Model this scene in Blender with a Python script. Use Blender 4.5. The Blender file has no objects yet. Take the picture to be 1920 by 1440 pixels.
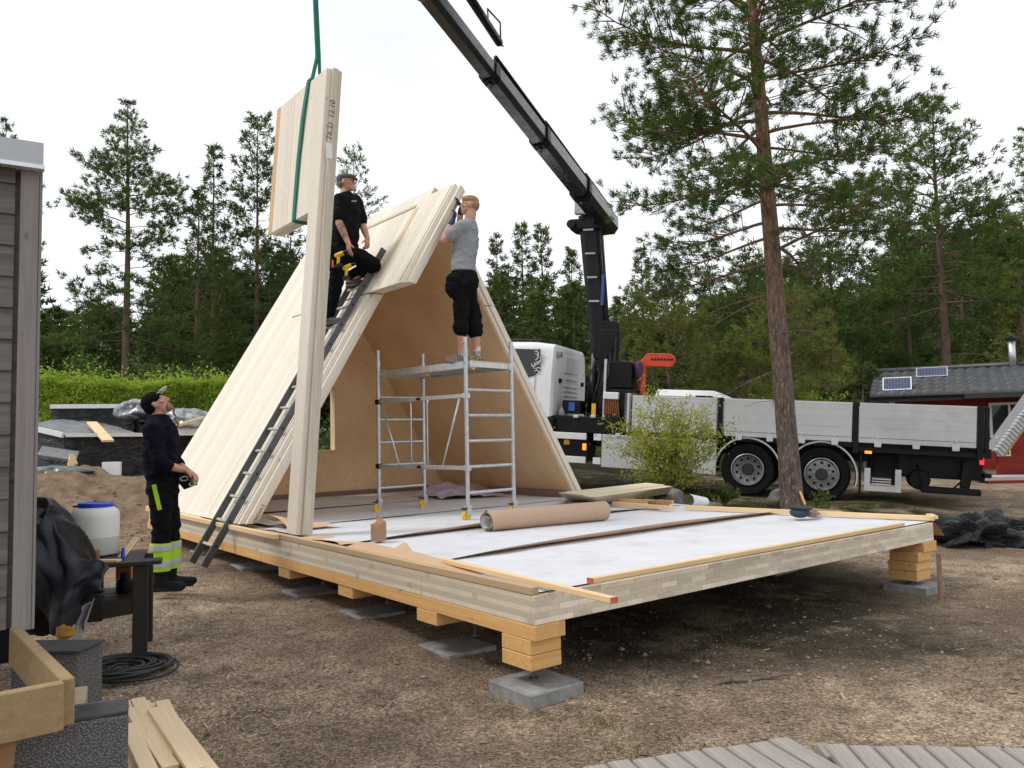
import bpy, bmesh, math, random
import numpy as np
from mathutils import Vector, Matrix
R=math.radians
rnd=random.Random(7)
sc=bpy.context.scene
COL=sc.collection
# ---------------------------------------------------------------- camera
F,PIT,ROL,CZ=1491.99,.0655,-.0201,1.52
cd=bpy.data.cameras.new('camera'); cam=bpy.data.objects.new('camera',cd); COL.objects.link(cam)
cd.sensor_width=36; cd.sensor_fit='HORIZONTAL'; cd.lens=36*F/1920; cd.clip_start=.05; cd.clip_end=2000
cam.matrix_world=Matrix.Translation((0,0,CZ))@Matrix.Rotation(math.pi/2+PIT,4,'X')@Matrix.Rotation(ROL,4,'Z')
sc.camera=cam
# ---------------------------------------------------------------- world, sun, exposure
SUN_EL,SUN_AZ=R(52),R(-100)      # azimuth from +Y towards +X
w=bpy.data.worlds.new('World'); sc.world=w; w.use_nodes=True
nt=w.node_tree; bg=nt.nodes['Background']; bg.inputs['Strength'].default_value=.1
sky=nt.nodes.new('ShaderNodeTexSky'); sky.sky_type='NISHITA'; sky.sun_disc=False
sky.sun_elevation=SUN_EL; sky.sun_rotation=SUN_AZ
tc=nt.nodes.new('ShaderNodeTexCoord')
mp=nt.nodes.new('ShaderNodeMapping'); mp.inputs['Scale'].default_value=(1,1,3.2)
nz=nt.nodes.new('ShaderNodeTexNoise'); nz.inputs['Scale'].default_value=1.6; nz.inputs['Detail'].default_value=5
nt.links.new(tc.outputs['Generated'],mp.inputs['Vector']); nt.links.new(mp.outputs[0],nz.inputs['Vector'])
cr=nt.nodes.new('ShaderNodeValToRGB'); cr.color_ramp.elements[0].position=.35; cr.color_ramp.elements[1].position=.62
cr.color_ramp.elements[0].color=(7.5,7.8,8.25,1); cr.color_ramp.elements[1].color=(9.7,9.8,10.0,1)
nt.links.new(nz.outputs['Fac'],cr.inputs['Fac'])
mx=nt.nodes.new('ShaderNodeMix'); mx.data_type='RGBA'; mx.inputs[0].default_value=.95
nt.links.new(sky.outputs[0],mx.inputs[6]); nt.links.new(cr.outputs[0],mx.inputs[7]); nt.links.new(mx.outputs[2],bg.inputs['Color'])
sl=bpy.data.lights.new('sun','SUN'); sl.energy=1.4; sl.angle=R(14); sl.color=(1,.95,.88)
so=bpy.data.objects.new('sun',sl); COL.objects.link(so)
sd=Vector((math.sin(SUN_AZ)*math.cos(SUN_EL),math.cos(SUN_AZ)*math.cos(SUN_EL),math.sin(SUN_EL)))
so.rotation_euler=sd.to_track_quat('Z','Y').to_euler()
sc.view_settings.view_transform='Standard'; sc.view_settings.look='None'; sc.view_settings.exposure=.34; sc.view_settings.gamma=1
# ---------------------------------------------------------------- places: rays from the camera spot to known depths
def ray(x,y):
    u=(x-960)/F; v=(y-720)/F; c,s=math.cos(ROL),math.sin(ROL)
    u,v=u*c+v*s,-u*s+v*c
    return Vector((u,math.cos(PIT)+v*math.sin(PIT),math.sin(PIT)-v*math.cos(PIT)))
CAM=Vector((0,0,CZ))
def atY(x,y,Y): r=ray(x,y); return CAM+r*(Y/r.y)
class Frame:
    def __init__(s,O,X,Y,Z):
        s.m=Matrix(((X[0],Y[0],Z[0],O[0]),(X[1],Y[1],Z[1],O[1]),(X[2],Y[2],Z[2],O[2]),(0,0,0,1))); s.i=s.m.inverted()
    def to(s,p): return s.m@Vector(p)
    def lo(s,p): return s.i@Vector(p)
    def hit(s,x,y,ax,val):
        o=s.i@CAM; d=(s.i.to_3x3())@ray(x,y); k=(val-o[ax])/d[ax]; return o+d*k
psi=.8973
PF=Frame((.1007,4.5864,CZ-.908),(math.sin(psi),math.cos(psi),0),(-math.cos(psi),math.sin(psi),0),(0,0,1))  # x right edge, y left edge
ty,tt=.383,.07
_u=Vector((math.cos(ty)*math.cos(tt),-math.sin(ty)*math.cos(tt),-math.sin(tt))); _w=Vector((math.sin(ty),math.cos(ty),0))
TF=Frame((4.534,15.678,CZ-1.259),_u,_w,_u.cross(_w))   # truck: x to the rear, y away, z up
# ---------------------------------------------------------------- terrain height
_rs=np.random.RandomState(3); _tab=_rs.rand(256,256)
def vnoise(x,y):
    x=np.asarray(x,float); y=np.asarray(y,float)
    xi=np.floor(x).astype(int); yi=np.floor(y).astype(int); fx=x-xi; fy=y-yi
    fx=fx*fx*(3-2*fx); fy=fy*fy*(3-2*fy)
    g=lambda a,b:_tab[a&255,b&255]
    return (g(xi,yi)*(1-fx)+g(xi+1,yi)*fx)*(1-fy)+(g(xi,yi+1)*(1-fx)+g(xi+1,yi+1)*fx)*fy-.5
_cp=np.array([(0,2,0),(2,4,0),(-2,3,.0),(.1,4.6,0),(4,7.6,-.01),(-2.6,5.6,.06),(-3.1,7.1,.19),(-2.2,7.5,.1),(-3.27,8.17,.2),(-3.6,9.3,.2),(-5,11,.22),(-.5,9,.05),(4.5,15.7,.25),
 (5.8,15.2,.15),(8.5,13.5,0),(6,9.5,0),(0,14.5,.35),(2,18,.36),(13,25,.3),(20,24,.3),(-6,16,.95),(-9,14,1.0),(-4,20,1),(-15,20,1.1),(-10,30,1.2),(0,30,.7),(12,34,.6),(30,40,.5),(-6,8,.35),(-8,5,.3),(0,-10,0),(12,2,0),(60,60,.5),(-60,60,1),(10,18,.2)])
def gz(x,y,detail=True):
    x=np.asarray(x,float); y=np.asarray(y,float)
    num=0; den=0
    for cx,cy,h in _cp:
        d2=(x-cx)**2+(y-cy)**2+.25
        wt=1/(d2*np.sqrt(d2)); num=num+wt*h; den=den+wt
    z=num/den
    z=z+.30*np.exp(-((x+6.9)/2.4)**2-((y-13.1)/1.15)**2)
    if detail:
        near=np.exp(-((x-0)**2+(y-8)**2)/400)
        z=z+near*(.05*vnoise(x*.8+9,y*.8)+.022*vnoise(x*2.7,y*2.7+5)+.011*vnoise(x*8,y*8))
        md=np.exp(-((x+6.9)/2.4)**2-((y-12.6)/2)**2); z=z+md*(.22*vnoise(x*2.2,y*2.2)+.1*vnoise(x*6,y*6)+.05*vnoise(x*15,y*15))
    return z
def g1(x,y): return float(gz(x,y))
# ---------------------------------------------------------------- materials
def _n(t,k,**kw):
    n=t.nodes.new(k)
    for a,b in kw.items(): setattr(n,a,b)
    return n
_mats={}
def newmat(name):
    m=bpy.data.materials.new(name); m.use_nodes=True; return m,m.node_tree,m.node_tree.nodes['Principled BSDF']
def c4(c): return (c[0],c[1],c[2],1)
def mixc(t,fac,a,b,mode='MIX'):
    n=_n(t,'ShaderNodeMix',data_type='RGBA',blend_type=mode)
    for i,v in ((0,fac),(6,a),(7,b)):
        if hasattr(v,'is_linked') or isinstance(v,bpy.types.NodeSocket): t.links.new(v,n.inputs[i])
        else: n.inputs[i].default_value=v if i==0 else c4(v)
    return n.outputs[2]
def math_(t,op,a,b=0.,c=None,clamp=False):
    n=_n(t,'ShaderNodeMath',operation=op); n.use_clamp=clamp
    for i,v in enumerate((a,b) if c is None else (a,b,c)):
        if isinstance(v,bpy.types.NodeSocket): t.links.new(v,n.inputs[i])
        else: n.inputs[i].default_value=v
    return n.outputs[0]
def coords(t,scale=(1,1,1),rot=(0,0,0),loc=(0,0,0)):
    a=_n(t,'ShaderNodeTexCoord'); m=_n(t,'ShaderNodeMapping'); m.inputs['Scale'].default_value=scale; m.inputs['Rotation'].default_value=rot; m.inputs['Location'].default_value=loc
    t.links.new(a.outputs['Object'],m.inputs['Vector']); return m.outputs[0]
def noise(t,vec,s,d=4,r=.55,col=False,dist=0.):
    n=_n(t,'ShaderNodeTexNoise'); n.inputs['Scale'].default_value=s; n.inputs['Detail'].default_value=d; n.inputs['Roughness'].default_value=r; n.inputs['Distortion'].default_value=dist
    t.links.new(vec,n.inputs['Vector']); return n.outputs['Color' if col else 'Fac']
def ramp(t,fac,stops):
    n=_n(t,'ShaderNodeValToRGB'); e=n.color_ramp.elements
    e[0].position=stops[0][0]; e[0].color=c4(stops[0][1]); e[1].position=stops[-1][0]; e[1].color=c4(stops[-1][1])
    for p,c in stops[1:-1]: k=e.new(p); k.color=c4(c)
    t.links.new(fac,n.inputs[0]); return n.outputs[0]
def g3(v): return (v,v,v)
def bump(t,p,h,s=.3,d=.01):
    b=_n(t,'ShaderNodeBump'); b.inputs['Strength'].default_value=s; b.inputs['Distance'].default_value=d; t.links.new(h,b.inputs['Height']); t.links.new(b.outputs[0],p.inputs['Normal'])
def plain(name,col,rough=.6,metal=0,var=.15,s=6,bs=.15,bd=.004,spec=None,coat=0,grime=None):
    if name in _mats: return _mats[name]
    m,t,p=newmat(name); v=coords(t)
    n=noise(t,v,s,6); f=ramp(t,n,[(.3,g3(0)),(.7,g3(1))])
    base=mixc(t,f,[c*(1-var) for c in col],[min(1,c*(1+var)) for c in col])
    if grime:
        gn=ramp(t,noise(t,v,s*.4,8,.7),[(.48,g3(0)),(.72,g3(1))]); base=mixc(t,math_(t,'MULTIPLY',gn,grime[1]),base,grime[0])
    t.links.new(base,p.inputs['Base Color']); p.inputs['Roughness'].default_value=rough; p.inputs['Metallic'].default_value=metal
    if spec is not None: p.inputs['Specular IOR Level'].default_value=spec
    if coat: p.inputs['Coat Weight'].default_value=coat; p.inputs['Coat Roughness'].default_value=.15
    t.links.new(ramp(t,noise(t,v,s*3,4),[(.3,g3(max(0,rough-.1))),(.7,g3(min(1,rough+.1)))]),p.inputs['Roughness'])
    if bs: bump(t,p,noise(t,v,s*8,5),bs,bd)
    _mats[name]=m; return m
def wood(name,c1,c2,axis='Y',knots=.5,boardw=0,baxis='X',rough=.65,gs=1.,seam=.45,kd=(.25,.13,.06),boardvar=.12):
    """sawn timber: grain runs along axis; optional boards of width boardw across baxis"""
    if name in _mats: return _mats[name]
    m,t,p=newmat(name)
    st={'X':(.5,14,14),'Y':(14,.5,14),'Z':(14,14,.5)}[axis]; st=tuple(q*gs for q in st)
    v=coords(t,st); n1=noise(t,v,2.2,6,.6,dist=.6)
    v2=coords(t,tuple(q*4 for q in st)); n2=noise(t,v2,3,3,.6)
    f=math_(t,'ADD',math_(t,'MULTIPLY',n1,.7),math_(t,'MULTIPLY',n2,.3))
    base=ramp(t,f,[(.32,c2),(.5,[(a+b)/2 for a,b in zip(c1,c2)]),(.66,c1)])
    hgt=f
    if knots:
        kv=coords(t,{'X':(3,7,7),'Y':(7,3,7),'Z':(7,7,3)}[axis])
        vo=_n(t,'ShaderNodeTexVoronoi'); vo.inputs['Scale'].default_value=1.3; t.links.new(kv,vo.inputs['Vector'])
        kf=ramp(t,vo.outputs['Distance'],[(.03,g3(1)),(.13,g3(0))])
        base=mixc(t,math_(t,'MULTIPLY',kf,knots),base,kd)
    if boardw:
        tcn=coords(t,(1,1,1)); sx=_n(t,'ShaderNodeSeparateXYZ'); t.links.new(tcn,sx.inputs[0])
        q=math_(t,'DIVIDE',sx.outputs[baxis],boardw); fl=math_(t,'FLOOR',q); fr=math_(t,'FRACT',q)
        wn=_n(t,'ShaderNodeTexWhiteNoise',noise_dimensions='1D'); t.links.new(fl,wn.inputs['W'])
        k=math_(t,'ADD',math_(t,'MULTIPLY',wn.outputs['Value'],2*boardvar),1-boardvar)
        base=mixc(t,1.,base,k,'MULTIPLY')
        sm=math_(t,'LESS_THAN',fr,.035*.1/boardw*1.2)
        base=mixc(t,math_(t,'MULTIPLY',sm,seam),base,kd)
    t.links.new(base,p.inputs['Base Color']); p.inputs['Roughness'].default_value=rough; p.inputs['Specular IOR Level'].default_value=.3
    bump(t,p,hgt,.25,.004)
    _mats[name]=m; return m
def glass_dark(name,col=(.02,.025,.03)):
    if name in _mats: return _mats[name]
    m,t,p=newmat(name); p.inputs['Base Color'].default_value=c4(col); p.inputs['Roughness'].default_value=.06; _mats[name]=m; return m
def foliage(name,c1,c2,c3,s=.9,trans=.25):
    if name in _mats: return _mats[name]
    m,t,p=newmat(name); v=coords(t)
    n=noise(t,v,s,3); n2=noise(t,v,s*9,2)
    f=math_(t,'ADD',math_(t,'MULTIPLY',n,.6),math_(t,'MULTIPLY',n2,.4))
    base=ramp(t,f,[(.33,c1),(.5,c2),(.66,c3)])
    t.links.new(base,p.inputs['Base Color']); p.inputs['Roughness'].default_value=.6; p.inputs['Specular IOR Level'].default_value=.25
    tr=_n(t,'ShaderNodeBsdfTranslucent'); t.links.new(base,tr.inputs[0])
    ms=_n(t,'ShaderNodeMixShader'); ms.inputs[0].default_value=trans
    t.links.new(p.outputs[0],ms.inputs[1]); t.links.new(tr.outputs[0],ms.inputs[2])
    t.links.new(ms.outputs[0],t.nodes['Material Output'].inputs['Surface']); _mats[name]=m; return m
# ---------------------------------------------------------------- mesh builder
class MB:
    def __init__(s): s.v=[]; s.f=[]
    def add(s,vs,fs):
        o=len(s.v); s.v+= [Vector(q) for q in vs]; s.f+=[tuple(i+o for i in q) for q in fs]; return s
    def hexa(s,p): return s.add(p,[(0,3,2,1),(4,5,6,7),(0,1,5,4),(1,2,6,5),(2,3,7,6),(3,0,4,7)])
    def box(s,a,b):
        x0,y0,z0=a; x1,y1,z1=b
        return s.hexa([(x0,y0,z0),(x1,y0,z0),(x1,y1,z0),(x0,y1,z0),(x0,y0,z1),(x1,y0,z1),(x1,y1,z1),(x0,y1,z1)])
    def obox(s,c,h,M=None):
        M=M or Matrix.Identity(3); c=Vector(c)
        return s.hexa([c+M@Vector((i*h[0],j*h[1],k*h[2])) for k in(-1,1) for i,j in((-1,-1),(1,-1),(1,1),(-1,1))])
    def beam(s,p0,p1,w,h,up=(0,0,1)):
        p0=Vector(p0);p1=Vector(p1);d=p1-p0;L=d.length;y=d.normalized();x=y.cross(Vector(up)).normalized();z=x.cross(y)
        return s.obox((p0+p1)/2,(w/2,L/2,h/2),Matrix((x,y,z)).transposed())
    def prism(s,poly,vec):
        n=len(poly); vec=Vector(vec); p=[Vector(q) for q in poly]
        return s.add(p+[q+vec for q in p],[tuple(range(n-1,-1,-1)),tuple(range(n,2*n))]+[(i,(i+1)%n,(i+1)%n+n,i+n) for i in range(n)])
    def rings(s,rs,cap=True,close=True):
        n=len(rs[0]); o=[]; fs=[]
        for r in rs:o+=list(r)
        for k in range(len(rs)-1):
            for i in range(n if close else n-1):
                j=(i+1)%n; fs.append((k*n+i,k*n+j,(k+1)*n+j,(k+1)*n+i))
        if cap: fs+= [tuple(range(n-1,-1,-1)),tuple(range((len(rs)-1)*n,len(rs)*n))]
        return s.add(o,fs)
    def tube(s,pts,r,n=8,cap=True,sq=1.):
        pts=[Vector(p) for p in pts]; m=len(pts); r=[r]*m if not isinstance(r,(list,tuple)) else r; rs=[]
        up=None
        for i,p in enumerate(pts):
            d=(pts[min(i+1,m-1)]-pts[max(i-1,0)]).normalized()
            if up is None: up=Vector((0,0,1)) if abs(d.z)<.9 else Vector((1,0,0))
            x=d.cross(up)
            if x.length<1e-4: x=d.cross(Vector((0,1,0)))
            x.normalize(); y=x.cross(d).normalized(); up=y
            rs.append([p+x*(math.cos(2*math.pi*k/n)*r[i])+y*(math.sin(2*math.pi*k/n)*r[i]*sq) for k in range(n)])
        return s.rings(rs,cap)
    def ell(s,c,r,M=None,n=12,m=8):
        M=M or Matrix.Identity(3); c=Vector(c); rs=[]
        if not isinstance(r,(list,tuple)): r=(r,r,r)
        for j in range(1,m):
            a=math.pi*j/m; rs.append([c+M@Vector((r[0]*math.sin(a)*math.cos(2*math.pi*k/n),r[1]*math.sin(a)*math.sin(2*math.pi*k/n),-r[2]*math.cos(a))) for k in range(n)])
        o=len(s.v); s.rings(rs,False); b=len(s.v); s.v+=[c+M@Vector((0,0,-r[2])),c+M@Vector((0,0,r[2]))]
        t=o+(m-2)*n
        for k in range(n): s.f.append((b,o+(k+1)%n,o+k)); s.f.append((b+1,t+k,t+(k+1)%n))
        return s
    def cap(s,p0,r0,p1,r1,n=10):
        p0=Vector(p0);p1=Vector(p1); d=(p1-p0); L=max(d.length,1e-5); d.normalize()
        pts=[];rr=[]
        for a in (-.99,-.8,-.45): pts.append(p0+d*a*r0); rr.append(r0*math.sqrt(1-a*a))
        pts.append(p0); rr.append(r0); pts.append(p1); rr.append(r1)
        for a in (.45,.8,.99): pts.append(p1+d*a*r1); rr.append(r1*math.sqrt(1-a*a))
        return s.tube(pts,rr,n)
    def lathe(s,prof,o,ax,n=24,cap=True):
        o=Vector(o); ax=Vector(ax).normalized(); t=Vector((0,0,1)) if abs(ax.z)<.9 else Vector((1,0,0)); x=ax.cross(t).normalized(); y=ax.cross(x)
        return s.rings([[o+ax*h+x*(math.cos(2*math.pi*k/n)*r)+y*(math.sin(2*math.pi*k/n)*r) for k in range(n)] for r,h in prof],cap)
    def grid(s,fn,nu,nv):
        vs=[fn(i/nu,j/nv) for j in range(nv+1) for i in range(nu+1)]
        return s.add(vs,[(j*(nu+1)+i,j*(nu+1)+i+1,(j+1)*(nu+1)+i+1,(j+1)*(nu+1)+i) for j in range(nv) for i in range(nu)])
    def xf(s,M): s.v=[M@q for q in s.v]; return s
def tag(o,label=None,cat=None,group=None,kind=None):
    for k,v in (('label',label),('category',cat),('group',group),('kind',kind)):
        if v: o[k]=v
    return o
def thing(name,label,cat,loc=(0,0,0),mat=None,group=None):
    o=bpy.data.objects.new(name,None); COL.objects.link(o); o.empty_display_size=.2
    o.matrix_basis=mat if mat is not None else Matrix.Translation(loc)
    if name in('footing_slab','hanging_roof_panel'): o['kind']='thing'
    return tag(o,label,cat,group)
def wm(o):
    m=Matrix.Identity(4)
    while o is not None: m=o.matrix_basis@m; o=o.parent
    return m
def build(name,mb,mat,parent=None,label=None,smooth=None,bevel=0,world=False,recalc=True,remesh=0,sub=0,frame=None,cat=None,group=None,kind=None,solid=0,smit=6,folds=0):
    """one mesh object. world/frame: mb is given in world / frame coordinates"""
    vs=mb.v; M=None
    if frame is not None: M=frame.m
    elif world: M=Matrix.Identity(4)
    if M is not None:
        if parent is not None: M=wm(parent).inverted()@M
        vs=[M@q for q in vs]
    me=bpy.data.meshes.new(name); me.from_pydata([tuple(q) for q in vs],[],mb.f)
    bm=bmesh.new(); bm.from_mesh(me)
    if recalc: bmesh.ops.recalc_face_normals(bm,faces=bm.faces)
    if bevel:
        es=[e for e in bm.edges if len(e.link_faces)==2 and e.calc_face_angle(0)>.5]
        bmesh.ops.bevel(bm,geom=es,offset=bevel,segments=2 if bevel>.02 else 1,affect='EDGES',profile=.6)
    bm.to_mesh(me); bm.free()
    o=bpy.data.objects.new(name,me); COL.objects.link(o)
    if remesh or sub or solid:
        if solid: q=o.modifiers.new('s','SOLIDIFY'); q.thickness=solid; q.offset=0
        if remesh:
            q=o.modifiers.new('r','REMESH'); q.mode='VOXEL'; q.voxel_size=remesh
            q=o.modifiers.new('m','SMOOTH'); q.iterations=smit; q.factor=.5
        if sub: q=o.modifiers.new('u','SUBSURF'); q.levels=q.render_levels=sub
        bpy.context.view_layer.update()
        dg=bpy.context.evaluated_depsgraph_get(); m2=bpy.data.meshes.new_from_object(o.evaluated_get(dg)); o.modifiers.clear(); o.data=m2; bpy.data.meshes.remove(me); me=m2; me.name=name
        if smooth is None: smooth=True
    if folds:
        n=len(me.vertices); co=np.empty(n*3,np.float32); me.vertices.foreach_get('co',co); no=np.empty(n*3,np.float32); me.vertices.foreach_get('normal',no); co=co.reshape(-1,3); no=no.reshape(-1,3)
        a=co[:,0]+co[:,1]; z=co[:,2]; w1=vnoise(a*5+z*9+3*vnoise(a*4,z*4),z*13+a*6); w2=vnoise(a*11-z*14,z*24+co[:,1]*9+7)
        dd=-np.abs(w1)*1.5+.4+.5*w2; co=co+no*(dd*folds)[:,None]; me.vertices.foreach_set('co',co.astype(np.float32).ravel()); me.update()
    if mat is not None: me.materials.clear(); me.materials.append(mat)
    if smooth:
        me.polygons.foreach_set('use_smooth',[True]*len(me.polygons))
        if smooth is not True: me.set_sharp_from_angle(angle=smooth)
    if parent is not None: o.parent=parent
    return tag(o,label,cat,group,kind)
def npmesh(name,V,n,mat,parent=None,**kw):
    """V: array (faces*n,3) of separate n-gons"""
    me=bpy.data.meshes.new(name); k=len(V)//n
    me.vertices.add(len(V)); me.vertices.foreach_set('co',np.asarray(V,np.float32).ravel())
    me.loops.add(len(V)); me.loops.foreach_set('vertex_index',np.arange(len(V),dtype=np.int32))
    me.polygons.add(k); me.polygons.foreach_set('loop_start',np.arange(0,len(V),n,dtype=np.int32)); 
    me.update(calc_edges=True); me.materials.append(mat)
    o=bpy.data.objects.new(name,me); COL.objects.link(o)
    if parent is not None: o.parent=parent
    return tag(o,kw.get('label'),kw.get('cat'),kw.get('group'),kw.get('kind'))
def textmesh(name,s,size,mat,M,parent,ext=.001):
    c=bpy.data.curves.new(name,'FONT'); c.body=s; c.size=size; c.extrude=ext; c.align_x='CENTER'; c.align_y='CENTER'
    o=bpy.data.objects.new('tmp',c); COL.objects.link(o); bpy.context.view_layer.update()
    me=bpy.data.meshes.new_from_object(o.evaluated_get(bpy.context.evaluated_depsgraph_get())); bpy.data.objects.remove(o)
    me.transform(wm(parent).inverted()@M); me.materials.clear(); me.materials.append(mat); me.name=name
    q=bpy.data.objects.new(name,me); COL.objects.link(q); q.parent=parent; return q
# common materials
CLT_E=(.56,.50,.41)
roofw=wood('pale_panel_wood',(.82,.755,.655),(.70,.63,.52),'Z',.7,.13,'Y',kd=(.40,.25,.14),seam=.42,boardvar=.085,gs=1.9)
edgew=wood('panel_edge_wood',(.64,.58,.48),(.47,.41,.32),'Z',.3,0,kd=(.3,.2,.12),gs=1.5)
lathm=wood('lath_wood',(.84,.63,.38),(.68,.46,.24),'Y',.7,gs=1.6)
lathx=wood('lath_wood_x',(.84,.63,.38),(.68,.46,.24),'X',.7)
lathg=wood('aged_lath_wood',(.55,.40,.24),(.42,.29,.17),'Y',.5)
orangew=wood('planed_beam_wood',(.76,.46,.19),(.60,.33,.115),'Y',.8)
orangex=wood('planed_beam_wood_x',(.76,.46,.19),(.58,.32,.11),'X',.8)
alu=plain('aluminium',(.60,.61,.62),.42,.85,.1,12)
blackpl=plain('black_plastic',(.007,.007,.008),.4,0,.3,8,spec=.25)
blackmt=plain('black_paint',(.007,.0075,.010),.38,.0,.3,5,bs=.0,spec=.22)
boomp=plain('boom_paint',(.016,.018,.022),.22,.0,.2,3,bs=.0,spec=.9)
rubber=plain('rubber',(.009,.009,.0095),.8,0,.3,12,spec=.15)
whitep=plain('white_paint',(.78,.79,.80),.35,0,.05,2,bs=.03,grime=((.35,.32,.28),.18))
redp=plain('red_orange_paint',(.65,.06,.02),.4,0,.15,6)
yellp=plain('yellow_plastic',(.75,.45,.02),.45,0,.1,20)
redend=plain('red_end_paint',(.55,.12,.1),.7,0,.35,40)
paperw=plain('white_paper',(.75,.76,.78),.8,0,.05,6)
skinm=plain('skin',(.52,.27,.19),.55,0,.18,14,bs=.05)
# ================================================================ GROUND
def axis_(lo,hi,step,far,gr=1.16):
    a=list(np.arange(lo,hi,step)); s=step; x=a[-1]
    while x<far: s*=gr; x+=s; a.append(x)
    s=step; x=a[0]; b=[]
    while x>-far: s*=gr; x-=s; b.append(x)
    return np.array(b[::-1]+a)
xs=axis_(-8.5,9,.07,700); ys=axis_(1.5,19,.07,900)
X,Y=np.meshgrid(xs,ys); Z=gz(X,Y)
Z=Z+np.clip((Y-30)/60,0,1)*1.2
nx,ny=len(xs),len(ys)
me=bpy.data.meshes.new('ground'); V=np.stack([X,Y,Z],-1).reshape(-1,3)
me.vertices.add(len(V)); me.vertices.foreach_set('co',V.astype(np.float32).ravel())
i=np.arange(nx-1)[None,:]+np.arange(ny-1)[:,None]*nx; Q=np.stack([i,i+1,i+nx+1,i+nx],-1).reshape(-1)
me.loops.add(len(Q)); me.loops.foreach_set('vertex_index',Q.astype(np.int32)); me.polygons.add(len(Q)//4); me.polygons.foreach_set('loop_start',np.arange(0,len(Q),4,dtype=np.int32)); me.update(calc_edges=True)
me.polygons.foreach_set('use_smooth',[True]*len(me.polygons))
m,t,p=newmat('gravel_ground'); v=coords(t)
big=noise(t,v,.55,6,.6); mid=noise(t,v,3.5,6,.7); fine=noise(t,v,26,6,.8)
base=ramp(t,big,[(.36,(.225,.165,.118)),(.5,(.44,.335,.240)),(.62,(.60,.465,.335))])
base=mixc(t,ramp(t,mid,[(.42,g3(0)),(.68,g3(1))]),base,(.215,.160,.118))
base=mixc(t,.55,base,ramp(t,fine,[(.3,g3(.3)),(.7,g3(1.35))]),'MULTIPLY')
vo=_n(t,'ShaderNodeTexVoronoi'); vo.inputs['Scale'].default_value=85; t.links.new(v,vo.inputs['Vector'])
sh=_n(t,'ShaderNodeSeparateColor'); t.links.new(vo.outputs['Color'],sh.inputs[0])
peb=ramp(t,sh.outputs[0],[(.0,(.22,.20,.18)),(.55,(.95,.95,.94)),(1.,(1.9,1.85,1.8))]); base=mixc(t,.68,base,peb,'MULTIPLY')
sx=_n(t,'ShaderNodeSeparateXYZ'); t.links.new(v,sx.inputs[0])
def sstep(val,a,b):
    n=_n(t,'ShaderNodeMapRange',interpolation_type='SMOOTHSTEP'); t.links.new(val,n.inputs[0]); n.inputs[1].default_value=a; n.inputs[2].default_value=b; return n.outputs[0]
gy=math_(t,'MULTIPLY',sstep(sx.outputs['Y'],10.4,12.5),sstep(sx.outputs['X'],8.6,6.6)); gy=math_(t,'MULTIPLY',gy,sstep(sx.outputs['X'],-3,0))
far=sstep(sx.outputs['Y'],21,25)
gf=ramp(t,noise(t,v,1.3,6,.7),[(.40,g3(0)),(.56,g3(1))])
gm=math_(t,'MAXIMUM',math_(t,'MULTIPLY',gy,gf),far)
grc=ramp(t,noise(t,v,7,5,.7),[(.35,(.018,.022,.008)),(.55,(.05,.055,.018)),(.72,(.11,.10,.035))])
base=mixc(t,gm,base,grc)
# moss and damp soil below the floor, darkened to paint in the platform's shade
moss_shade=math_(t,'MULTIPLY',ramp(t,noise(t,v,1.1,5,.7),[(.30,g3(0)),(.5,g3(1))]),math_(t,'MULTIPLY',sstep(sx.outputs['X'],-.6,.6),math_(t,'MULTIPLY',sstep(sx.outputs['X'],4.6,2.6),sstep(sx.outputs['Y'],4.6,5.6))))
base=mixc(t,math_(t,'MULTIPLY',moss_shade,.88),base,(.018,.019,.012))
# fresh sand on the spoil heap
sm_=math_(t,'MULTIPLY',math_(t,'MULTIPLY',sstep(sx.outputs['X'],-3.6,-4.6),sstep(sx.outputs['Y'],6.4,8.4)),sstep(sx.outputs['Y'],16,14))
base=mixc(t,sm_,base,ramp(t,noise(t,v,5,6,.7),[(.35,(.19,.13,.085)),(.65,(.37,.27,.18))]))
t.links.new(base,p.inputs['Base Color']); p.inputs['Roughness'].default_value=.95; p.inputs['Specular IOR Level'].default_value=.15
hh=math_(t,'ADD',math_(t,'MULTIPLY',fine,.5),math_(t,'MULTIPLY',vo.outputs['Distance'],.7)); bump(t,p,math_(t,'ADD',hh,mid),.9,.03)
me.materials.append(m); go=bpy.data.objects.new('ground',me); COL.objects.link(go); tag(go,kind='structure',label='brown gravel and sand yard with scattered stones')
# loose pebbles: nobody could count them
pb=MB(); rs=np.random.RandomState(5)
def stone(c,r,mb):
    k=len(mb.v); pts=[(1,0,0),(-1,0,0),(0,1,0),(0,-1,0),(0,0,1),(0,0,-1)]; j=[Vector(q)*(r*rs.uniform(.7,1.25)) for q in pts]
    for q in j: q.z*=.65
    an=rs.uniform(0,6.3); M3=Matrix.Rotation(an,3,'Z'); mb.v+=[Vector(c)+M3@q for q in j]
    mb.f+=[(k+a,k+b,k+c_) for a,b,c_ in((0,2,4),(2,1,4),(1,3,4),(3,0,4),(2,0,5),(1,2,5),(3,1,5),(0,3,5))]
for k in range(11000):
    yy=2.6+abs(rs.normal(0,1))*3.4; xx=rs.uniform(-.62,.62)*yy*1.2; r=.004+.008*rs.rand()**2+(.02*rs.rand()**2.2 if rs.rand()<.14 else 0)
    if vnoise(xx*.9+70,yy*.9)<rs.uniform(-.45,.1): continue
    stone((xx,yy,g1(xx,yy)+r*.25),r,pb)
for k in range(400):
    xx=rs.uniform(-7,-4.4); yy=rs.uniform(8,13); r=.01+.03*rs.rand()**2; stone((xx,yy,g1(xx,yy)+r*.2),r,pb)
build('pebbles',pb,plain('pebble_stone',(.24,.19,.15),.95,0,.5,9,spec=.1),kind='stuff',recalc=False,label='small loose stones scattered over the gravel',cat='pebbles')
q=MB()
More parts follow.
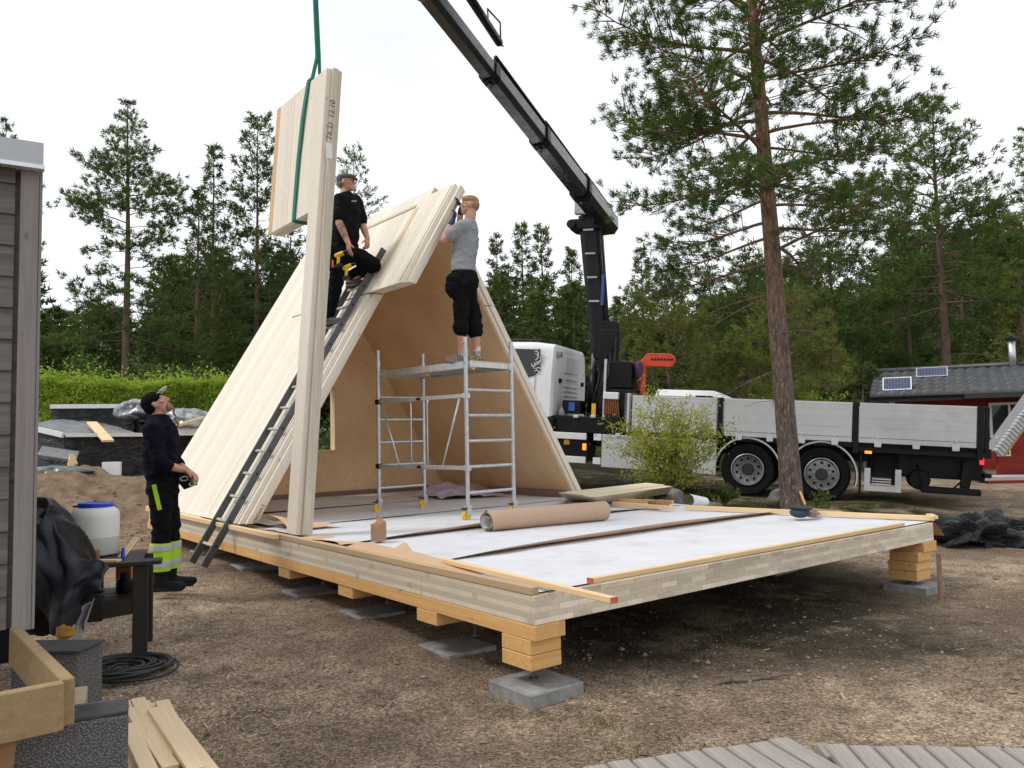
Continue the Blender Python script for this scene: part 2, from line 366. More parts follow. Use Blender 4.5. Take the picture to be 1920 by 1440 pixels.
for c in ((-1.4,4.5,.35,60),(1.0,4.3,.9,18),(-2.2,6.0,1.2,30),(3.6,6.6,1.0,12)):
    for k in range(c[3]):
        xx=rs.normal(c[0],c[2]); yy=abs(rs.normal(c[1],c[2]*.6)); an=rs.uniform(0,3.1); l=rs.uniform(.008,.03); q.obox((xx,yy,g1(xx,yy)+.006),(l,rs.uniform(.002,.005),.0015),Matrix.Rotation(an,3,'Z')@Matrix.Rotation(rs.normal(0,.3),3,'Y'))
build('wood_chips',q,plain('chip_wood',(.50,.37,.24),.9,0,.4,30),kind='stuff',recalc=False,label='pale wood chips and splinters dropped on the gravel',cat='wood chips')
# grass tufts
def blades(P,n,L,W,spread,up=1.,rs=None,jit=.6):
    k=len(P); P=np.repeat(P,n,0); N=k*n
    d=rs.normal(0,jit,(N,3)); d[:,2]=up+rs.normal(0,.25,N); d/=np.linalg.norm(d,axis=1)[:,None]
    s=rs.normal(0,1,(N,3)); s-= (s*d).sum(1)[:,None]*d; s/=np.linalg.norm(s,axis=1)[:,None]
    P=P+rs.normal(0,1,(N,3))*np.array([spread,spread,0]); l=(L*rs.uniform(.5,1.2,N))[:,None]
    return np.stack([P-s*W/2,P+s*W/2,P+d*l],1).reshape(-1,3)
pts=[]
while len(pts)<5200:
    xx=rs.uniform(-1,8.2); yy=rs.uniform(11,21)
    if vnoise(xx*.9+40,yy*.9)>-.06+rs.uniform(-.15,.15): pts.append((xx,yy,g1(xx,yy)-.01))
gm_=foliage('grass_blades',(.05,.06,.015),(.10,.12,.03),(.22,.20,.07),2.)
npmesh('grass',blades(np.array(pts),9,.07,.008,.05,rs=rs),3,gm_,kind='stuff',label='sparse green and yellow grass growing beside the truck',cat='grass')
pts=[]
for c in ((.55,3.95,.5,90),(3.2,5.3,.5,60),(1.3,6.1,.9,150),(2.6,7.2,1.,160),(.4,4.35,.2,40)):
    for k in range(c[3]): xx=rs.normal(c[0],c[2]*.6); yy=rs.normal(c[1],c[2]*.5); pts.append((xx,yy,g1(xx,yy)-.005))
npmesh('grass',blades(np.array(pts),6,.045,.005,.03,rs=rs,jit=.8),3,foliage('dry_grass_blades',(.10,.09,.03),(.16,.14,.05),(.28,.23,.10),2.),kind='stuff',label='thin dry grass tufts around and under the timber platform',cat='grass')
# stones one can tell apart
rockm=plain('grey_boulder',(.20,.19,.17),.95,0,.4,6,bs=.8,bd=.03,grime=((.06,.07,.04),.6))
def rock(c,r,label,seed):
    q=MB().ell((0,0,0),r,n=20,m=12); r2=np.random.RandomState(seed); o=r2.rand(3)*50
    for p_ in q.v:
        n_=p_.normalized(); k=1+.5*float(vnoise(n_.x*1.7+o[0],n_.y*1.7+n_.z*2+o[1]))+.2*float(vnoise(n_.x*5+o[2],n_.y*5+n_.z*4)); p_*=k
    tag(build('boulder',q.xf(Matrix.Translation(c)),rockm,smooth=True),label,'boulder')
rp=atY(1252,915,11.6); rock((rp.x,rp.y,rp.z-.19),(.22,.2,.17),'rounded grey boulder behind the far edge of the timber platform near the bush',1)
rp=atY(1325,935,12); rock((rp.x,rp.y,rp.z-.12),(.2,.18,.09),'low mossy flat stone lying between the bush and the big pine',2)
rp=atY(1462,935,12.6); rock((rp.x,rp.y,rp.z-.02),(.22,.2,.16),'dark stone touching the left side of the big pine trunk',3)
# ================================================================ TREES
barkm={}
m,t,p=newmat('pine_bark'); v=coords(t,(1,1,.28)); n=noise(t,v,14,6,.7); vo=_n(t,'ShaderNodeTexVoronoi'); vo.feature='DISTANCE_TO_EDGE'; vo.inputs['Scale'].default_value=24; t.links.new(coords(t,(1,1,.22)),vo.inputs['Vector'])
sx=_n(t,'ShaderNodeSeparateXYZ'); t.links.new(coords(t),sx.inputs[0]); hi=_n(t,'ShaderNodeMapRange'); t.links.new(sx.outputs['Z'],hi.inputs[0]); hi.inputs[1].default_value=1.5; hi.inputs[2].default_value=6
lowc=ramp(t,n,[(.35,(.12,.088,.072)),(.6,(.26,.20,.165)),(.75,(.36,.30,.25))]); hic=ramp(t,n,[(.35,(.20,.11,.07)),(.65,(.44,.26,.155))])
base=mixc(t,hi.outputs[0],lowc,hic); base=mixc(t,ramp(t,vo.outputs['Distance'],[(0,g3(.42)),(.12,g3(0))]),base,(.04,.03,.024)); base=mixc(t,.5,base,ramp(t,noise(t,coords(t,(1,1,.2)),34,5,.75),[(.3,g3(.35)),(.7,g3(1.5))]),'MULTIPLY')
t.links.new(base,p.inputs['Base Color']); p.inputs['Roughness'].default_value=.95; bump(t,p,math_(t,'ADD',n,math_(t,'MULTIPLY',vo.outputs['Distance'],3)),1.,.03); barkm['near']=m
barkm['far']=plain('far_pine_bark',(.13,.085,.06),.95,0,.35,3)
needle=foliage('pine_needles',(.045,.085,.020),(.085,.145,.032),(.155,.22,.05),1.1,.4)
needle2=foliage('dark_needles',(.042,.070,.017),(.076,.118,.026),(.13,.18,.04),.5,.36)
needle3=foliage('brown_green_needles',(.08,.095,.022),(.14,.165,.034),(.23,.26,.05),.8,.35)
def conifer(seed,H,r0,cb,prof,nb,kind='pine',lod=1.,nbl=12,bl=.1,bw=.016,lean=(0,0),dead=0,twigs=True,secstep=.2,tstep=.11,e0=(.05,.7),ncards=None):
    """returns trunk MB, branch MB, needle array. Conifer with real limbs, side twigs and needle tufts."""
    rs=np.random.RandomState(seed); tr=MB(); br=MB(); P=[];D=[]
    npt=14; pts=[]; wob=rs.normal(0,1,(npt,2)).cumsum(0)*.018
    for i in range(npt):
        s=i/(npt-1); pts.append(Vector((lean[0]*s+wob[i,0]*r0*4,lean[1]*s+wob[i,1]*r0*4,H*s)))
    rad=[max(.012,r0*(1.12 if i==0 else 1)*(1-.93*(i/(npt-1))**1.15)) for i in range(npt)]
    tr.tube([pts[0]-Vector((0,0,.4))]+pts,[rad[0]*1.25]+rad,14 if lod>=1 else 7)
    def tp(h):
        s=min(max(h/H,0),.999)*(npt-1); i=int(s); return pts[i].lerp(pts[i+1],s-i),rad[i]
    az=rs.uniform(0,6.28)
    for k in range(nb+dead):
        isd=k>=nb
        tt_=(k+.5)/nb if not isd else rs.uniform(0,1)
        h=(cb+(H-cb)*tt_**.92*.985) if not isd else cb*(.45+.6*tt_)
        az+=2.4+rs.normal(0,.35); u=(h-cb)/(H-cb) if not isd else 0
        L=prof(u)*rs.uniform(.72,1.18) if not isd else prof(.1)*rs.uniform(.25,.6)
        L=max(L,.12); base,tr_=tp(h)
        if kind=='spruce': el=-.25+.9*u; dr=.12; tipu=.22
        else: el=e0[0]+(e0[1]-e0[0])*u+rs.normal(0,.15); dr=.32; tipu=.30
        if isd: el=rs.uniform(-.3,.2); dr=.2; tipu=0
        ca,sa=math.cos(az),math.sin(az); bend=rs.normal(0,.22)
        def lp(s): 
            a=bend*s*s; x=s*L*math.cos(el); 
            return base+Vector((ca*x-sa*a*L,sa*x+ca*a*L,L*(s*math.sin(el)-dr*s*s+tipu*s**3)))
        n=7 if lod>=1 else 4
        lr=min(tr_*.5,.007+.0095*L)*(1.1 if lod>=1 else 1)
        br.tube([lp(i/n) for i in range(n+1)],[lr*(1-.85*i/n) for i in range(n+1)],5 if lod>=1 else 3,False)
        if isd:
            for q in range(5):
                s=rs.uniform(.3,1); a=lp(s); d=Vector(rs.normal(0,1,3)); d.z=d.z*.3-.1; br.tube([a,a+d*.12*L,a+d*.2*L+Vector((0,0,-.06*L))],[lr*.3,lr*.2,lr*.1],3,False)
            continue
        ns=max(3,int(L/secstep)); 
        s0=.16 if kind=='spruce' else (.30 if u<.6 else .12)
        for j in range(ns):
            s=s0+(1-s0)*(j+rs.uniform(.2,.8))/ns; a=lp(s); tan=(lp(min(1,s+.05))-lp(s-.05)).normalized()
            side=(1 if j%2 else -1)*rs.uniform(.6,1.15); c2,s2=math.cos(side),math.sin(side)
            d=Vector((tan.x*c2-tan.y*s2,tan.x*s2+tan.y*c2,tan.z*.5+rs.normal(.08,.2))).normalized()
            sl_=L*(.42 if kind=='pine' else .34)*(1.12-.75*s)*rs.uniform(.6,1.2)+.10
            if kind=='spruce': d.z-=.25
            if twigs: br.tube([a,a+d*sl_*.5+Vector((0,0,.03*sl_)),a+d*sl_],[lr*.4,lr*.28,lr*.12],3,False)
            m_=max(2,int(sl_/tstep))
            for q in range(m_):
                f=(q+.8)/m_
                if kind=='pine' and f<.22: continue
                sg=Vector(rs.normal(0,.045*(1.3 if lod<1 else 1)*(1+sl_),3)); P.append(a+d*sl_*f+sg+Vector((0,0,.05*sl_*f))); D.append(d+Vector((0,0,.45 if kind=='pine' else -.1)))
        P.append(lp(1)); D.append((lp(1)-lp(.9)).normalized()+Vector((0,0,.3)))
    P=np.array([tuple(q) for q in P]); D=np.array([tuple(q) for q in D]); N=len(P)*nbl
    Pn=np.repeat(P,nbl,0); Dn=np.repeat(D,nbl,0); d=Dn*.75+rs.normal(0,.55,(N,3)); d/=np.linalg.norm(d,axis=1)[:,None]
    Pn=Pn+rs.normal(0,bl*.21,(N,3)); s=rs.normal(0,1,(N,3)); s-=(s*d).sum(1)[:,None]*d; s/=np.linalg.norm(s,axis=1)[:,None]
    l=(bl*rs.uniform(.6,1.25,N))[:,None]
    V=np.stack([Pn-s*bw/2,Pn+s*bw/2,Pn+d*l],1).reshape(-1,3)
    return tr,br,V
def put_tree(name,label,geo,x,y,z=None,nm=needle,bk='far',group=None,rotz=0,sc_=1.):
    tr,br,V=geo; z=g1(x,y) if z is None else z
    M=Matrix.Translation((x,y,z))@Matrix.Rotation(rotz,4,'Z')@Matrix.Scale(sc_,4)
    T_=thing(name,label,'tree',mat=M,group=group)
    build('trunk',tr,barkm[bk],T_,smooth=True,recalc=False); build('branches',br,barkm[bk],T_,recalc=False); npmesh('crown',V,3,nm,T_)
    return T_
def copy_tree(root,x,y,rot,s,label,group,zs=1.):
    c=root.copy(); COL.objects.link(c); c.matrix_basis=Matrix.Translation((x,y,g1(x,y)-.1))@Matrix.Rotation(rot,4,'Z')@Matrix.Diagonal((s,s,s*zs,1)); c['label']=label
    if group: c['group']=group
    elif 'group' in c: del c['group']
    for ch in root.children: d=ch.copy(); COL.objects.link(d); d.parent=c
    return c
PIN='pine_tree'
# the big pine between platform and truck
tb=atY(1484,955,12.3)
mp_=lambda u:(2.55-.75*abs(u-.12)*1.3)*(1 if u<.75 else max(.15,(1-u)/.25))
put_tree(PIN,'tall pine with bare reddish trunk rising behind the far edge of the timber platform',conifer(11,13.8,.165,3.9,mp_,92,'pine',1.,28,.11,.0135,lean=(-.55,-.1),dead=9,e0=(-.05,.55),secstep=.135,tstep=.085),tb.x,12.3,g1(tb.x,12.3),needle,'near')
def at_top(px,py,Y): q=atY(px,py,Y); return q.x,q.y,q.z
def single(px,ptop,Y,seed,kind,nb,rw,label,nm=needle,cbf=.3,lod=.5,r0=.16,nbl=9,bl=.2,bw=.036,den=.74,name=PIN,shape=None,dead=2,**kw):
    x,y,zt=at_top(px,ptop,Y); z0=g1(x,y); H=zt-z0
    if shape is None: shape=(lambda u:rw*(1-u)**.75+.1) if kind=='spruce' else (lambda u:rw*(1-u**2.2)*.95*(.8+.35*math.sin(u*9+seed))+.12)
    return put_tree(name,label,conifer(seed,H,r0,H*cbf,shape,nb,kind,lod,nbl,bl*1.05,bw*1.35,dead=dead,**dict(kw,secstep=kw.get('secstep',.3)*den,tstep=kw.get('tstep',.2)*den)),x,y,z0,nm)
single(241,187,35,21,'pine',60,3.5,'wide open crowned pine left of the leaning roof, behind the hedge',cbf=.30,r0=.21,nbl=14,bl=.2,bw=.032,secstep=.24,tstep=.17,dead=5,e0=(-.1,.5))
single(10,222,36,22,'pine',40,2.3,'pine whose tip shows above the grey shed roof',cbf=.4,secstep=.4,tstep=.25)
single(402,268,40,23,'spruce',70,2.0,'slim pointed conifer between the wide pine and the hanging panel',needle2,cbf=.12,nbl=10,bl=.26,bw=.045,secstep=.34,tstep=.24,name='conifer_tree')
single(482,214,42,24,'pine',80,2.2,'tall dense pine just left of the hanging roof panel',needle2,cbf=.25,nbl=11,bl=.26,bw=.045,secstep=.32,tstep=.24,shape=lambda u:2.4*(1-u)**.6+.3)
single(372,350,38,25,'spruce',55,1.8,'lower dark conifer next to the slim pointed conifer',needle2,cbf=.1,nbl=10,bl=.26,bw=.045,secstep=.36,tstep=.25,name='conifer_tree')
single(545,400,44,26,'pine',50,2.2,'pine partly hidden by the lower end of the hanging panel',needle2,cbf=.2,nbl=9,bl=.26,bw=.045,secstep=.36,tstep=.25)
single(662,282,38,27,'pine',54,2.0,'light airy pine behind the man on the ladder',cbf=.4,nbl=9,bl=.2,bw=.032,secstep=.32,tstep=.22,shape=lambda u:2.3*(1-u)**.55+.15)
single(932,440,58,31,'pine',50,2.2,'bushy pine top right of the man on the scaffold',needle2,cbf=.15,nbl=9,bl=.36,bw=.06,secstep=.45,tstep=.3,r0=.2)
single(976,418,60,32,'spruce',60,2.4,'narrow conifer top left of the double pine, above the roof edge',needle2,cbf=.1,nbl=9,bl=.38,bw=.065,secstep=.45,tstep=.3,r0=.2,name='conifer_tree')
single(1016,420,62,33,'pine',56,2.6,'second narrow top in the middle of the gap before the crane',needle2,cbf=.12,nbl=9,bl=.38,bw=.065,secstep=.45,tstep=.3,r0=.2,shape=lambda u:2.8*(1-u)**.7+.2)
single(1072,463,60,34,'spruce',50,2.2,'conifer immediately left of the black crane column',needle2,cbf=.1,nbl=9,bl=.38,bw=.065,secstep=.45,tstep=.3,name='conifer_tree')
single(1203,462,56,35,'spruce',56,2.3,'pointed conifer directly right of the crane column',needle2,cbf=.1,nbl=9,bl=.36,bw=.06,secstep=.42,tstep=.28,name='conifer_tree')
single(1262,476,56,36,'spruce',56,2.6,'broad conifer under the low left limb of the big pine',needle2,cbf=.1,nbl=9,bl=.36,bw=.06,secstep=.42,tstep=.28,name='conifer_tree')
single(1328,500,60,37,'spruce',50,1.8,'small conifer top close left of the big pine trunk',needle2,cbf=.1,nbl=9,bl=.36,bw=.06,secstep=.42,tstep=.28,name='conifer_tree')
single(1748,196,27,41,'pine',62,2.9,'second largest pine, right of the big one, above the cabin roof',cbf=.42,r0=.17,nbl=13,bl=.17,bw=.026,secstep=.27,tstep=.17,lod=1.,dead=8,e0=(-.05,.6),shape=lambda u:3.0*(1-u**1.6)+.25)
single(1692,395,29,42,'pine',40,1.5,'thin trunked pine between the two largest pines',cbf=.35,r0=.11,nbl=9,bl=.18,bw=.028,secstep=.3,tstep=.2,dead=6)
single(1862,372,34,43,'spruce',90,2.1,'dark pointed spruce behind the vent pipe of the red cabin',needle2,cbf=.04,nbl=12,bl=.24,bw=.04,secstep=.26,tstep=.2,name='spruce_tree')
single(1925,240,36,44,'pine',60,2.6,'pine cut by the right edge of the picture',cbf=.3,r0=.2,nbl=11,bl=.2,bw=.032,secstep=.3,tstep=.2)
single(1905,400,32,45,'spruce',80,1.8,'lighter green spruce at the right edge in front of the cut pine',needle3,cbf=.05,nbl=11,bl=.2,bw=.034,secstep=.26,tstep=.2,name='spruce_tree')
single(1795,430,40,46,'pine',60,2.5,'pine filling the gap left of the dark pointed spruce',needle2,cbf=.12,nbl=10,bl=.28,bw=.046,secstep=.34,tstep=.24)
single(1560,450,30,47,'pine',70,3.2,'dense middle height pine right of the big trunk behind the truck bed',needle,cbf=.14,r0=.18,nbl=11,bl=.2,bw=.034,secstep=.28,tstep=.19,shape=lambda u:3.1*(1-u)**.55+.3)
single(1400,480,34,48,'pine',64,2.8,'dense pine directly behind the big trunk',needle2,cbf=.12,nbl=10,bl=.24,bw=.04,secstep=.3,tstep=.21,shape=lambda u:3.0*(1-u)**.6+.3)
single(1250,545,23,49,'pine',44,2.3,'young yellow green pine behind the orange crane hook arm',needle3,cbf=.22,r0=.09,nbl=12,bl=.15,bw=.022,secstep=.24,tstep=.16,shape=lambda u:2.3*(1-u)**.5+.3)
single(1470,560,22,50,'pine',50,2.3,'young yellow green pine standing just behind the aluminium truck bed',needle3,cbf=.2,r0=.09,nbl=12,bl=.14,bw=.021,secstep=.24,tstep=.16,shape=lambda u:2.2*(1-u)**.5+.3)
single(1618,700,26,51,'pine',10,.7,'bare young trunk showing above the rear of the truck bed',needle2,cbf=.86,r0=.12,dead=3)
# forest behind: one mass
protos=[conifer(60+i,13+i*.7,.17,[1.2,3.0,.8,2.2][i],[lambda u:2.5*(1-u)**.7+.2,lambda u:2.3*(1-u**1.8)+.3,lambda u:1.9*(1-u)**.8+.2,lambda u:2.8*(1-u)**.55+.2][i],46,['spruce','pine','spruce','pine'][i],.5,7,.46,.13,twigs=False,secstep=.42,tstep=.30) for i in range(4)]
fr=np.random.RandomState(9); VV=[]; TM=MB(); spots=[]
for k in range(270):
    a=-.80+1.6*(k+.5)/270+fr.normal(0,.01); d=fr.uniform(46,92) if k%2 else fr.uniform(43,60); spots.append((d*math.tan(a),d))
for k,(x,y) in enumerate(spots):
    tr,br,V=protos[k%4]; px_=960+F*x/y
    # skyline measured in the photograph: lower in the middle
    want=430 if px_<60 else 560 if px_<300 else 470 if px_<560 else 560 if px_<860 else 520 if px_<1120 else 555 if px_<1400 else 500 if px_<1700 else 430
    zt=atY(max(0,min(1919,px_)),want+fr.uniform(-10,75),y).z; z0=g1(x,y)+min(1,max(0,(y-30)/60))*1.2; H=13+(k%4)*.7; s=(zt-z0)/H; sxy=max(s,.8)*1.2
    an=fr.uniform(0,6.28); c,s_=math.cos(an),math.sin(an)
    W=np.stack([(V[:,0]*c-V[:,1]*s_)*sxy+x,(V[:,0]*s_+V[:,1]*c)*sxy+y,V[:,2]*s+z0],1); VV.append(W)
    TM.tube([(x,y,z0-.5),(x,y,z0+H*s*.5),(x,y,z0+H*s*.9)],[.17,.12,.04],5,False)
npmesh('background_forest',np.concatenate(VV),3,needle2,kind='stuff',label='dense dark conifer forest closing the background',cat='forest')
build('forest_trunks',TM,barkm['far'],kind='stuff',recalc=False,label='trunks of the dense background forest',cat='forest')
# undergrowth in front of the forest
pts=[]
for k in range(26000):
    yy=fr.uniform(27,44); xx=fr.uniform(-.75,.75)*yy; hh=(.5+vnoise(xx*.35,yy*.35)+.1)*2.2
    pts.append((xx,yy,g1(xx,yy)+max(0,float(hh))*fr.uniform(0,1)))
def leaves(P,L,W,rs,up=.3):
    N=len(P); d=rs.normal(0,1,(N,3)); d[:,2]+=up; d/=np.linalg.norm(d,axis=1)[:,None]; s=rs.normal(0,1,(N,3)); s-=(s*d).sum(1)[:,None]*d; s/=np.linalg.norm(s,axis=1)[:,None]
    l=L*rs.uniform(.6,1.3,N)[:,None]; w_=W*rs.uniform(.6,1.3,N)[:,None]
    return np.stack([P-d*l*.5,P+s*w_*.5,P+d*l*.5,P-s*w_*.5],1).reshape(-1,3)
npmesh('undergrowth',leaves(np.array(pts),.20,.10,fr),4,needle2,kind='stuff',label='dark undergrowth at the foot of the forest',cat='undergrowth')
# hedge left
hl=foliage('hedge_leaves',(.14,.21,.022),(.30,.42,.045),(.48,.56,.09),.8,.5)
hp=[]; 
for k in range(40000):
    u=fr.rand(); x=-12.4+6.1*u; top=3.20+.22*float(vnoise(x*1.1,3))+.12*float(vnoise(x*3.5,8))
    if x<-10.5: top+=.15
    f=fr.rand(); sfc=fr.rand()<.8
    yy=19.2+.2*float(vnoise(x*1.7,f*4))+(fr.exponential(.12) if sfc else fr.uniform(0,1.2)); z=1.0+(top-1.0)*f
    if fr.rand()<.25: z=top+fr.normal(0,.05)+(fr.exponential(.1) if fr.rand()<.3 else 0); yy=19.2+fr.uniform(0,1.2)
    hp.append((x,yy,z-.25))
H_=thing('hedge','long bright green clipped hedge between the grey shed and the leaning roof','hedge',(-8,19.7,.7))
o=npmesh('foliage',leaves(np.array(hp)-np.array([[-8,19.7,.7]]),.085,.05,fr),4,hl,H_)
st=MB()
for k in range(150):
    x=-12.4+6.1*fr.rand(); y=19.5+fr.uniform(0,.8); a=Vector((x,y,.6)); b=a+Vector((fr.normal(0,.12),fr.normal(0,.1),fr.uniform(1.6,2.3))); st.tube([a,(a+b)/2+Vector((.03,0,0)),b],[.015,.01,.005],3,False)
build('stems',st,barkm['far'],H_,world=True,recalc=False)
def shrub(name,label,cat,c,rx,ry,h,n,L,W,mat,seed,stems=14,spread=.9,stemr=.012,barkmat=None,group=None):
    r=np.random.RandomState(seed); T_=thing(name,label,cat,c,group=group); S=MB(); P=[]
    for k in range(stems):
        a=r.uniform(0,6.28); rr=r.rand()**.6; tip=Vector((math.cos(a)*rx*rr*spread,math.sin(a)*ry*rr*spread,h*(1-.45*rr**2)*r.uniform(.7,1.05)))
        b0=Vector((math.cos(a)*.08,math.sin(a)*.08,-.05)); mid=b0.lerp(tip,.5)+Vector((0,0,.12*h))-Vector((tip.x,tip.y,0))*.12
        pt=[b0,b0.lerp(mid,.55),mid,mid.lerp(tip,.5)+Vector(r.normal(0,.03,3)),tip]; S.tube(pt,[stemr*(1-.2*i) for i in range(5)],4,False)
        for q in range(9):
            s=r.uniform(.25,1); i=min(3,int(s*4)); a_=pt[i].lerp(pt[i+1],s*4-i); d=Vector(r.normal(0,1,3)); d.z=abs(d.z)*.7+.2; d.normalize(); l=h*.26*r.uniform(.4,1.1); e=a_+d*l+Vector((tip.x,tip.y,0))*.12
            S.tube([a_,(a_+e)/2+Vector(r.normal(0,.01,3)),e],[stemr*.4,stemr*.25,stemr*.12],3,False)
            m_=max(1,n//(stems*9))
            for w_ in range(m_): f=r.uniform(.15,1.05); P.append(tuple(a_.lerp(e,f)+Vector(r.normal(0,.035*h,3))))
    build('stems',S,barkmat or barkm['far'],T_,recalc=False); npmesh('foliage',leaves(np.array(P),L,W,r),4,mat,T_); return T_
bl_=foliage('birch_leaves',(.20,.25,.035),(.36,.40,.06),(.52,.50,.11),1.6,.5)
bc=atY(1255,915,13.2); shrub('birch_bush','sparse young birch bush with fresh yellow green leaves in front of the truck','bush',(bc.x,13.2,g1(bc.x,13.2)),1.12,.9,1.95,9500,.048,.032,bl_,5,stems=30,stemr=.011)
bc=atY(1200,890,13.6); shrub('low_shrub','low leafy shrub on the ground left of the birch bush','bush',(bc.x,13.4,g1(bc.x,13.4)),.75,.5,.42,1500,.06,.04,foliage('shrub_leaves',(.05,.08,.015),(.10,.15,.03),(.2,.24,.05),2,.35),6,stems=14,stemr=.006)
bc=atY(1340,890,13.9); shrub('low_shrub','low leafy shrub between the birch bush and the front twin wheel','bush',(bc.x,13.9,g1(bc.x,13.9)),.6,.4,.4,1000,.06,.04,_mats['shrub_leaves'],8,stems=12,stemr=.006)
bc=atY(1540,905,13.3); shrub('low_shrub','small sprig of leaves before the rear truck wheel','bush',(bc.x,13.3,g1(bc.x,13.3)),.22,.2,.42,200,.06,.04,_mats['shrub_leaves'],9,stems=6,stemr=.005)
bc=atY(1500,735,24); shrub('birch_bush','round bright green bush showing above the truck bed beside the big trunk','bush',(bc.x,24,g1(bc.x,24)),1.7,1.2,bc.z-g1(bc.x,24)+.1,5200,.12,.08,hl,10,stems=26,stemr=.02)
bc=atY(1420,742,25); shrub('birch_bush','bright green bush left of the big trunk above the truck bed','bush',(bc.x,25,g1(bc.x,25)),1.1,1.,bc.z-g1(bc.x,25)+.05,2600,.12,.08,hl,12,stems=18,stemr=.02)
for i,(px_,py_,lb) in enumerate(((168,655,'loose green bush rising above the left part of the hedge'),(290,660,'thin leafed bush rising above the middle of the hedge'),(375,680,'low leafy bush above the hedge next to the leaning roof'))):
    bc=atY(px_,py_,23); shrub('garden_bush',lb,'bush',(bc.x,23,1.0),1.0,.8,bc.z-1.,2400,.11,.07,foliage('garden_leaves',(.04,.09,.02),(.08,.15,.03),(.15,.24,.05),1,.35),20+i,stems=18,stemr=.016)
# ================================================================ TIMBER PLATFORM AND A-FRAME (frame PF: x right edge, y left edge, z up from floor top)
K=1.684
def atZ(x,y,Z): r=ray(x,y); return CAM+r*((Z-CZ)/r.z)
def clt_mat():
    m,t,p=newmat('cross_laminated_timber'); v=coords(t); sx=_n(t,'ShaderNodeSeparateXYZ'); t.links.new(v,sx.inputs[0])
    geo=_n(t,'ShaderNodeNewGeometry'); vt=_n(t,'ShaderNodeVectorTransform',vector_type='NORMAL',convert_from='WORLD',convert_to='OBJECT'); t.links.new(geo.outputs['True Normal'],vt.inputs[0])
    sn=_n(t,'ShaderNodeSeparateXYZ'); t.links.new(vt.outputs[0],sn.inputs[0])
    q=math_(t,'DIVIDE',math_(t,'ADD',sx.outputs['Z'],.168),.0336); row=math_(t,'FLOOR',q); fr=math_(t,'FRACT',q); odd=math_(t,'MODULO',row,2)
    isfront=math_(t,'GREATER_THAN',math_(t,'ABSOLUTE',sn.outputs['Y']),.6)
    # on the front edge the odd layers show board ends, on the long edge they show long grain
    along=math_(t,'ADD',math_(t,'MULTIPLY',sx.outputs['X'],isfront),math_(t,'MULTIPLY',sx.outputs['Y'],math_(t,'SUBTRACT',1,isfront)))
    bl=math_(t,'ADD',math_(t,'MULTIPLY',isfront,-1.95),2.1)   # ends .15 long, strips .9
    cell=math_(t,'ADD',math_(t,'DIVIDE',along,bl),math_(t,'MULTIPLY',row,.37)); cf=math_(t,'FLOOR',cell); cfr=math_(t,'FRACT',cell)
    cv=_n(t,'ShaderNodeCombineXYZ'); t.links.new(cf,cv.inputs[0]); t.links.new(row,cv.inputs[1]); wn=_n(t,'ShaderNodeTexWhiteNoise',noise_dimensions='2D'); t.links.new(cv.outputs[0],wn.inputs['Vector'])
    ends=math_(t,'MULTIPLY',isfront,1.)
    k=math_(t,'ADD',math_(t,'MULTIPLY',wn.outputs['Value'],math_(t,'ADD',.13,math_(t,'MULTIPLY',math_(t,'MULTIPLY',ends,math_(t,'SUBTRACT',1,math_(t,'MULTIPLY',odd,.7))),.30))),.80)
    n=noise(t,coords(t,(3,3,60)),3,6,.6); n2=noise(t,v,90,3,.7)
    base=ramp(t,n,[(.3,(.66,.57,.44)),(.7,(.84,.75,.60))]); base=mixc(t,1.,base,k,'MULTIPLY'); base=mixc(t,.25,base,ramp(t,n2,[(.3,g3(.5)),(.7,g3(1.2))]),'MULTIPLY')
    seam=math_(t,'MAXIMUM',math_(t,'LESS_THAN',fr,.06),math_(t,'LESS_THAN',cfr,.03)); 
    lower=math_(t,'MULTIPLY',math_(t,'MULTIPLY',odd,math_(t,'SUBTRACT',1,isfront)),.45); base=mixc(t,lower,base,(.40,.32,.23))
    base=mixc(t,math_(t,'MULTIPLY',seam,.34),base,(.22,.16,.10))
    st=ramp(t,noise(t,v,2.2,5,.6),[(.5,g3(0)),(.75,g3(1))]); base=mixc(t,math_(t,'MULTIPLY',st,.22),base,(.36,.30,.25))
    t.links.new(base,p.inputs['Base Color']); p.inputs['Roughness'].default_value=.75; bump(t,p,math_(t,'ADD',math_(t,'MULTIPLY',seam,-1),n2),.3,.004); return m
cltm=clt_mat()
PLAT=thing('timber_platform','wide cross laminated timber floor platform on orange beams and block supports','platform',mat=PF.m)
for a,b in ((0,1.2),(1.205,3.4),(3.405,5.8),(5.805,8.2)):
    build('floor_panel',MB().box((0,a,-.168),(5,b,0)),cltm,PLAT,bevel=.003)
build('edge_beam',MB().box((.0,-.005,-.256),(.19,4.1,-.170)),orangew,PLAT,bevel=.004)
build('edge_beam',MB().box((.0,4.104,-.256),(.19,8.27,-.170)),orangew,PLAT,bevel=.004)
build('edge_beam',MB().box((.193,.01,-.262),(.245,8.2,-.170)),orangew,PLAT,bevel=.004)
build('edge_beam',MB().box((4.76,-.01,-.262),(5.03,8.2,-.170)),orangew,PLAT,bevel=.004)
build('floor_joist',MB().box((2.35,1.3,-.262),(2.60,8.2,-.171)),orangew,PLAT,bevel=.004)
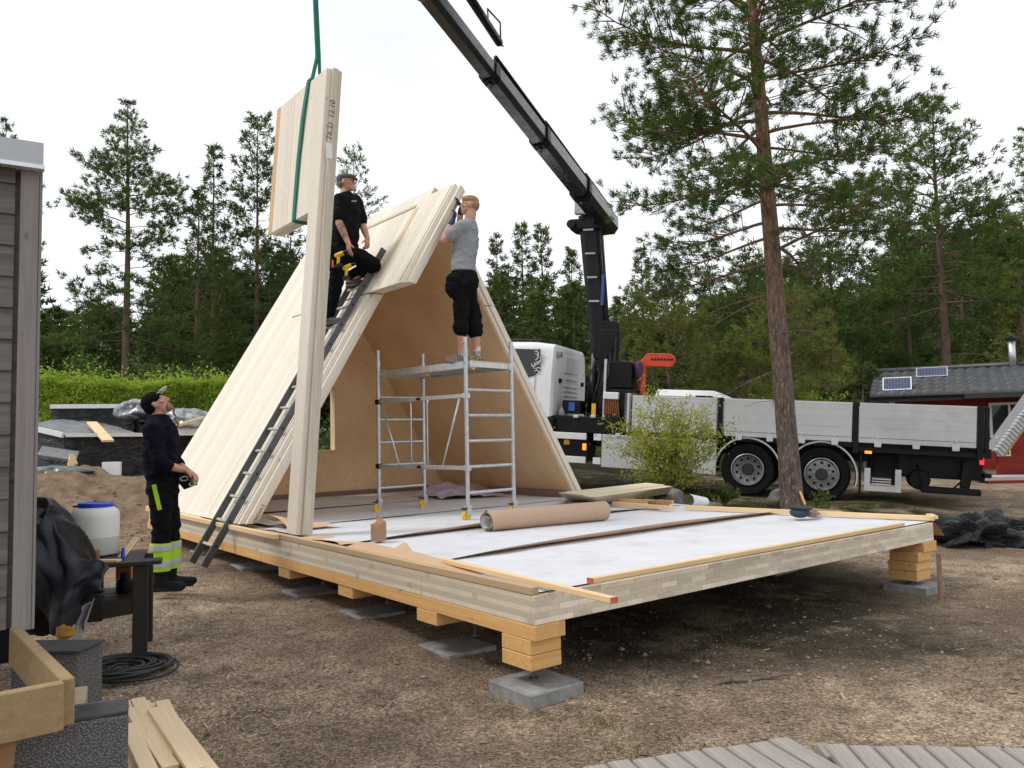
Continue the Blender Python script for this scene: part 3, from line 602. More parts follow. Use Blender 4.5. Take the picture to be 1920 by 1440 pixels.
# rim laths nailed to the edges
build('rim_lath',MB().box((-.006,.015,.001),(.05,4.0,.046)),lathg,PLAT,label='weathered rim lath along the near left edge',bevel=.003)
e=PF.hit(515,1003,2,.045); build('rim_lath',MB().box((-.055,e.y,.002),(-.008,6.95,.047)),lathm,PLAT,label='fresh yellow rim lath further back on the left edge',bevel=.003)
build('rim_lath',MB().box((-.012,6.0,-.02),(.035,8.33,.046)),lathm,PLAT,bevel=.003)
build('rim_lath',MB().box((4.96,4.5,.002),(5.01,8.2,.06)),lathm,PLAT,bevel=.003)
conc=plain('concrete',(.27,.27,.26),.9,0,.3,10,bs=.7,bd=.006,grime=((.14,.12,.10),.5))
screwm=plain('galvanised_screw',(.16,.15,.14),.5,.6,.3,20)
def pier(x,y,n,lab,slab=.2,rot=0.,off=(0,0),top=-.256,sink=0,bl=(.2,.27)):
    """footing slab with screw, and n lying timber blocks up to the beam"""
    w_=PF.to((x,y,0)); gl=g1(w_.x,w_.y); zg=gl-PF.to((0,0,0)).z
    T_=thing('footing_slab','','concrete slab',mat=PF.m@Matrix.Translation((x+off[0],y+off[1],zg))@Matrix.Rotation(rnd.uniform(-.05,.05),4,'Z'))
    T_['label']=lab[0]; T_['group']='footing slabs under the platform'
    build('slab',MB().box((-slab,-slab,-.08),(slab,slab,.075-sink)),conc,T_,bevel=.006)
    zb=top-n*.088
    build('screw',MB().tube([(0-off[0],0-off[1],.07),(0-off[0],0-off[1],zb-zg)],.011,8),screwm,T_)
    build('screw_plate',MB().lathe([(.03,0),(.03,.012)],(0-off[0],0-off[1],.076),(0,0,1),10),screwm,T_)
    for k in range(n):
        jx,jy=rnd.uniform(-.012,.012),rnd.uniform(-.015,.015); z1=top-k*.088; 
        q=build('support_block',MB().box((x-bl[0]/2+jx,y-bl[1]/2+jy,z1-.0865),(x+bl[0]/2+jx,y+bl[1]/2+jy,z1-.0015)),orangex,PLAT,bevel=.004)
pier(.125,.17,2,['grey concrete slab in front under the nearest corner of the platform'],bl=(.235,.27),slab=.20,off=(.0,-.02))
for yy,lb in ((1.14,'dusty concrete slab, second from the nearest corner along the left edge'),(2.37,'dusty concrete slab, third from the nearest corner along the left edge'),(3.57,'dusty concrete slab, fourth from the nearest corner along the left edge')):
    pier(.40,yy,1,[lb],bl=(.78,.25),off=(-.12,.05),sink=.05)
for yy,lb in ((4.95,'concrete slab under the left edge just in front of the ladder foot'),(6.35,'concrete slab under the left edge behind the ladder foot')):
    pier(.25,yy,0,[lb],sink=.05)
pier(4.80,.14,3,['grey concrete slab under the right front corner of the platform beside the stake'],bl=(.27,.27),off=(.0,-.02))
pier(4.62,1.55,0,['concrete slab under the right edge, one in from the right corner'],top=-.262)
pier(4.79,3.4,1,['concrete slab far under the right edge of the platform'],top=-.262)
for xx,yy,lb in ((2.45,3.4,'concrete slab in the dark under the middle of the platform'),): pier(xx,yy,1,[lb],top=-.262)
# -------- membrane sheets
def two_side(name,top,under,s=3.,rough=.75):
    m,t,p=newmat(name); v=coords(t); g=_n(t,'ShaderNodeNewGeometry'); n=noise(t,v,s,5,.6)
    a=ramp(t,n,[(.35,[c*.94 for c in top]),(.65,top)]); b=ramp(t,n,[(.35,[c*.85 for c in under]),(.65,under)])
    if name=='white_membrane':
        a=mixc(t,math_(t,'MULTIPLY',ramp(t,noise(t,v,2.6,7,.75),[(.53,g3(0)),(.70,g3(1))]),.40),a,(.42,.37,.31)); a=mixc(t,math_(t,'MULTIPLY',ramp(t,noise(t,coords(t,(.6,3,1)),1.3,5,.6),[(.4,g3(1)),(.6,g3(0))]),.22),a,(.50,.52,.56))
    t.links.new(mixc(t,g.outputs['Backfacing'],a,b),p.inputs['Base Color']); p.inputs['Roughness'].default_value=rough
    bump(t,p,math_(t,'ADD',noise(t,coords(t,(1,4,1)),5,5,.6),math_(t,'ABSOLUTE',math_(t,'SUBTRACT',noise(t,coords(t,(.7,2.2,1)),1.8,3,.5,dist=.8),.5))),.6,.03); return m
memb=two_side('white_membrane',(.69,.70,.735),(.64,.42,.27))
def sheet(x0,x1,y0,y1,z,lift,nu=60,nv=24,wr=.004,edge=.07,skew=0.,over=None,seed=0.):
    def fn(u,v_):
        vv=v_**1.8; x=x0+(x1-x0)*u; y=y0+(y1-y0)*vv+skew*u
        l=lift(u); dz=l*math.exp(-((y1-y0)*vv)/edge)
        zz=z+dz+wr*(float(vnoise(x*2.3+seed,y*5+seed))+.5*float(vnoise(x*.8+seed,y*9)))
        if over and x>over: zz-=(x-over)**2*1.6; 
        return Vector((x,y,zz))
    return MB().grid(fn,nu,nv)
mb_=build('membrane_sheet',sheet(.07,5.30,.03,1.62,.008,lambda u:0,90,24,.007,over=4.98,seed=3),memb,recalc=False,frame=PF,smooth=True); tag(mb_,'bright white membrane strip covering the front of the platform floor','membrane',group='membrane strips on the platform floor')
lift2=lambda u:.002+.062*math.sin(math.pi*min(1,max(0,(u-.02)/.95)))**.8
mb_=build('membrane_sheet',sheet(.10,5.28,1.36,3.05,.013,lift2,90,34,.006,.05,skew=.16,over=4.98,seed=11),memb,recalc=False,frame=PF,smooth=True); tag(mb_,'second membrane strip from the front, its long brown edge curling up','membrane',group='membrane strips on the platform floor')
lift1=lambda u:.002+.055*math.sin(math.pi*min(1,u*1.15))
mb_=build('membrane_sheet',sheet(.18,4.9,2.72,4.5,.019,lift1,80,34,.006,.05,skew=.25,seed=21),memb,recalc=False,frame=PF,smooth=True); tag(mb_,'third membrane strip, under the brown roll and the front scaffold wheels','membrane',group='membrane strips on the platform floor')
shaded_memb=two_side('shaded_membrane',(.66,.645,.665),(.38,.26,.17))  # the white membrane toned greyer, painting in the shade under the roof
mb_=build('membrane_sheet',sheet(.3,4.8,4.35,6.0,.026,lambda u:.002,60,20,.006,.1,skew=.3,seed=31),shaded_memb,recalc=False,frame=PF,smooth=True); tag(mb_,'membrane strip in painted shade grey just inside the opening of the leaning roof','membrane',group='membrane strips on the platform floor')
mb_=build('membrane_sheet',sheet(.3,4.8,6.1,7.95,.033,lambda u:.003,60,20,.007,.1,skew=.05,seed=41),shaded_memb,recalc=False,frame=PF,smooth=True); tag(mb_,'innermost membrane strip lying against the brown gable wall','membrane',group='membrane strips on the platform floor')
brownp=two_side('brown_paper',(.47,.29,.17),(.62,.42,.26),2.)
def lerp(a,b,t_): return a+(b-a)*t_
# brown flap turned up along the left rim
def flap(u,v_):
    y=.75+2.25*u; h=float(np.interp(u,[0,.28,.42,.47,.53,.72,1],[.0,.035,.05,.115,.045,.05,.01]))
    return Vector((.085+.05*v_*v_+.1*v_,y,.012+h*v_))
tag(build('paper_flap',MB().grid(flap,50,6),brownp,recalc=False,frame=PF,smooth=True),'brown paper flap standing up along the left rim lath','paper')
tag(build('paper_strip',MB().grid(lambda u,v_:Vector((.06+.27*v_+.03*math.sin(u*9),2.55+.85*u,.045+.012*math.sin(u*5+v_*3)-.03*v_)),24,6),plain('kraft_paper',(.62,.40,.24),.8,0,.12,5),recalc=False,frame=PF,smooth=True),'folded light brown paper lying at the foot of the upright panel','paper')
tag(build('paper_flap',MB().grid(lambda u,v_:Vector((.22+.55*v_*(1-.5*u),3.95+.75*u,.05+.10*math.sin(u*2.6)*(1-v_)+.01*math.sin(v_*9))),20,10),_mats['kraft_paper'],recalc=False,frame=PF,smooth=True),'pale brown paper bulging up between the leaning roof and the upright panel','paper')
# brown roll
c0=PF.hit(925,1001,2,0); c1=PF.hit(1146,979,2,0)
ax=Vector((c1.x-c0.x,c1.y-c0.y,0)); 
def roll(u,v_):
    a=2*math.pi*4.6*u; r=.106-.012*4.6*u*(1+.25*math.sin(a*.7)); e=.018*math.sin(a*.5+1)*(1-v_)*(1 if u>.1 else 0)
    d=ax.normalized(); s=Vector((-d.y,d.x,0)); return Vector((c0.x,c0.y,0))+ax*v_-d*e*2+s*(r*math.cos(a-1.2))*.97+Vector((0,0,.112+r*math.sin(a-1.2)))+s*.10
rollm=two_side('roll_paper',(.50,.34,.235),(.60,.60,.57))
tag(build('paper_roll',MB().grid(roll,150,10),rollm,recalc=False,frame=PF,smooth=True),'big roll of brown backed membrane lying on the platform','roll')
# small torn carton
bx=PF.hit(710,1016,2,.02); T_=thing('carton','small torn brown carton standing on the white membrane in front of the scaffold','carton',mat=PF.m@Matrix.Translation((bx.x,bx.y,.028))@Matrix.Rotation(R(25),4,'Z'))
cart=plain('carton_board',(.36,.20,.125),.85,0,.15,12)
build('body',MB().hexa([(-.055,-.045,0),(.055,-.045,0),(.055,.045,0),(-.055,.045,0),(-.055,-.045,.15),(.055,-.045,.155),(.055,.045,.165),(-.055,.045,.15)]),cart,T_,bevel=.003)
build('flap',MB().add([(-.055,-.045,.15),(.055,-.045,.155),(.05,.0,.19),(-.03,.005,.185),(.01,.03,.235),(.052,.045,.165)],[(0,1,2,3),(3,2,4),(2,1,5),(2,5,4)]),cart,T_,solid=.003,recalc=False,smooth=False)
# loose laths
def lath(p0,p1,label,w_=.045,h=.045,mat=None,ends=None,name='loose_lath',cat='lath',z=None):
    p0=Vector(p0);p1=Vector(p1); M=PF.m@Matrix.Translation(p0)@(p1-p0).to_track_quat('Y','Z').to_matrix().to_4x4(); L=(p1-p0).length
    if ends is None: return tag(build(name,MB().box((-w_/2,0,-h/2),(w_/2,L,h/2)),mat or lathm,None,bevel=.003),label,cat),None
    T_=thing(name,label,cat,mat=M); build('timber',MB().box((-w_/2,.012,-h/2),(w_/2,L,h/2)),mat or lathm,T_,bevel=.003)
    build('painted_end',MB().box((-w_/2,0,-h/2),(w_/2,.0115,h/2)),redend,T_); return T_
def lathw(a,b,za,zb,label,**k):
    A=PF.hit(a[0],a[1],2,za);B=PF.hit(b[0],b[1],2,zb); 
    if k.get('ends'): return lath(A,B,label,**k)
    w_=k.get('w_',.045);h=k.get('h',.045); M=PF.m@Matrix.Translation(A)@(B-A).to_track_quat('Y','Z').to_matrix().to_4x4()
    o=build(k.get('name','loose_lath'),MB().box((-w_/2,0,-h/2),(w_/2,(B-A).length,h/2)),k.get('mat',lathm),bevel=.003); o.matrix_basis=M; return tag(o,label,k.get('cat','lath'))
lathw((1153,1126),(832,1051),.045,.045,'loose lath with a red end sticking out over the near corner',ends=1,w_=.045,h=.032)
lathw((1105,1089),(1692,983),.055,.045,'loose lath with a red end lying along the right front edge of the platform',ends=1,w_=.042,h=.032)
lathw((1285,951),(1752,972),.05,.04,'long lath on the far edge of the platform behind the hat',w_=.055,h=.045)
lathw((1262,953),(1150,944),.055,.06,'short lath lying just right of the brown roll',w_=.055,h=.045)
lathw((1262,942),(1160,938),.08,.08,'orange toned lath end beside the white pile of offcuts',w_=.05,h=.045,mat=orangew)
lathw((1742,966),(1753,970),.03,.03,'lath stub poking out at the right corner of the platform',w_=.06,h=.035)
tag(build('wood_block',MB().box((4.22,2.78,.03),(4.45,2.92,.115)),plain('reddish_block_wood',(.36,.16,.09),.8,0,.25,20),frame=PF,bevel=.004),'reddish wood block at the end of the short lath','block')
# rolled end of the membrane at the far edge
def curl(u,v_):
    a=-.4+3.6*v_; r=.085*(1.1-.35*u); return Vector((4.75+.16*u,2.62-.12*u+.02*v_,.0))+Vector((.0,-r*math.sin(a)*.8+.1,.03+r*(1-math.cos(a))*.75))
tag(build('membrane_curl',MB().grid(curl,14,20),memb,recalc=False,frame=PF,smooth=True),'curled up white end of membrane at the far edge of the platform','membrane')
# offcut pile
def H(x,y,z): return PF.hit(x,y,2,z)
tp=[H(1046,924,.175),H(1115,932,.175),H(1262,912,.175),H(1206,906,.175)]; bt=[H(1060,935,.045),H(1130,943,.045),H(1253,926,.045),H(1212,915,.045)]
T_=thing('timber_offcut','pale angle-cut panel piece lying on the back edge of the platform','timber offcut',mat=PF.m)
build('body',MB().add(bt+tp,[(0,3,2,1),(4,5,6,7),(0,1,5,4),(1,2,6,5),(2,3,7,6),(3,0,4,7)]),wood('offcut_wood',(.78,.68,.50),(.66,.55,.38),'X',.3),T_,bevel=.004)
tp2=[q+Vector((0,0,.012)) for q in (tp[0].lerp(tp[1],.1),tp[0].lerp(tp[1],.72),tp[3].lerp(tp[2],.72),tp[3].lerp(tp[2],.1))]
build('tongue',MB().add([q-Vector((0,0,.011)) for q in tp2]+tp2,[(0,3,2,1),(4,5,6,7),(0,1,5,4),(1,2,6,5),(2,3,7,6),(3,0,4,7)]),_mats['offcut_wood'],T_)
# lilac plastic sheet
def crump(u,v_):
    x=3.35+.95*u; y=5.9+.9*v_-.2*u; return Vector((x,y,.06+.16*max(0,math.sin(u*3.3))*v_+.05*float(vnoise(x*6,y*6))+.03*float(vnoise(x*14,y*13))))
tag(build('plastic_sheet',MB().grid(crump,26,22),plain('lilac_plastic',(.50,.46,.62),.35,0,.1,5),recalc=False,frame=PF,smooth=R(25)),'crumpled lilac plastic sheet lying behind the scaffold','plastic sheet')
def crump2(u,v_):
    x=4.1+.6*u; y=6.3+.6*v_; return Vector((x,y,.06+.17*math.sin(u*3.1)*v_+.05*float(vnoise(x*7,y*6))))
tag(build('paper_sheet',MB().grid(crump2,14,14),brownp,recalc=False,frame=PF,smooth=R(25)),'crumpled brown paper right of the lilac plastic sheet','paper')
# hat, pencil, gloves
hp_=PF.hit(1500,971,2,.03)
T_=thing('knee_pad_hat','','hat',mat=PF.m@Matrix.Translation((hp_.x,hp_.y,.03))); T_.name='work_hat'; T_['label']='dark blue grey work hat lying upside down near the far corner of the platform'
hatm=plain('dark_blue_felt',(.035,.045,.06),.9,0,.3,20)
build('crown',MB().ell((0,0,.055),(.10,.10,.055),n=18,m=10),hatm,T_,smooth=True)
build('brim',MB().lathe([(.075,.085),(.10,.088),(.115,.1),(.105,.115),(.085,.112)],(.0,.0,0),(.1,-.05,1),20),hatm,T_,smooth=True)
tag(build('folding_rule',MB().beam(PF.hit(1510,946,0,hp_.x-.02),PF.hit(1500,921,0,hp_.x-.02),.018,.012),plain('ochre_rule',(.62,.38,.10),.6,0,.1,20),frame=PF),'yellow folding rule sticking up out of the dark hat','folding rule')
for i,(a,b,lb) in enumerate((((.12,-.06,.02),.075,'brown leather glove nearest to the dark hat'),((.27,.0,.02),.07,'brown leather glove further right of the dark hat'))):
    q=MB().ell(Vector((hp_.x,hp_.y,.035))+Vector(a),(b,.045,.025),Matrix.Rotation(.6*i,3,'Z'))
    for f in range(5): 
        an=-.5+f*.25+.6*i; s_=Vector((hp_.x,hp_.y,.035))+Vector(a); q.cap(s_+Vector((math.cos(an)*.04,math.sin(an)*.04,0)),.014,s_+Vector((math.cos(an)*(.10 if f else .07),math.sin(an)*.10,.012)),.011,6)
    tag(build('glove',q,plain('brown_leather',(.22,.15,.11),.85,0,.3,25),frame=PF,remesh=.006),lb,'glove',group='gloves beside the hat')
# -------- A-frame
HO=thing('a_frame_cabin','half built A-frame cabin of pale timber roof panels with brown lined inside','cabin',mat=PF.m)
boardm=plain('brown_fibre_board',(.43,.265,.135),.7,0,.08,2.2,bs=.1)
def boardmat():
    m,t,p=newmat('brown_lining_board'); v=coords(t); n=noise(t,v,1.3,4); base=ramp(t,n,[(.35,(.76,.52,.29)),(.65,(.87,.635,.385))])
    f=noise(t,coords(t,(1,1,.35)),60,3,.7); base=mixc(t,.35,base,ramp(t,f,[(.35,g3(.6)),(.65,g3(1.25))]),'MULTIPLY')
    vo=_n(t,'ShaderNodeTexVoronoi'); vo.inputs['Scale'].default_value=9; t.links.new(coords(t,(1,1,.4)),vo.inputs['Vector']); sp=ramp(t,vo.outputs['Distance'],[(.03,g3(1)),(.09,g3(0))])
    base=mixc(t,math_(t,'MULTIPLY',sp,.7),base,(.20,.10,.04)); t.links.new(base,p.inputs['Base Color']); p.inputs['Roughness'].default_value=.7; bump(t,p,f,.15,.003); return m
bdm=boardmat()
sn_,cs_=K/math.hypot(1,K),1/math.hypot(1,K)
def slope_slab(name,prof,z0,z1,mat,side=1,label=None,lift=0.,parent=None,bevel=0):
    """prof: polygon of (t, depth below the outer plane); extruded up the slope from z0 to z1. side 1 left, -1 right"""
    def P(t_,d,z): 
        x=z/K; top_cut=z>3.2; x=x+(sn_*(d-lift) if top_cut else (d-lift)/sn_); zz=z-(cs_*(d-lift) if top_cut else 0); 
        return Vector((x if side>0 else 5-x,t_,zz))
    a=[P(t_,d,z0) for t_,d in prof]; b=[P(t_,d,z1) for t_,d in prof]
    return build(name,MB().rings([a,b]),mat,parent or HO,label=label,bevel=bevel)
def prof(t0,t1,st=(.05,0,.03),th=.155,e2=0):
    return [(t0+st[0],0),(t1,0),(t1,th),(t0+st[2],th),(t0+st[2],.108),(t0+st[1],.108),(t0+st[1],.05),(t0+st[0],.05)]
PT='roof_panel'
slope_slab(PT,prof(4.75,7.03),.05,2.62,roofw,label='front lower roof panel on the left slope')
slope_slab(PT,prof(7.036,8.22,(0,0,0)),.05,3.98,roofw)
slope_slab(PT,prof(3.98,4.55,(.06,0,.03)),2.635,3.88,roofw,lift=.012,label='front upper roof panel jutting out past the gable opening')
slope_slab(PT,prof(4.552,6.19,(0,0,0)),2.635,3.98,roofw,lift=.012)
slope_slab(PT,prof(6.20,7.03,(0,0,0)),2.635,3.98,roofw,lift=.004)
slope_slab(PT,prof(4.75,8.22),.05,2.62,roofw,side=-1,label='lower roof panel on the right slope')
slope_slab(PT,prof(4.75,8.22),2.632,3.83,roofw,side=-1)
tanw=wood('tan_strip_wood',(.72,.58,.42),(.62,.47,.32),'Z',.2)
slope_slab('cover_strip',[(4.70,-.006),(4.80,-.006),(4.80,-.001),(4.70,-.001)],2.82,3.74,tanw,lift=.012)
slope_slab('cover_strip',[(4.80,-.012),(6.15,-.012),(6.15,-.001),(4.80,-.001)],3.76,3.80,edgew,lift=.012)
dk=plain('dark_joint',(.10,.07,.05),.9,0,.2,5)
slope_slab('joint_strip',[(5.86,-.002),(5.875,-.002),(5.875,.0),(5.86,.0)],.10,.80,tanw)
slope_slab('joint_strip',[(4.93,-.002),(4.94,-.002),(4.94,.0),(4.93,.0)],.06,2.6,dk)
slope_slab('joint_strip',[(4.08,-.0025),(4.09,-.0025),(4.09,.0),(4.08,.0)],2.66,3.86,dk,lift=.012)
# inner lining of both slopes
slope_slab('lining',[(4.80,.1565),(8.06,.1565),(8.06,.170),(4.80,.170)],.06,3.62,bdm,side=-1)
slope_slab('lining',[(4.80,.1565),(8.06,.1565),(8.06,.170),(4.80,.170)],.06,3.62,bdm)
# gable wall with window
zi=lambda x:K*(min(x,5-x)-.195)
def gp(poly,y0=8.07,y1=8.19): return [Vector((x,y0,z)) for x,z in poly]
G=MB()
for poly in ([(.22,.03),(1.95,.03),(1.95,zi(1.95)),(.22,.045)],[(1.95,.03),(2.72,.03),(2.72,.73),(1.95,.73)],[(1.95,1.75),(2.72,1.75),(2.72,zi(2.72)),(2.5,zi(2.5)),(1.95,zi(1.95))],[(2.72,.03),(4.78,.03),(4.78,.045),(2.72,zi(2.72))]):
    G.prism(gp(poly),(0,.12,0))
build('gable_wall',G,bdm,HO)
fr_=MB()
for a,b in (((1.95,.73),(1.97,1.75)),((2.70,.73),(2.722,1.75)),((1.97,.73),(2.70,.75)),((1.97,1.73),(2.70,1.75))): fr_.box((a[0],8.045,a[1]),(b[0],8.20,b[1]))
build('window_frame',fr_,wood('frame_wood',(.76,.62,.40),(.66,.50,.30),'Z',.2),HO)
build('wall_foot',MB().box((.2,8.02,.03),(4.8,8.066,.10)),plain('brown_upturn',(.25,.17,.13),.8,0,.15,6),HO)
build('wall_foot',MB().hexa([(4.66,4.9,.03),(4.86,4.9,.03),(4.86,8.0,.03),(4.66,8.0,.03),(4.64,4.9,.10),(4.80,4.9,.16),(4.80,8.0,.14),(4.64,8.0,.10)]),_mats['brown_upturn'],HO)
mk_=plain('black_marker',(.13,.12,.11),.8,0,0,5)
# hand writing at the foot of the left roof panel
pfq=PF
def face_text(s,size,px,py,t_,rot,parent):
    q=PF.hit(px,py,1,t_); M=PF.m@Matrix.Translation(q)@Matrix(((1,0,0,0),(0,0,-1,0),(0,1,0,0),(0,0,0,1)))@Matrix.Rotation(rot,4,'Z'); return textmesh('handwriting',s,size,mk_,M,parent)
face_text('OKEAN 2',.05,486,963,4.745,R(60),HO)
# plank stack seen through the gable window
w0=PF.to((2.2,10.2,-.2)); 
for i,(dz,lb) in enumerate(((0,'pale planks seen through the gable window, lower stack'),(.14,'single pale plank on top of the stack seen through the gable window'))):
    o=build('plank_stack',MB().box((1.2,10.3+i*.1,.12+dz),(4.5,10.9,.22+dz)),lathx,frame=PF,bevel=.006); tag(o,lb,'planks')
# -------- upright panel hanging from the crane
q0=PF.hit(555,1003,1,3.5); q1=PF.hit(613,127,1,3.5)
b0,z0_,b1,z1_=q0.x,.047,q1.x,q1.z; kb=(b1-b0)/(z1_-z0_)
HP=thing('hanging_roof_panel','tall L-shaped pale roof panel held upright by the crane strap on the left platform edge','roof panel',mat=PF.m)
def pp(t_,z,d=0): return Vector((b0+kb*(z-z0_)+d,t_,z-kb*d*.3))
ta=3.5; tleg=3.72; twid=PF.hit(521,203,0,4.6); TW=4.74; zb_=3.14
for d0,d1,t0_ in ((0,.05,3.50),(.0505,.105,3.455),(.1055,.155,3.485)):
    M_=MB()
    for A,B in (((t0_,z0_),(tleg,z1_)),((tleg,zb_),(TW,z1_))):
        M_.hexa([pp(A[0],A[1],d0),pp(A[0],A[1],d1),pp(B[0],A[1],d1),pp(B[0],A[1],d0),pp(A[0],B[1],d0),pp(A[0],B[1],d1),pp(B[0],B[1],d1),pp(B[0],B[1],d0)])
    build('panel_layer',M_,roofw if d0==0 else edgew,HP)
build('edge_strip',MB().hexa([pp(TW-.10,zb_,-.003),pp(TW,zb_,-.003),pp(TW,zb_,-.0005),pp(TW-.10,zb_,-.0005),pp(TW-.10,z1_,-.003),pp(TW,z1_,-.003),pp(TW,z1_,-.0005),pp(TW-.10,z1_,-.0005)]),wood('orange_strip_wood',(.66,.44,.24),(.56,.36,.18),'Z',.2),HP)
for tt2 in (3.98,4.25): build('board_joint',MB().hexa([pp(tt2,zb_,-.002),pp(tt2+.006,zb_,-.002),pp(tt2+.006,zb_,-.0003),pp(tt2,zb_,-.0003),pp(tt2,z1_,-.002),pp(tt2+.006,z1_,-.002),pp(tt2+.006,z1_,-.0003),pp(tt2,z1_,-.0003)]),tanw,HP)
lp0=PF.hit(617,283,1,3.452); build('paper_label',MB().box((lp0.x-.03,3.4495,lp0.z-.075),(lp0.x+.03,3.4535,lp0.z+.075)),paperw,HP)
face_text('TK.D  12.10',.082,621,225,3.4525,R(84),HP)
# -------- green strap
strapm=plain('green_strap',(.0,.16,.11),.7,0,.2,30)
ts=PF.hit(580,150,0,pp(0,z1_).x).y
def rib(pts,w_): 
    M_=MB(); 
    for i in range(len(pts)-1):
        a,b=pts[i],pts[i+1]; 
        M_.hexa([a+Vector((-.006,-w_/2,0)),a+Vector((.006,-w_/2,0)),a+Vector((.006,w_/2,0)),a+Vector((-.006,w_/2,0)),b+Vector((-.006,-w_/2,0)),b+Vector((.006,-w_/2,0)),b+Vector((.006,w_/2,0)),b+Vector((-.006,w_/2,0))])
    return M_
ST=thing('lifting_strap','green lifting strap looped around the upright roof panel','strap',mat=PF.m)
fpts=[pp(ts,z1_+.01,-.012),pp(ts+.06,z1_-.35,-.022),pp(ts+.11,z1_-.8,-.018),pp(ts+.13,z1_-1.2,-.014),pp(ts+.14,zb_-.012,-.010)]
build('front_run',rib(fpts,.065),strapm,ST)
build('back_run',rib([pp(ts,z1_+.01,.165),pp(ts+.14,zb_-.01,.165)],.06),strapm,ST)
build('lower_loop',MB().tube([pp(ts+.14,zb_-.012,-.012),pp(ts+.14,zb_-.018,.05),pp(ts+.14,zb_-.012,.165)],.016,6),strapm,ST)
TIPZ=CZ+6.9
tipw=Vector((PF.to(pp(ts,z1_)).x,PF.to(pp(ts,z1_)).y,7.75))
top_=PF.lo(tipw)
build('upper_run',MB().tube([pp(ts,z1_+.01,-.012),pp(ts,z1_+.06,.03),pp(ts,z1_+.30,.065),top_-Vector((0,0,.15))],[.018,.02,.02,.018],6),strapm,ST)
build('upper_run',MB().tube([pp(ts,z1_+.01,.165),pp(ts,z1_+.06,.11),pp(ts,z1_+.30,.088),top_-Vector((0,.03,.15))],[.016,.017,.017,.016],6),strapm,ST)
# -------- ladder
def hitplane(x,y,d): # plane z-K b = d in PF
    o=PF.i@CAM; r=PF.i.to_3x3()@ray(x,y); n=Vector((-K,0,1)); s=(d-n.dot(o))/n.dot(r); return o+r*s
LD=.14
f1=hitplane(370,1068,LD); t1=hitplane(728,466,LD); f2=hitplane(345,1058,LD); t2=hitplane(700,482,LD)
tf_=(f1.y+t1.y)/2; tb_=tf_+.40
fz=(f1.z); 
def lp_(y,z): return Vector(((z-LD)/K,y,z))
LA=thing('ladder','grey aluminium ladder lying against the left roof slope','ladder',mat=PF.m)
ztop=PF.hit(726,468,1,tf_).z; zbot=PF.hit(372,1064,1,tf_).z
ladm=plain('ladder_aluminium',(.10,.103,.108),.45,.6,.15,14); ladr=plain('ladder_rung_aluminium',(.45,.45,.44),.45,.7,.15,14)
for y_ in (tf_,tb_): build('rail',MB().beam(lp_(y_,zbot),lp_(y_,ztop),.028,.075,up=(1,0,0) and Vector((-sn_,0,cs_))),ladm,LA,bevel=.004)
L_=(lp_(tf_,ztop)-lp_(tf_,zbot)).length; nr=int(L_/.28); RG=[]
for i in range(1,nr+1):
    s=i*.28/L_-.012; z=zbot+(ztop-zbot)*s; RG.append(z)
    if s<.99: build('rung',MB().beam(lp_(tf_+.012,z),lp_(tb_-.012,z),.03,.028,up=Vector((-sn_,0,cs_))),ladr,LA,bevel=.003)
for i in range(1,nr+1):
    z=RG[i-1]; build('bolt',MB().lathe([(.012,0),(.012,.004)],lp_(tf_-.0145,z),(0,-1,0),8),blackpl,LA)
print('ladder t',tf_,zbot,ztop,[round(v,2) for v in (f1.y,t1.y,f2.y,t2.y)])
# ================================================================ CRANE TRUCK (frame TF: x to the rear, y away from the camera, z up)
TK=thing('crane_truck','white flatbed truck with black loader crane and aluminium drop sides parked behind the platform','truck',mat=TF.m)
def T(x,y,w_=0.): return TF.hit(x,y,1,w_)
alup=plain('bed_side_aluminium',(.62,.63,.64),.5,.35,.05,3,grime=((.42,.40,.37),.45))
greyp=plain('toolbox_grey',(.55,.56,.57),.5,.1,.08,2,grime=((.32,.30,.27),.4))
# chassis
cm=MB().box((-4.6,.75,.78),(4.12,.95,1.05)); build('chassis_rail',cm,blackmt,TK,bevel=.01); build('chassis_rail',MB().box((-4.6,1.55,.78),(4.12,1.75,1.05)),blackmt,TK,bevel=.01)
build('bed_floor',MB().box((-2.45,.06,1.05),(4.05,2.44,1.16)),blackmt,TK,bevel=.01)
# wheels
def wheel(u,w_,front=False,side=-1):
    W_=thing('wheel','','') if False else None
    ty_=build('wheel',MB().lathe([(.34,-.13),(.47,-.15),(.505,-.12),(.515,-.05),(.515,.05),(.505,.12),(.47,.15),(.34,.13)],(u,w_+.15,.515),(0,1,0),40,False),rubber,TK,smooth=R(35))
    r=MB().lathe([(.30,.0),(.315,-.012),(.30,-.02),(.285,.02),(.27,.10 if not front else .06),(.06,.135 if not front else .03),(.0,.135 if not front else .03)],(u,w_+.01,.515),(0,1,0),36,False)
    build('rim',r,plain('wheel_rim',(.33,.34,.35),.4,.5,.2,8,grime=((.08,.07,.06),.5)),ty_,smooth=R(35))
    hb=MB().lathe([(.10,-.0 if front else .06),(.115,.02 if front else .08),(.12,.16)],(u,w_+.0,.515),(0,1,0),24)
    build('hub',hb,plain('hub_metal',(.30,.30,.30) if front else (.04,.04,.045),.4,.4,.2,8),ty_,smooth=R(35))
    for k in range(10):
        a=k*math.pi/5; c=(u+.165*math.cos(a),w_+(.035 if front else .11),.515+.165*math.sin(a)); build('wheel_nut',MB().lathe([(.016,0),(.014,-.03)],c,(0,1,0),6),screwm,ty_)
        a+=.31; c=(u+.215*math.cos(a),w_+(.052 if front else .088),.515+.215*math.sin(a)); build('rim_hole',MB().lathe([(.028,0),(.028,-.006)],c,(0,1,0),10),blackpl,ty_)
wheel(0,.06); wheel(1.36,.06,True); wheel(-4.95,.06,True)
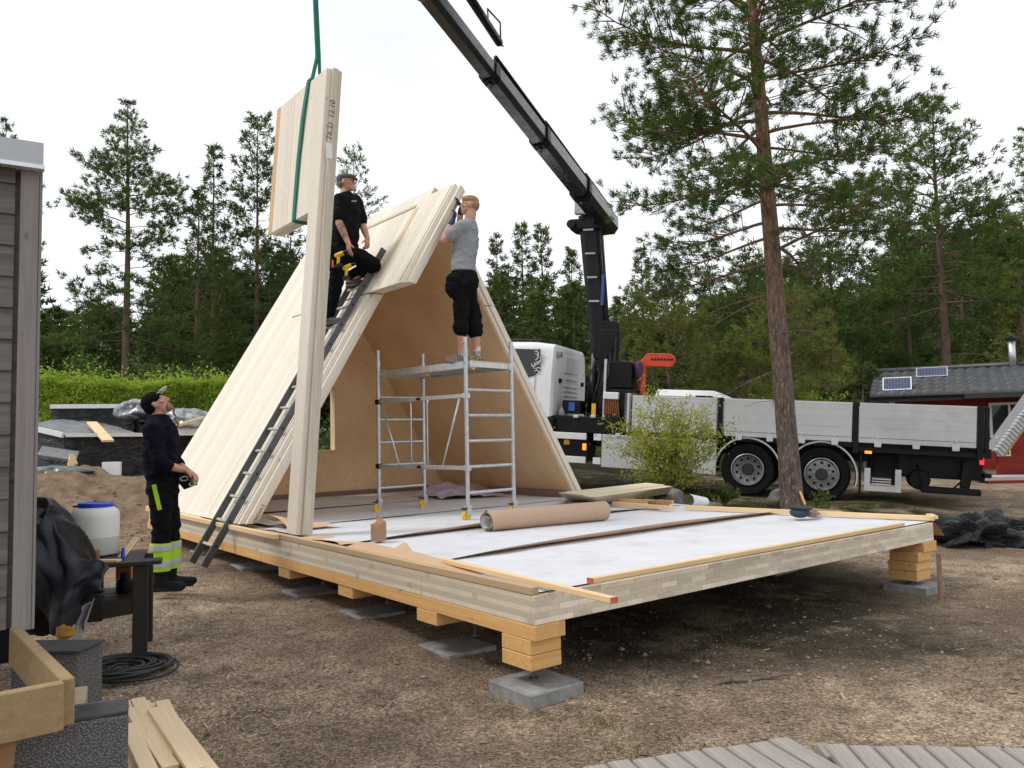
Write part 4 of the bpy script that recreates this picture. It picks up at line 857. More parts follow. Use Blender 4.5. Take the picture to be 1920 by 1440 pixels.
def wheel_far(u): build('wheel',MB().lathe([(.3,-.13),(.505,-.12),(.515,0),(.505,.12),(.3,.13)],(u,2.2,.515),(0,1,0),24),rubber,TK,smooth=R(35))
for u in (0,1.36,-4.95): wheel_far(u)
build('axle',MB().tube([(0,.3,.515),(0,2.2,.515)],.09,8),blackmt,TK); build('axle',MB().tube([(1.36,.3,.515),(1.36,2.2,.515)],.09,8),blackmt,TK)
def fender(u,a0=-10,a1=190):
    n=22; q=MB(); pr=[]
    for i in range(n+1):
        a=R(a0+(a1-a0)*i/n); c,s=math.cos(a),math.sin(a); pr.append([Vector((u+r_*c,y_,.515+r_*s)) for r_,y_ in((.60,.04),(.64,.04),(.64,.5),(.60,.5))])
    build('mudguard',q.rings(pr),blackpl,TK,smooth=R(40))
    e_=MB(); pr=[]
    for i in range(n+1):
        a=R(a0+(a1-a0)*i/n); c,s=math.cos(a),math.sin(a); pr.append([Vector((u+r_*c,y_,.515+r_*s)) for r_,y_ in((.605,.02),(.635,.02),(.635,.04),(.605,.04))])
    build('mudguard_trim',e_.rings(pr),plain('light_trim',(.55,.56,.58),.5,0,.05,6),TK,smooth=R(40))
fender(0,8,188); fender(1.36,-18,172)
# drop sides
US=[(-2.33,-.62),(-.47,1.868),(1.995,3.905)]; ub,up=1.155,1.888
for i,(a,b) in enumerate(US):
    S_=MB().box((a,0,ub),(b,.03,up)); s_=build('drop_side',S_,alup,TK,bevel=.006)
    build('groove',MB().box((a+.01,-.003,ub+.09),(b-.01,-.0005,ub+.10)),plain('dark_grey_line',(.16,.16,.16),.6,0,.1,5),s_)
    for zz in (ub+.28,ub+.46,ub+.62): build('groove',MB().box((a+.01,-.0022,zz),(b-.01,-.0004,zz+.004)),plain('soft_line',(.42,.43,.44),.6,0,.1,5),s_)
    build('top_edge',MB().box((a,-.004,up-.02),(b,.034,up+.012)),plain('light_edge',(.72,.73,.74),.4,.2,.05,6),s_)
    nl=3 if i!=1 else 4
    for k in range(nl):
        x=a+(b-a)*(k+.5)/nl+(.0); build('hinge',MB().hexa([(x-.055,-.02,ub-.07),(x+.055,-.02,ub-.07),(x+.055,-.002,ub-.07),(x-.055,-.002,ub-.07),(x-.07,-.012,ub+.06),(x+.07,-.012,ub+.06),(x+.07,-.002,ub+.06),(x-.07,-.002,ub+.06)]).box((x-.02,-.018,ub+.06),(x+.02,-.002,ub+.13)),alup,s_,bevel=.004)
    S2=build('drop_side',MB().box((a,2.47,ub),(b,2.50,up)),alup,TK,bevel=.006); build('top_edge',MB().box((a,2.466,up-.02),(b,2.504,up+.012)),_mats['light_edge'],S2)
for a in (-.60,1.885,3.92): build('bed_post',MB().box((a,.0,.95),(a+.10,.06,up+.015)),blackmt,TK,bevel=.006); build('bed_post',MB().box((a,2.44,1.0),(a+.10,2.50,up+.015)),blackmt,TK,bevel=.006)
build('tailgate',MB().box((4.03,.02,1.10),(4.11,2.48,up+.01)),blackmt,TK,bevel=.012)
build('front_board',MB().box((-2.45,.02,1.12),(-2.40,2.48,up+.05)),alup,TK,bevel=.008)
# white load frame seen above the first drop side
rackm=whitep
fr_pts=[T(1212,729,1.2),T(1335,729,1.2)]
q=MB(); za=up+.17
q.hexa([(-1.95,.35,up+.02),(-.45,.35,up+.02),(-.45,2.2,up+.02),(-1.95,2.2,up+.02),(-1.9,.45,za),(-.75,.45,za),(-.75,2.1,za),(-1.9,2.1,za)]); build('load_cover',q,rackm,TK,bevel=.02)
build('cover_slot',MB().box((-1.1,.34,up+.03),(-.75,.352,up+.06)),blackpl,TK)
# side skirts, tool box, bumper rails
tl=T(1129,812,0); tr=T(1341,892,0)
bxm=build('side_box',MB().box((-2.95,.0,.37),(-.60,.03,1.06)),greyp,TK,bevel=.01); build('latch',MB().box((-2.66,-.02,1.03),(-2.56,.0,1.10)),alup,bxm); build('box_seam',MB().box((-2.90,-.002,.99),(-.65,-.0005,1.0)),_mats['dark_grey_line'],bxm)
build('side_box_body',MB().box((-2.9,.04,.45),(-.75,.7,1.0)),blackmt,TK)
for z0,z1 in ((.92,1.06),(.42,.56)): build('guard_rail',MB().box((-4.06,.02,z0),(-3.30,.06,z1)),whitep,TK,bevel=.008); build('guard_rail',MB().box((-3.14,.02,z0),(-2.97,.06,z1)),whitep,TK,bevel=.008)
build('side_tank',MB().box((-4.2,.12,.45),(-3.28,.72,.98)),blackmt,TK,bevel=.03)
build('marker_plate',MB().box((-3.82,.10,.80),(-3.70,.118,.90)),yellp,TK)
lampo,tt3,pq=newmat('orange_lamp_lit'); pq.inputs['Base Color'].default_value=(.8,.2,.02,1); pq.inputs['Emission Color'].default_value=(1,.28,.02,1); pq.inputs['Emission Strength'].default_value=1.3
lampr,tt3,pq=newmat('red_lamp_lit'); pq.inputs['Base Color'].default_value=(.7,.02,.02,1); pq.inputs['Emission Color'].default_value=(1,.03,.04,1); pq.inputs['Emission Strength'].default_value=1.2
build('side_lamp',MB().box((-3.40,.09,.70),(-3.32,.118,.84)),lampo,TK,bevel=.006)
l=T(1628,848,.02); build('side_lamp',MB().box((l.x-.06,.0,l.z-.025),(l.x+.06,.04,l.z+.025)),lampo,TK,bevel=.006)
l=T(1841,864,.1); build('tail_lamp',MB().box((l.x-.03,.06,l.z-.07),(l.x+.03,.14,l.z+.07)),lampr,TK,bevel=.008)
# rear underside: step frame, beams, coupling
a=T(1621,877,.04);b=T(1689,924,.04); x0,x1=a.x,b.x; z0,z1=b.z,a.z
q=MB(); 
for A,B in (((x0,z0),(x1,z0+.09)),((x0,z0+.09),(x0+.10,z1)),((x1-.10,z0+.09),(x1,z1))): q.box((A[0],.02,A[1]),(B[0],.07,B[1]))
build('step_frame',q,alup,TK); 
for k in range(3): build('step_tread',MB().box((x0+.13,.08,z0+.12+k*.045),(x1-.16,.5,z0+.14+k*.045)),alup,TK)
build('step_box',MB().box((x0+.1,.5,z0+.1),(x1,.9,.98)),blackmt,TK,bevel=.01)
build('under_beam',MB().box((1.9,.06,.98),(4.15,.12,1.15)),blackmt,TK,bevel=.006)
build('under_body',MB().box((2.2,.5,.55),(4.1,2.0,1.04)),blackmt,TK,bevel=.03)
build('rear_tank',MB().lathe([(.17,0),(.19,.03),(.19,.6),(.17,.63)],(3.05,.35,.52),(0,1,0),20),blackmt,TK,smooth=R(40))
build('underrun_bar',MB().box((3.05,.12,.30),(4.02,.24,.42)),blackmt,TK,bevel=.02); build('bar_arm',MB().hexa([(3.7,.3,.36),(3.85,.3,.36),(3.85,.4,.36),(3.7,.4,.36),(3.75,.3,.9),(3.95,.3,.9),(3.95,.4,.9),(3.75,.4,.9)]),blackmt,TK)
build('coupling',MB().box((3.8,1.1,.52),(4.22,1.4,.72)).box((4.1,.4,.62),(4.22,2.1,.70)),blackmt,TK,bevel=.01)
build('hose',MB().tube([(3.0,.3,.8),(3.1,.25,.45),(3.3,.25,.36),(3.6,.3,.40),(3.8,.35,.6)],.018,6),blackpl,TK,smooth=True)
build('mud_flap',MB().box((2.02,.1,.18),(2.05,.5,.95)),blackpl,TK)
# cab
cb0=T(1041,655,.05); cb1=T(1041,780,.05)
xr=cb0.x-.02; zt=cb0.z+.03
CB=thing('cab','','');bpy.data.objects.remove(CB)
def cabsec(x,z0,z1,y0=.05,y1=2.5,r=.16,tp=.10):
    out=[]
    for cx_,cz_,a0 in ((y1-r-tp,z1-r,0),(y0+r+tp,z1-r,90)):
        for k in range(5): a=R(a0+k*22.5); out.append(Vector((x,cx_+r*math.cos(a),cz_+r*math.sin(a))))
    out+= [Vector((x,y0+.02,z1-.55)),Vector((x,y0,z0+.5)),Vector((x,y0,z0)),Vector((x,y1,z0)),Vector((x,y1,z0+.5)),Vector((x,y1-.02,z1-.55))]
    return out
zb=cb1.z-.02
ztc=zt+.12
rs_=[cabsec(xr+.0,zb+.03,ztc-.10,.10,2.45,.14,.12),cabsec(xr-.05,zb,ztc-.02,.05,2.5),cabsec(xr-.5,zb,ztc+.03),cabsec(xr-1.25,zb-.55,ztc+.03),cabsec(xr-2.0,zb-.6,ztc-.05),cabsec(xr-2.2,zb-.6,ztc-.45,.1,2.45)]
CABO=build('cab',MB().rings(rs_),whitep,TK,smooth=R(35))
# side window with white swirl
wl=T(960,653,.03); 
g_=glass_dark('cab_glass'); ww=[T(1013,655,.04),T(1012,694,.04),T(1003,703,.04),T(990,707,.04),T(940,700,.04),T(940,653,.04)]
build('side_window',MB().prism([Vector((q.x,.045,q.z)) for q in ww],(0,.02,0)),g_,CABO)
sw=MB(); c_=T(1006,678,.03)
for k in range(9):
    a=k*.8; p0=Vector((c_.x+.05*math.sin(k*1.7),.038,c_.z-.26+.06*k)); sw.tube([p0+Vector((.08*math.cos(a+i*.9)*(1-i*.12),0,.07*math.sin(a+i*.9)*(1-i*.12)+.01*i)) for i in range(5)],[.010,.012,.010,.007,.003],5)
build('window_decal',sw,paperw,CABO)
build('door_seam',MB().box((xr-.42,.040,zb+.05),(xr-.415,.052,zb+.95)),_mats['dark_grey_line'],CABO)
for k in range(2): build('side_ridge',MB().box((xr-.85,.040,zb+.42-k*.14),(xr-.45,.052,zb+.43-k*.14)),plain('shade_line',(.5,.51,.52),.5,0,.05,5),CABO)
# rear wall pressings
xa=xr+.002
def rw(y0,y1,z0,z1,m=whitep,d=.02,nm='rear_pressing',bv=.012): return build(nm,MB().box((xr-.01,y0,z0),(xr+d,y1,z1)),m,CABO,bevel=bv)
hz=ztc-zb
rw(.85,1.75,zb+.62*hz,zb+.86*hz); rw(.85,1.75,zb+.52*hz,zb+.56*hz)
for k in range(5): rw(.8-.02*k,1.8+.02*k,zb+(.42-.065*k)*hz,zb+(.45-.065*k)*hz,d=.018)
rw(.42,.58,zb+.47*hz,zb+.53*hz,blackpl,.03,'rear_latch',.004); rw(2.08,2.24,zb+.47*hz,zb+.53*hz,blackpl,.03,'rear_latch',.004)
build('roof_lamp',MB().box((xr-.02,.22,ztc-.30),(xr+.10,.36,ztc-.17)),plain('lamp_grey',(.25,.25,.26),.4,0,.1,8),CABO,bevel=.02)
build('roof_bar',MB().tube([(xr-1.9,.35,ztc+.08),(xr-.4,.35,ztc+.09),(xr-.1,.40,ztc+.04)],.02,6).tube([(xr-1.9,.35,ztc+.08),(xr-1.9,2.2,ztc+.08),(xr-.4,2.2,ztc+.09)],.02,6),blackpl,CABO)
build('cab_side_vent',MB().box((xr-.3,.03,zb-.5),(xr+.05,.4,zb-.02)),blackmt,TK,bevel=.02)
# machinery between the cab and the crane
build('gear_box',MB().box((xr-.02,.15,1.06),(-2.62,1.9,1.42)),blackmt,TK,bevel=.02)
a=T(1072,765,.3); build('control_box',MB().box((a.x-.22,.28,a.z-.12),(a.x+.2,.7,a.z+.17)),blackmt,TK,bevel=.02); build('control_screen',MB().box((a.x-.06,.262,a.z-.06),(a.x+.08,.279,a.z+.12)),plain('blue_sticker',(.03,.10,.40),.4,0,.3,30),TK)
a=T(1053,770,.3); build('hydraulic_cap',MB().lathe([(.09,0),(.10,.1),(.05,.2),(.02,.24)],(a.x,.35,a.z-.1),(0,0,1),14),plain('grey_cap',(.3,.3,.3),.4,.3,.2,9),TK,smooth=R(40))
a=T(1114,767,.25); build('yellow_tag',MB().box((a.x-.05,.22,a.z-.13),(a.x+.04,.249,a.z+.12)),yellp,TK)
for px_ in (1080,1112): a=T(px_,781,.14); build('shackle',MB().box((a.x-.06,.11,a.z-.03),(a.x+.06,.149,a.z+.03)),alu,TK,bevel=.01)
a=T(1040,800,.2); build('warning_triangle',MB().prism([(a.x-.05,.1,a.z-.04),(a.x+.05,.1,a.z-.04),(a.x,.1,a.z+.05)],(0,.01,0)),yellp,TK)
# crane
UC,WC=-3.2,1.25
def C_(z): return Vector((UC,WC,z))
zk=TF.hit(1112,405,0,UC).z
build('crane_base',MB().lathe([(.55,1.0),(.55,1.25),(.42,1.35),(.36,1.9)],(UC,WC,0),(0,0,1),20),blackmt,TK,smooth=R(35))
build('crane_post',MB().box((UC-.19,WC-.26,1.3),(UC+.19,WC+.26,3.4)),blackmt,TK,bevel=.03)
zp=TF.hit(1118,600,0,UC).z
K1=TF.hit(1122,600,1,WC); K2=TF.hit(1107,412,1,WC)
col=MB(); d_=(K2-K1).normalized(); 
def boxbeam(m_,p0,p1,w0,h0,w1,h1,up):
    p0=Vector(p0);p1=Vector(p1); y=(p1-p0).normalized(); x=y.cross(Vector(up)).normalized(); z=x.cross(y)
    def sec(p,w_,h): return [p+x*(w_/2*a)+z*(h/2*b) for a,b in((-.6,-1),(.6,-1),(1,-.45),(1,.7),(.75,1),(-.75,1),(-1,.7),(-1,-.45))]
    return m_.rings([sec(p0,w0,h0),sec(p1,w1,h1)])
build('main_boom',boxbeam(MB(),K1-d_*.9,K2+d_*.1,.42,.40,.40,.50,(1,0,0)),blackmt,TK,bevel=.01)
build('lift_cylinder',MB().tube([Vector((UC-.33,WC-.1,2.4)),Vector((UC-.30,WC-.1,zp-.15))],.075,12),plain('chrome',(.7,.72,.75),.15,.9,.05,6),TK,smooth=True)
build('cylinder_barrel',MB().tube([Vector((UC-.34,WC-.1,1.5)),Vector((UC-.325,WC-.1,2.45))],.11,12),blackmt,TK,smooth=True)
build('knuckle_plate',MB().box((UC-.38,WC-.2,zp-.12),(UC+.16,WC+.2,zp+.12)),blackmt,TK,bevel=.04)
for k in range(4): a=K1+d_*(.4+k*.55); build('label_strip',MB().box((a.x-.12,WC-.262,a.z-.02),(a.x+.12,WC-.235,a.z+.02)),plain('pale_label',(.4,.4,.42),.6,0,.2,20),TK)
kn=MB().box((K2.x-.42,WC-.26,K2.z-.28),(K2.x+.35,WC+.26,K2.z-.02)); build('knuckle',kn,blackmt,TK,bevel=.05)
build('knuckle_pin',MB().lathe([(.10,0),(.10,.7)],(K2.x-.36,WC-.35,K2.z-.16),(0,1,0),14),blackmt,TK,smooth=R(40))
build('boom_valve',MB().box((K2.x-.28,WC-.38,K2.z+.05),(K2.x-.0,WC-.24,K2.z+.42)),plain('grey_valve',(.38,.39,.4),.5,.2,.2,9),TK,bevel=.02)
# outer boom: from above the column to the tip over the upright panel (world coordinates)
PB=TF.to((K2.x+.30,WC,K2.z+.02)); TIP=tipw+Vector((0,0,.0))
bd_=(TIP-PB).normalized()
def bp(s): return PB.lerp(TIP,s)
def s_at(px_):
    best=0;bv=1e9
    for i in range(1000):
        q=bp(i/1000)-CAM; y=q.y*math.cos(PIT)+q.z*math.sin(PIT); z=-q.y*math.sin(PIT)+q.z*math.cos(PIT); u=q.x/y; v=-z/y; uu=960+F*(u*math.cos(ROL)-v*math.sin(ROL))
        if abs(uu-px_)<bv: bv=abs(uu-px_); best=i/1000
    return best
s1,s2,s3=s_at(1087),s_at(1010),s_at(915)
sec=[(-.045,s1,.46,.46),(s1-.01,s2,.38,.41),(s2-.01,s3,.31,.34),(s3-.01,s3+.2,.26,.285),(s3+.19,.90,.23,.25),(.89,.995,.20,.21)]
for i,(a,b,w0,h0) in enumerate(sec):
    build('boom_section',boxbeam(MB(),bp(a),bp(b),w0,h0,w0*.97,h0*.97,(0,0,1)),boomp,TK,world=True,bevel=.006)
    if i: build('boom_collar',boxbeam(MB(),bp(a-.004),bp(a+.012),w0*1.2,h0*1.2,w0*1.2,h0*1.2,(0,0,1)),blackmt,TK,world=True,bevel=.01); dn=bp(a)-Vector((0,0,h0*.72)); build('collar_eye',MB().tube([dn+Vector((0,0,.1)),dn,dn+bd_*.08],.03,6),screwm,TK,world=True)
upv=Vector((0,0,1)); upv=(upv-bd_*upv.dot(bd_)).normalized(); sdv=bd_.cross(upv).normalized()
sdl=sdv if sdv.y<0 else -sdv
for a,b,o in ((-.03,s1,.30),(s1,s2,.25),(s2,s3,.21)):
    build('boom_rod',MB().tube([bp(a)+upv*o+sdl*.12,bp(b)+upv*(o)+sdl*.12],.035,8),blackmt,TK,world=True,smooth=True)
build('crane_hook',MB().tube([TIP+Vector((0,0,-.05)),TIP+Vector((0,0,-.22))],.04,8).tube([TIP+Vector((0,0,-.2))+Vector((.06*math.sin(a),0,-.06+.06*math.cos(a))) for a in [i*.7 for i in range(7)]],.018,6),blackmt,TK,world=True,smooth=True)
# folded hydraulic jib tube above the boom
J0=atY(936,80,10.4); J1=atY(845,-60,8.6)
build('jib_tube',MB().tube([J0,J1],.055,10),blackmt,TK,world=True,smooth=True)
build('jib_tip',MB().tube([J0,J0+(J0-J1).normalized()*.12+Vector((.02,0,-.0))],[.03,.008],8),screwm,TK,world=True)
build('jib_hose',MB().tube([J0+Vector((.02,-.05,.0)),J0+Vector((.02,-.05,.25)),J0+Vector((-.15,-.05,.45)),J0+(J1-J0)*.25],.012,6),blackpl,TK,world=True,smooth=True)
# equipment rack behind the crane: hose reel, valve bank, oil tank
build('oil_tank',MB().box((-2.95,.30,2.05),(-2.45,1.0,2.62)),blackmt,TK,bevel=.02)
build('rack_post',MB().box((-3.02,.20,1.2),(-2.97,.26,2.66)),alu,TK); build('equipment_box',MB().box((-2.9,.25,1.55),(-2.35,1.0,2.03)),blackmt,TK,bevel=.03)
tkm=plain('grey_canister',(.07,.08,.08),.5,0,.2,8); build('canister',MB().box((-2.55,.2,1.2),(-2.3,.7,1.95)),tkm,TK,bevel=.03)
a=T(1146,745,.2); build('valve_block',MB().box((a.x-.17,.16,a.z-.04),(a.x+.16,.3,a.z+.11)),paperw,TK,bevel=.01)
cop=plain('copper_pipes',(.33,.13,.07),.5,.3,.3,20)
for k in range(8): xx=a.x-.14+.04*k; build('hose_line',MB().tube([(xx,.2,a.z-.04),(xx+.005*k,.2,a.z-.35),(xx+.012*k,.3,a.z-.60)],.013,5),cop,TK)
build('purple_cloth',MB().ell((-2.35,.55,2.45),(.10,.14,.22),n=12,m=8),plain('purple_cloth',(.10,.04,.12),.9,0,.3,12),TK,smooth=True)
for k in range(5): 
    x=-3.35+.12*k; hs=MB().tube([(x,.5,1.35),(x+.05,.35,1.7+.1*k),(x+.12,.45,2.1+.12*k),(UC+.1*k-.1,WC-.28,2.6+.2*k)],.018,6); build('hydraulic_hose',hs,blackpl,TK,smooth=True)
h2=[K1.lerp(K2,f)+Vector((.22,-.18,0)) for f in (-.2,.1,.4,.7,.95)]; build('hydraulic_hose',MB().tube(h2+[K2+Vector((.35,-.3,.25))],.022,6),blackpl,TK,smooth=True); build('hydraulic_hose',MB().tube([q+Vector((.06,0,0)) for q in h2]+[K2+Vector((.5,-.3,.2))],.022,6),blackpl,TK,smooth=True)
build('blue_decal',MB().box((K1.x+.10,WC-.245,K1.z+.3),(K1.x+.17,WC-.222,K1.z+1.0)),plain('blue_decal_vinyl',(.03,.06,.30),.4,0,.2,9),TK)
# orange-red crane fork rack
ho=T(1206,735,.5)
A=T(1204,740,.6);B=T(1206,680,.6)
FK=thing('crane_fork','orange red crane fork hook standing upright at the front of the truck bed','crane fork',mat=TF.m)
build('upright',boxbeam(MB(),(A.x,.6,A.z-.1),(B.x,.6,B.z+.05),.12,.14,.12,.14,(0,1,0)),redp,FK,bevel=.01)
D=T(1262,672,.6); zc_=(B.z+.02+D.z)/2
def oval(x0,x1,zc,h,y0,y1):
    o=[]; n=8
    for k in range(n+1): a=R(-90+180*k/n); o.append((x1-h+h*math.cos(a),y0,zc+h*math.sin(a)))
    o+= [(x0+.14,y0,zc+h),(x0,y0,zc-.02),(x0,y0,zc-h)]
    return MB().prism(o,(0,y1-y0,0))
build('head',oval(B.x-.05,D.x+.05,zc_,.14,.54,.66),redp,FK,bevel=.01)
for k in range(7): x=B.x+.18+.07*k; build('slot',MB().box((x,.533,zc_-.01),(x+.045,.5395,zc_+.03)),blackpl,FK)
E_=T(1180,688,.6); build('arm',MB().tube([(E_.x,.6,E_.z),(B.x,.6,E_.z-.02)],.055,10),redp,FK,smooth=True)
build('strut',boxbeam(MB(),(E_.x+.15,.6,E_.z-.15),(A.x-.02,.6,E_.z-.55),.07,.07,.07,.07,(0,1,0)),plain('rusty_red',(.35,.09,.03),.8,0,.4,14),FK)
# ================================================================ RED CABIN AT THE RIGHT
redwood=wood('falu_red_boards',(.30,.035,.025),(.20,.022,.018),'X',.0,.16,'Z',seam=.6,kd=(.03,.005,.005),rough=.85)
tilem,t,p=newmat('black_roof_tiles'); v=coords(t); n=noise(t,v,5,4); t.links.new(ramp(t,n,[(.3,(.035,.04,.045)),(.7,(.075,.08,.085))]),p.inputs['Base Color']); p.inputs['Roughness'].default_value=.42
CY=24.; c0_=atY(1668,745,CY); CR=R(-28)
def lx(px_,yl=0.):
    k=(px_-960)/F; c,s=math.cos(CR),math.sin(CR); return (k*(CY+c*yl)-(c0_.x-s*yl))/(c-k*s)
RC=thing('red_cabin','low red timber cabin with black tiled roof behind the rear of the truck','cabin',mat=Matrix.Translation((c0_.x,CY,g1(c0_.x+3,CY)-.1))@Matrix.Rotation(CR,4,'Z'))
zg=g1(c0_.x+3,CY)-.1; ez=c0_.z-zg; L=9.0
build('wall',MB().box((0,0,.0),(L,.14,ez)),redwood,RC); build('wall',MB().box((0,.15,0),(.14,4.2,ez)).prism([(0.0,.15,ez),(0.0,4.2,ez),(0.0,2.25,ez+.62)],(.14,0,0)),redwood,RC)
build('corner_board',MB().box((-.03,-.03,0),(.13,-.002,ez)),whitep,RC)
rz=atY(1690,697,CY+2.3).z-zg
def rf(u,v_):
    x=-.5+(L+1)*u; y=-.55+2.85*v_; z=ez+.02+(rz-ez)*v_
    return Vector((x,y,z+.05*abs(math.sin(x*math.pi/.30))+.055*((v_*7)%1)*-1))
build('roof',MB().grid(rf,150,48),tilem,RC,recalc=False); build('roof_far_side',MB().add([(-.5,2.3,rz),(L+.5,2.3,rz),(L+.5,4.9,ez),(-.5,4.9,ez)],[(0,1,2,3)]),tilem,RC)
build('ridge_cap',MB().tube([(-.5,2.3,rz+.02),(L+.5,2.3,rz+.02)],.09,8),tilem,RC,smooth=True)
build('eave_board',MB().box((-.5,-.57,ez-.16),(L+.5,-.53,ez+.0)),plain('dark_eave',(.03,.03,.033),.6,0,.2,4),RC); build('gutter',MB().tube([(-.5,-.62,ez+.0),(L+.5,-.62,ez+.0)],.055,8),_mats['dark_eave'],RC,smooth=True)
build('gable_board',MB().hexa([(-.52,-.55,ez-.12),(-.49,-.55,ez-.12),(-.49,2.3,rz-.12),(-.52,2.3,rz-.12),(-.52,-.55,ez+.04),(-.49,-.55,ez+.04),(-.49,2.3,rz+.04),(-.52,2.3,rz+.04)]),_mats['dark_eave'],RC)
wg=glass_dark('window_glass',(.03,.04,.045))
def win(x0,x1,z0,z1,nm='window'):
    f=build(nm,MB().box((x0,-.05,z0),(x1,-.02,z0+.07)).box((x0,-.05,z1-.07),(x1,-.02,z1)).box((x0,-.05,z0+.07),(x0+.07,-.02,z1-.07)).box((x1-.07,-.05,z0+.07),(x1,-.02,z1-.07)).box(((x0+x1)/2-.03,-.05,z0+.07),((x0+x1)/2+.03,-.02,z1-.07)),whitep,RC); build('pane',MB().box((x0+.07,-.03,z0+.07),(x1-.07,-.015,z1-.07)),wg,f); return f
wx=lx(1852); win(wx,wx+1.0,1.0,2.0); build('awning',MB().hexa([(wx-.6,-.75,2.12),(wx+1.6,-.75,2.12),(wx+1.6,0,2.22),(wx-.6,0,2.22),(wx-.6,-.75,2.26),(wx+1.6,-.75,2.26),(wx+1.6,0,2.38),(wx-.6,0,2.38)]),_mats['dark_eave'],RC)
x2=lx(1705); win(x2,x2+.8,1.0,1.95)
vpx=lx(1902,2.1); vpY=CY+math.cos(CR)*2.1+math.sin(CR)*vpx; vp=atY(1902,640,vpY); build('vent_pipe',MB().tube([(vpx,2.1,ez+.8),(vpx,2.1,vp.z-zg)],.10,12),alu,RC,smooth=True); build('vent_cowl',MB().lathe([(.17,0),(.17,.05),(.02,.14)],(vpx,2.1,vp.z-zg+.05),(0,0,1),12),blackpl,RC)
solc,t,p=newmat('solar_cells'); v=coords(t); bk_=_n(t,'ShaderNodeTexBrick'); bk_.offset=0; bk_.inputs['Scale'].default_value=6; bk_.inputs['Color1'].default_value=(.03,.04,.09,1); bk_.inputs['Color2'].default_value=(.035,.05,.11,1); bk_.inputs['Mortar'].default_value=(.25,.27,.32,1); bk_.inputs['Mortar Size'].default_value=.02; bk_.inputs['Brick Width'].default_value=.5; bk_.inputs['Row Height'].default_value=.5; t.links.new(v,bk_.inputs['Vector']); t.links.new(bk_.outputs[0],p.inputs['Base Color']); p.inputs['Roughness'].default_value=.15
def solar(pa,pb,Y,label,tilt,hh,col):
    a=atY(*pa,Y); b=atY(*pb,Y); S_=thing('solar_panel',label,'solar panel',mat=Matrix.Translation(a)@Matrix.Rotation(CR,4,'Z')@Matrix.Rotation(tilt,4,'X')); w_=(b.x-a.x)*.86
    build('frame',MB().box((0,0,0),(w_,.03,.03)).box((0,hh-.03,0),(w_,hh,.03)).box((0,.03,0),(.03,hh-.03,.03)).box((w_-.03,.03,0),(w_,hh-.03,.03)),col,S_); build('cells',MB().box((.03,.03,.005),(w_-.03,hh-.03,.022)),solc,S_)
    build('bracket',MB().beam((w_*.2,hh*.5,-.01),(w_*.2,hh*.5+.2,-.35),.03,.03).beam((w_*.8,hh*.5,-.01),(w_*.8,hh*.5+.2,-.35),.03,.03),alu,S_)
solar((1655,733),(1712,733),CY+.1,'white framed solar panel hanging at the left end of the black tiled roof',R(52),.50,whitep)
solar((1718,708),(1779,705),CY+.9,'solar panel standing higher up on the black tiled roof',R(46),.42,alu)
# small red shed with steep pale roof right at the picture edge
SY=19.5; sp=atY(1885,870,SY); sg=g1(sp.x,SY)-.05
SH=thing('red_outbuilding','red shed at the right edge with a steep pale ribbed roof','shed',(sp.x,SY,sg))
a=atY(1852,846,SY)-Vector((sp.x,SY,sg)); b=atY(1962,694,SY)-Vector((sp.x,SY,sg))
ribm=plain('pale_ribbed_metal',(.42,.43,.44),.55,.1,.1,5)
def rr_(u,v_):
    q=a.lerp(b,u); return Vector((q.x-.02*(1 if int(v_*40)%2 else 0),-.35+.5*v_,q.z+.03*(1 if int(v_*40)%2 else 0)))
build('roof_far',MB().grid(rr_,2,120),ribm,SH,recalc=False)
q=MB()
for k in range(26):
    s=(k+.0)/26; p_=a.lerp(b,s); p2=a.lerp(b,s+.030); q.hexa([p_+Vector((-.09,-.50,.03)),p2+Vector((-.09,-.50,.03)),p2+Vector((.06,-.50,-.12)),p_+Vector((.06,-.50,-.12)),p_+Vector((-.09,-.36,.03)),p2+Vector((-.09,-.36,.03)),p2+Vector((.06,-.36,-.12)),p_+Vector((.06,-.36,-.12))])
build('roof_edge_slats',q,ribm,SH); build('barge_board',MB().beam(a+Vector((.10,-.42,-.10)),b+Vector((.10,-.42,-.10)),.16,.05),plain('ochre_barge_board',(.36,.24,.09),.8,0,.2,8),SH)
build('wall',MB().prism([(a.x+.25,0,0),(2.6,0,0),(2.6,0,b.z+.2),(b.x+.18,0,b.z-.05),(a.x+.25,0,a.z-.0)],(0,.12,0)),redwood,SH)
wd=[atY(1866,818,SY),atY(1893,855,SY)]; f=build('door_window',MB().box((wd[0].x-sp.x,-.05,wd[1].z-sg),(wd[1].x-sp.x,-.01,wd[0].z-sg)),whitep,SH); build('pane',MB().box((wd[0].x-sp.x+.04,-.06,wd[1].z-sg+.04),(wd[1].x-sp.x-.04,-.051,wd[0].z-sg-.04)),wg,f)
build('deck_step',MB().box((a.x-.6,-1.0,.12),(2.8,-.2,.20)),plain('pale_step',(.42,.40,.38),.8,0,.1,6),SH); build('deck_front',MB().box((a.x-.6,-1.0,-.1),(2.8,-.95,.119)),redwood,SH)
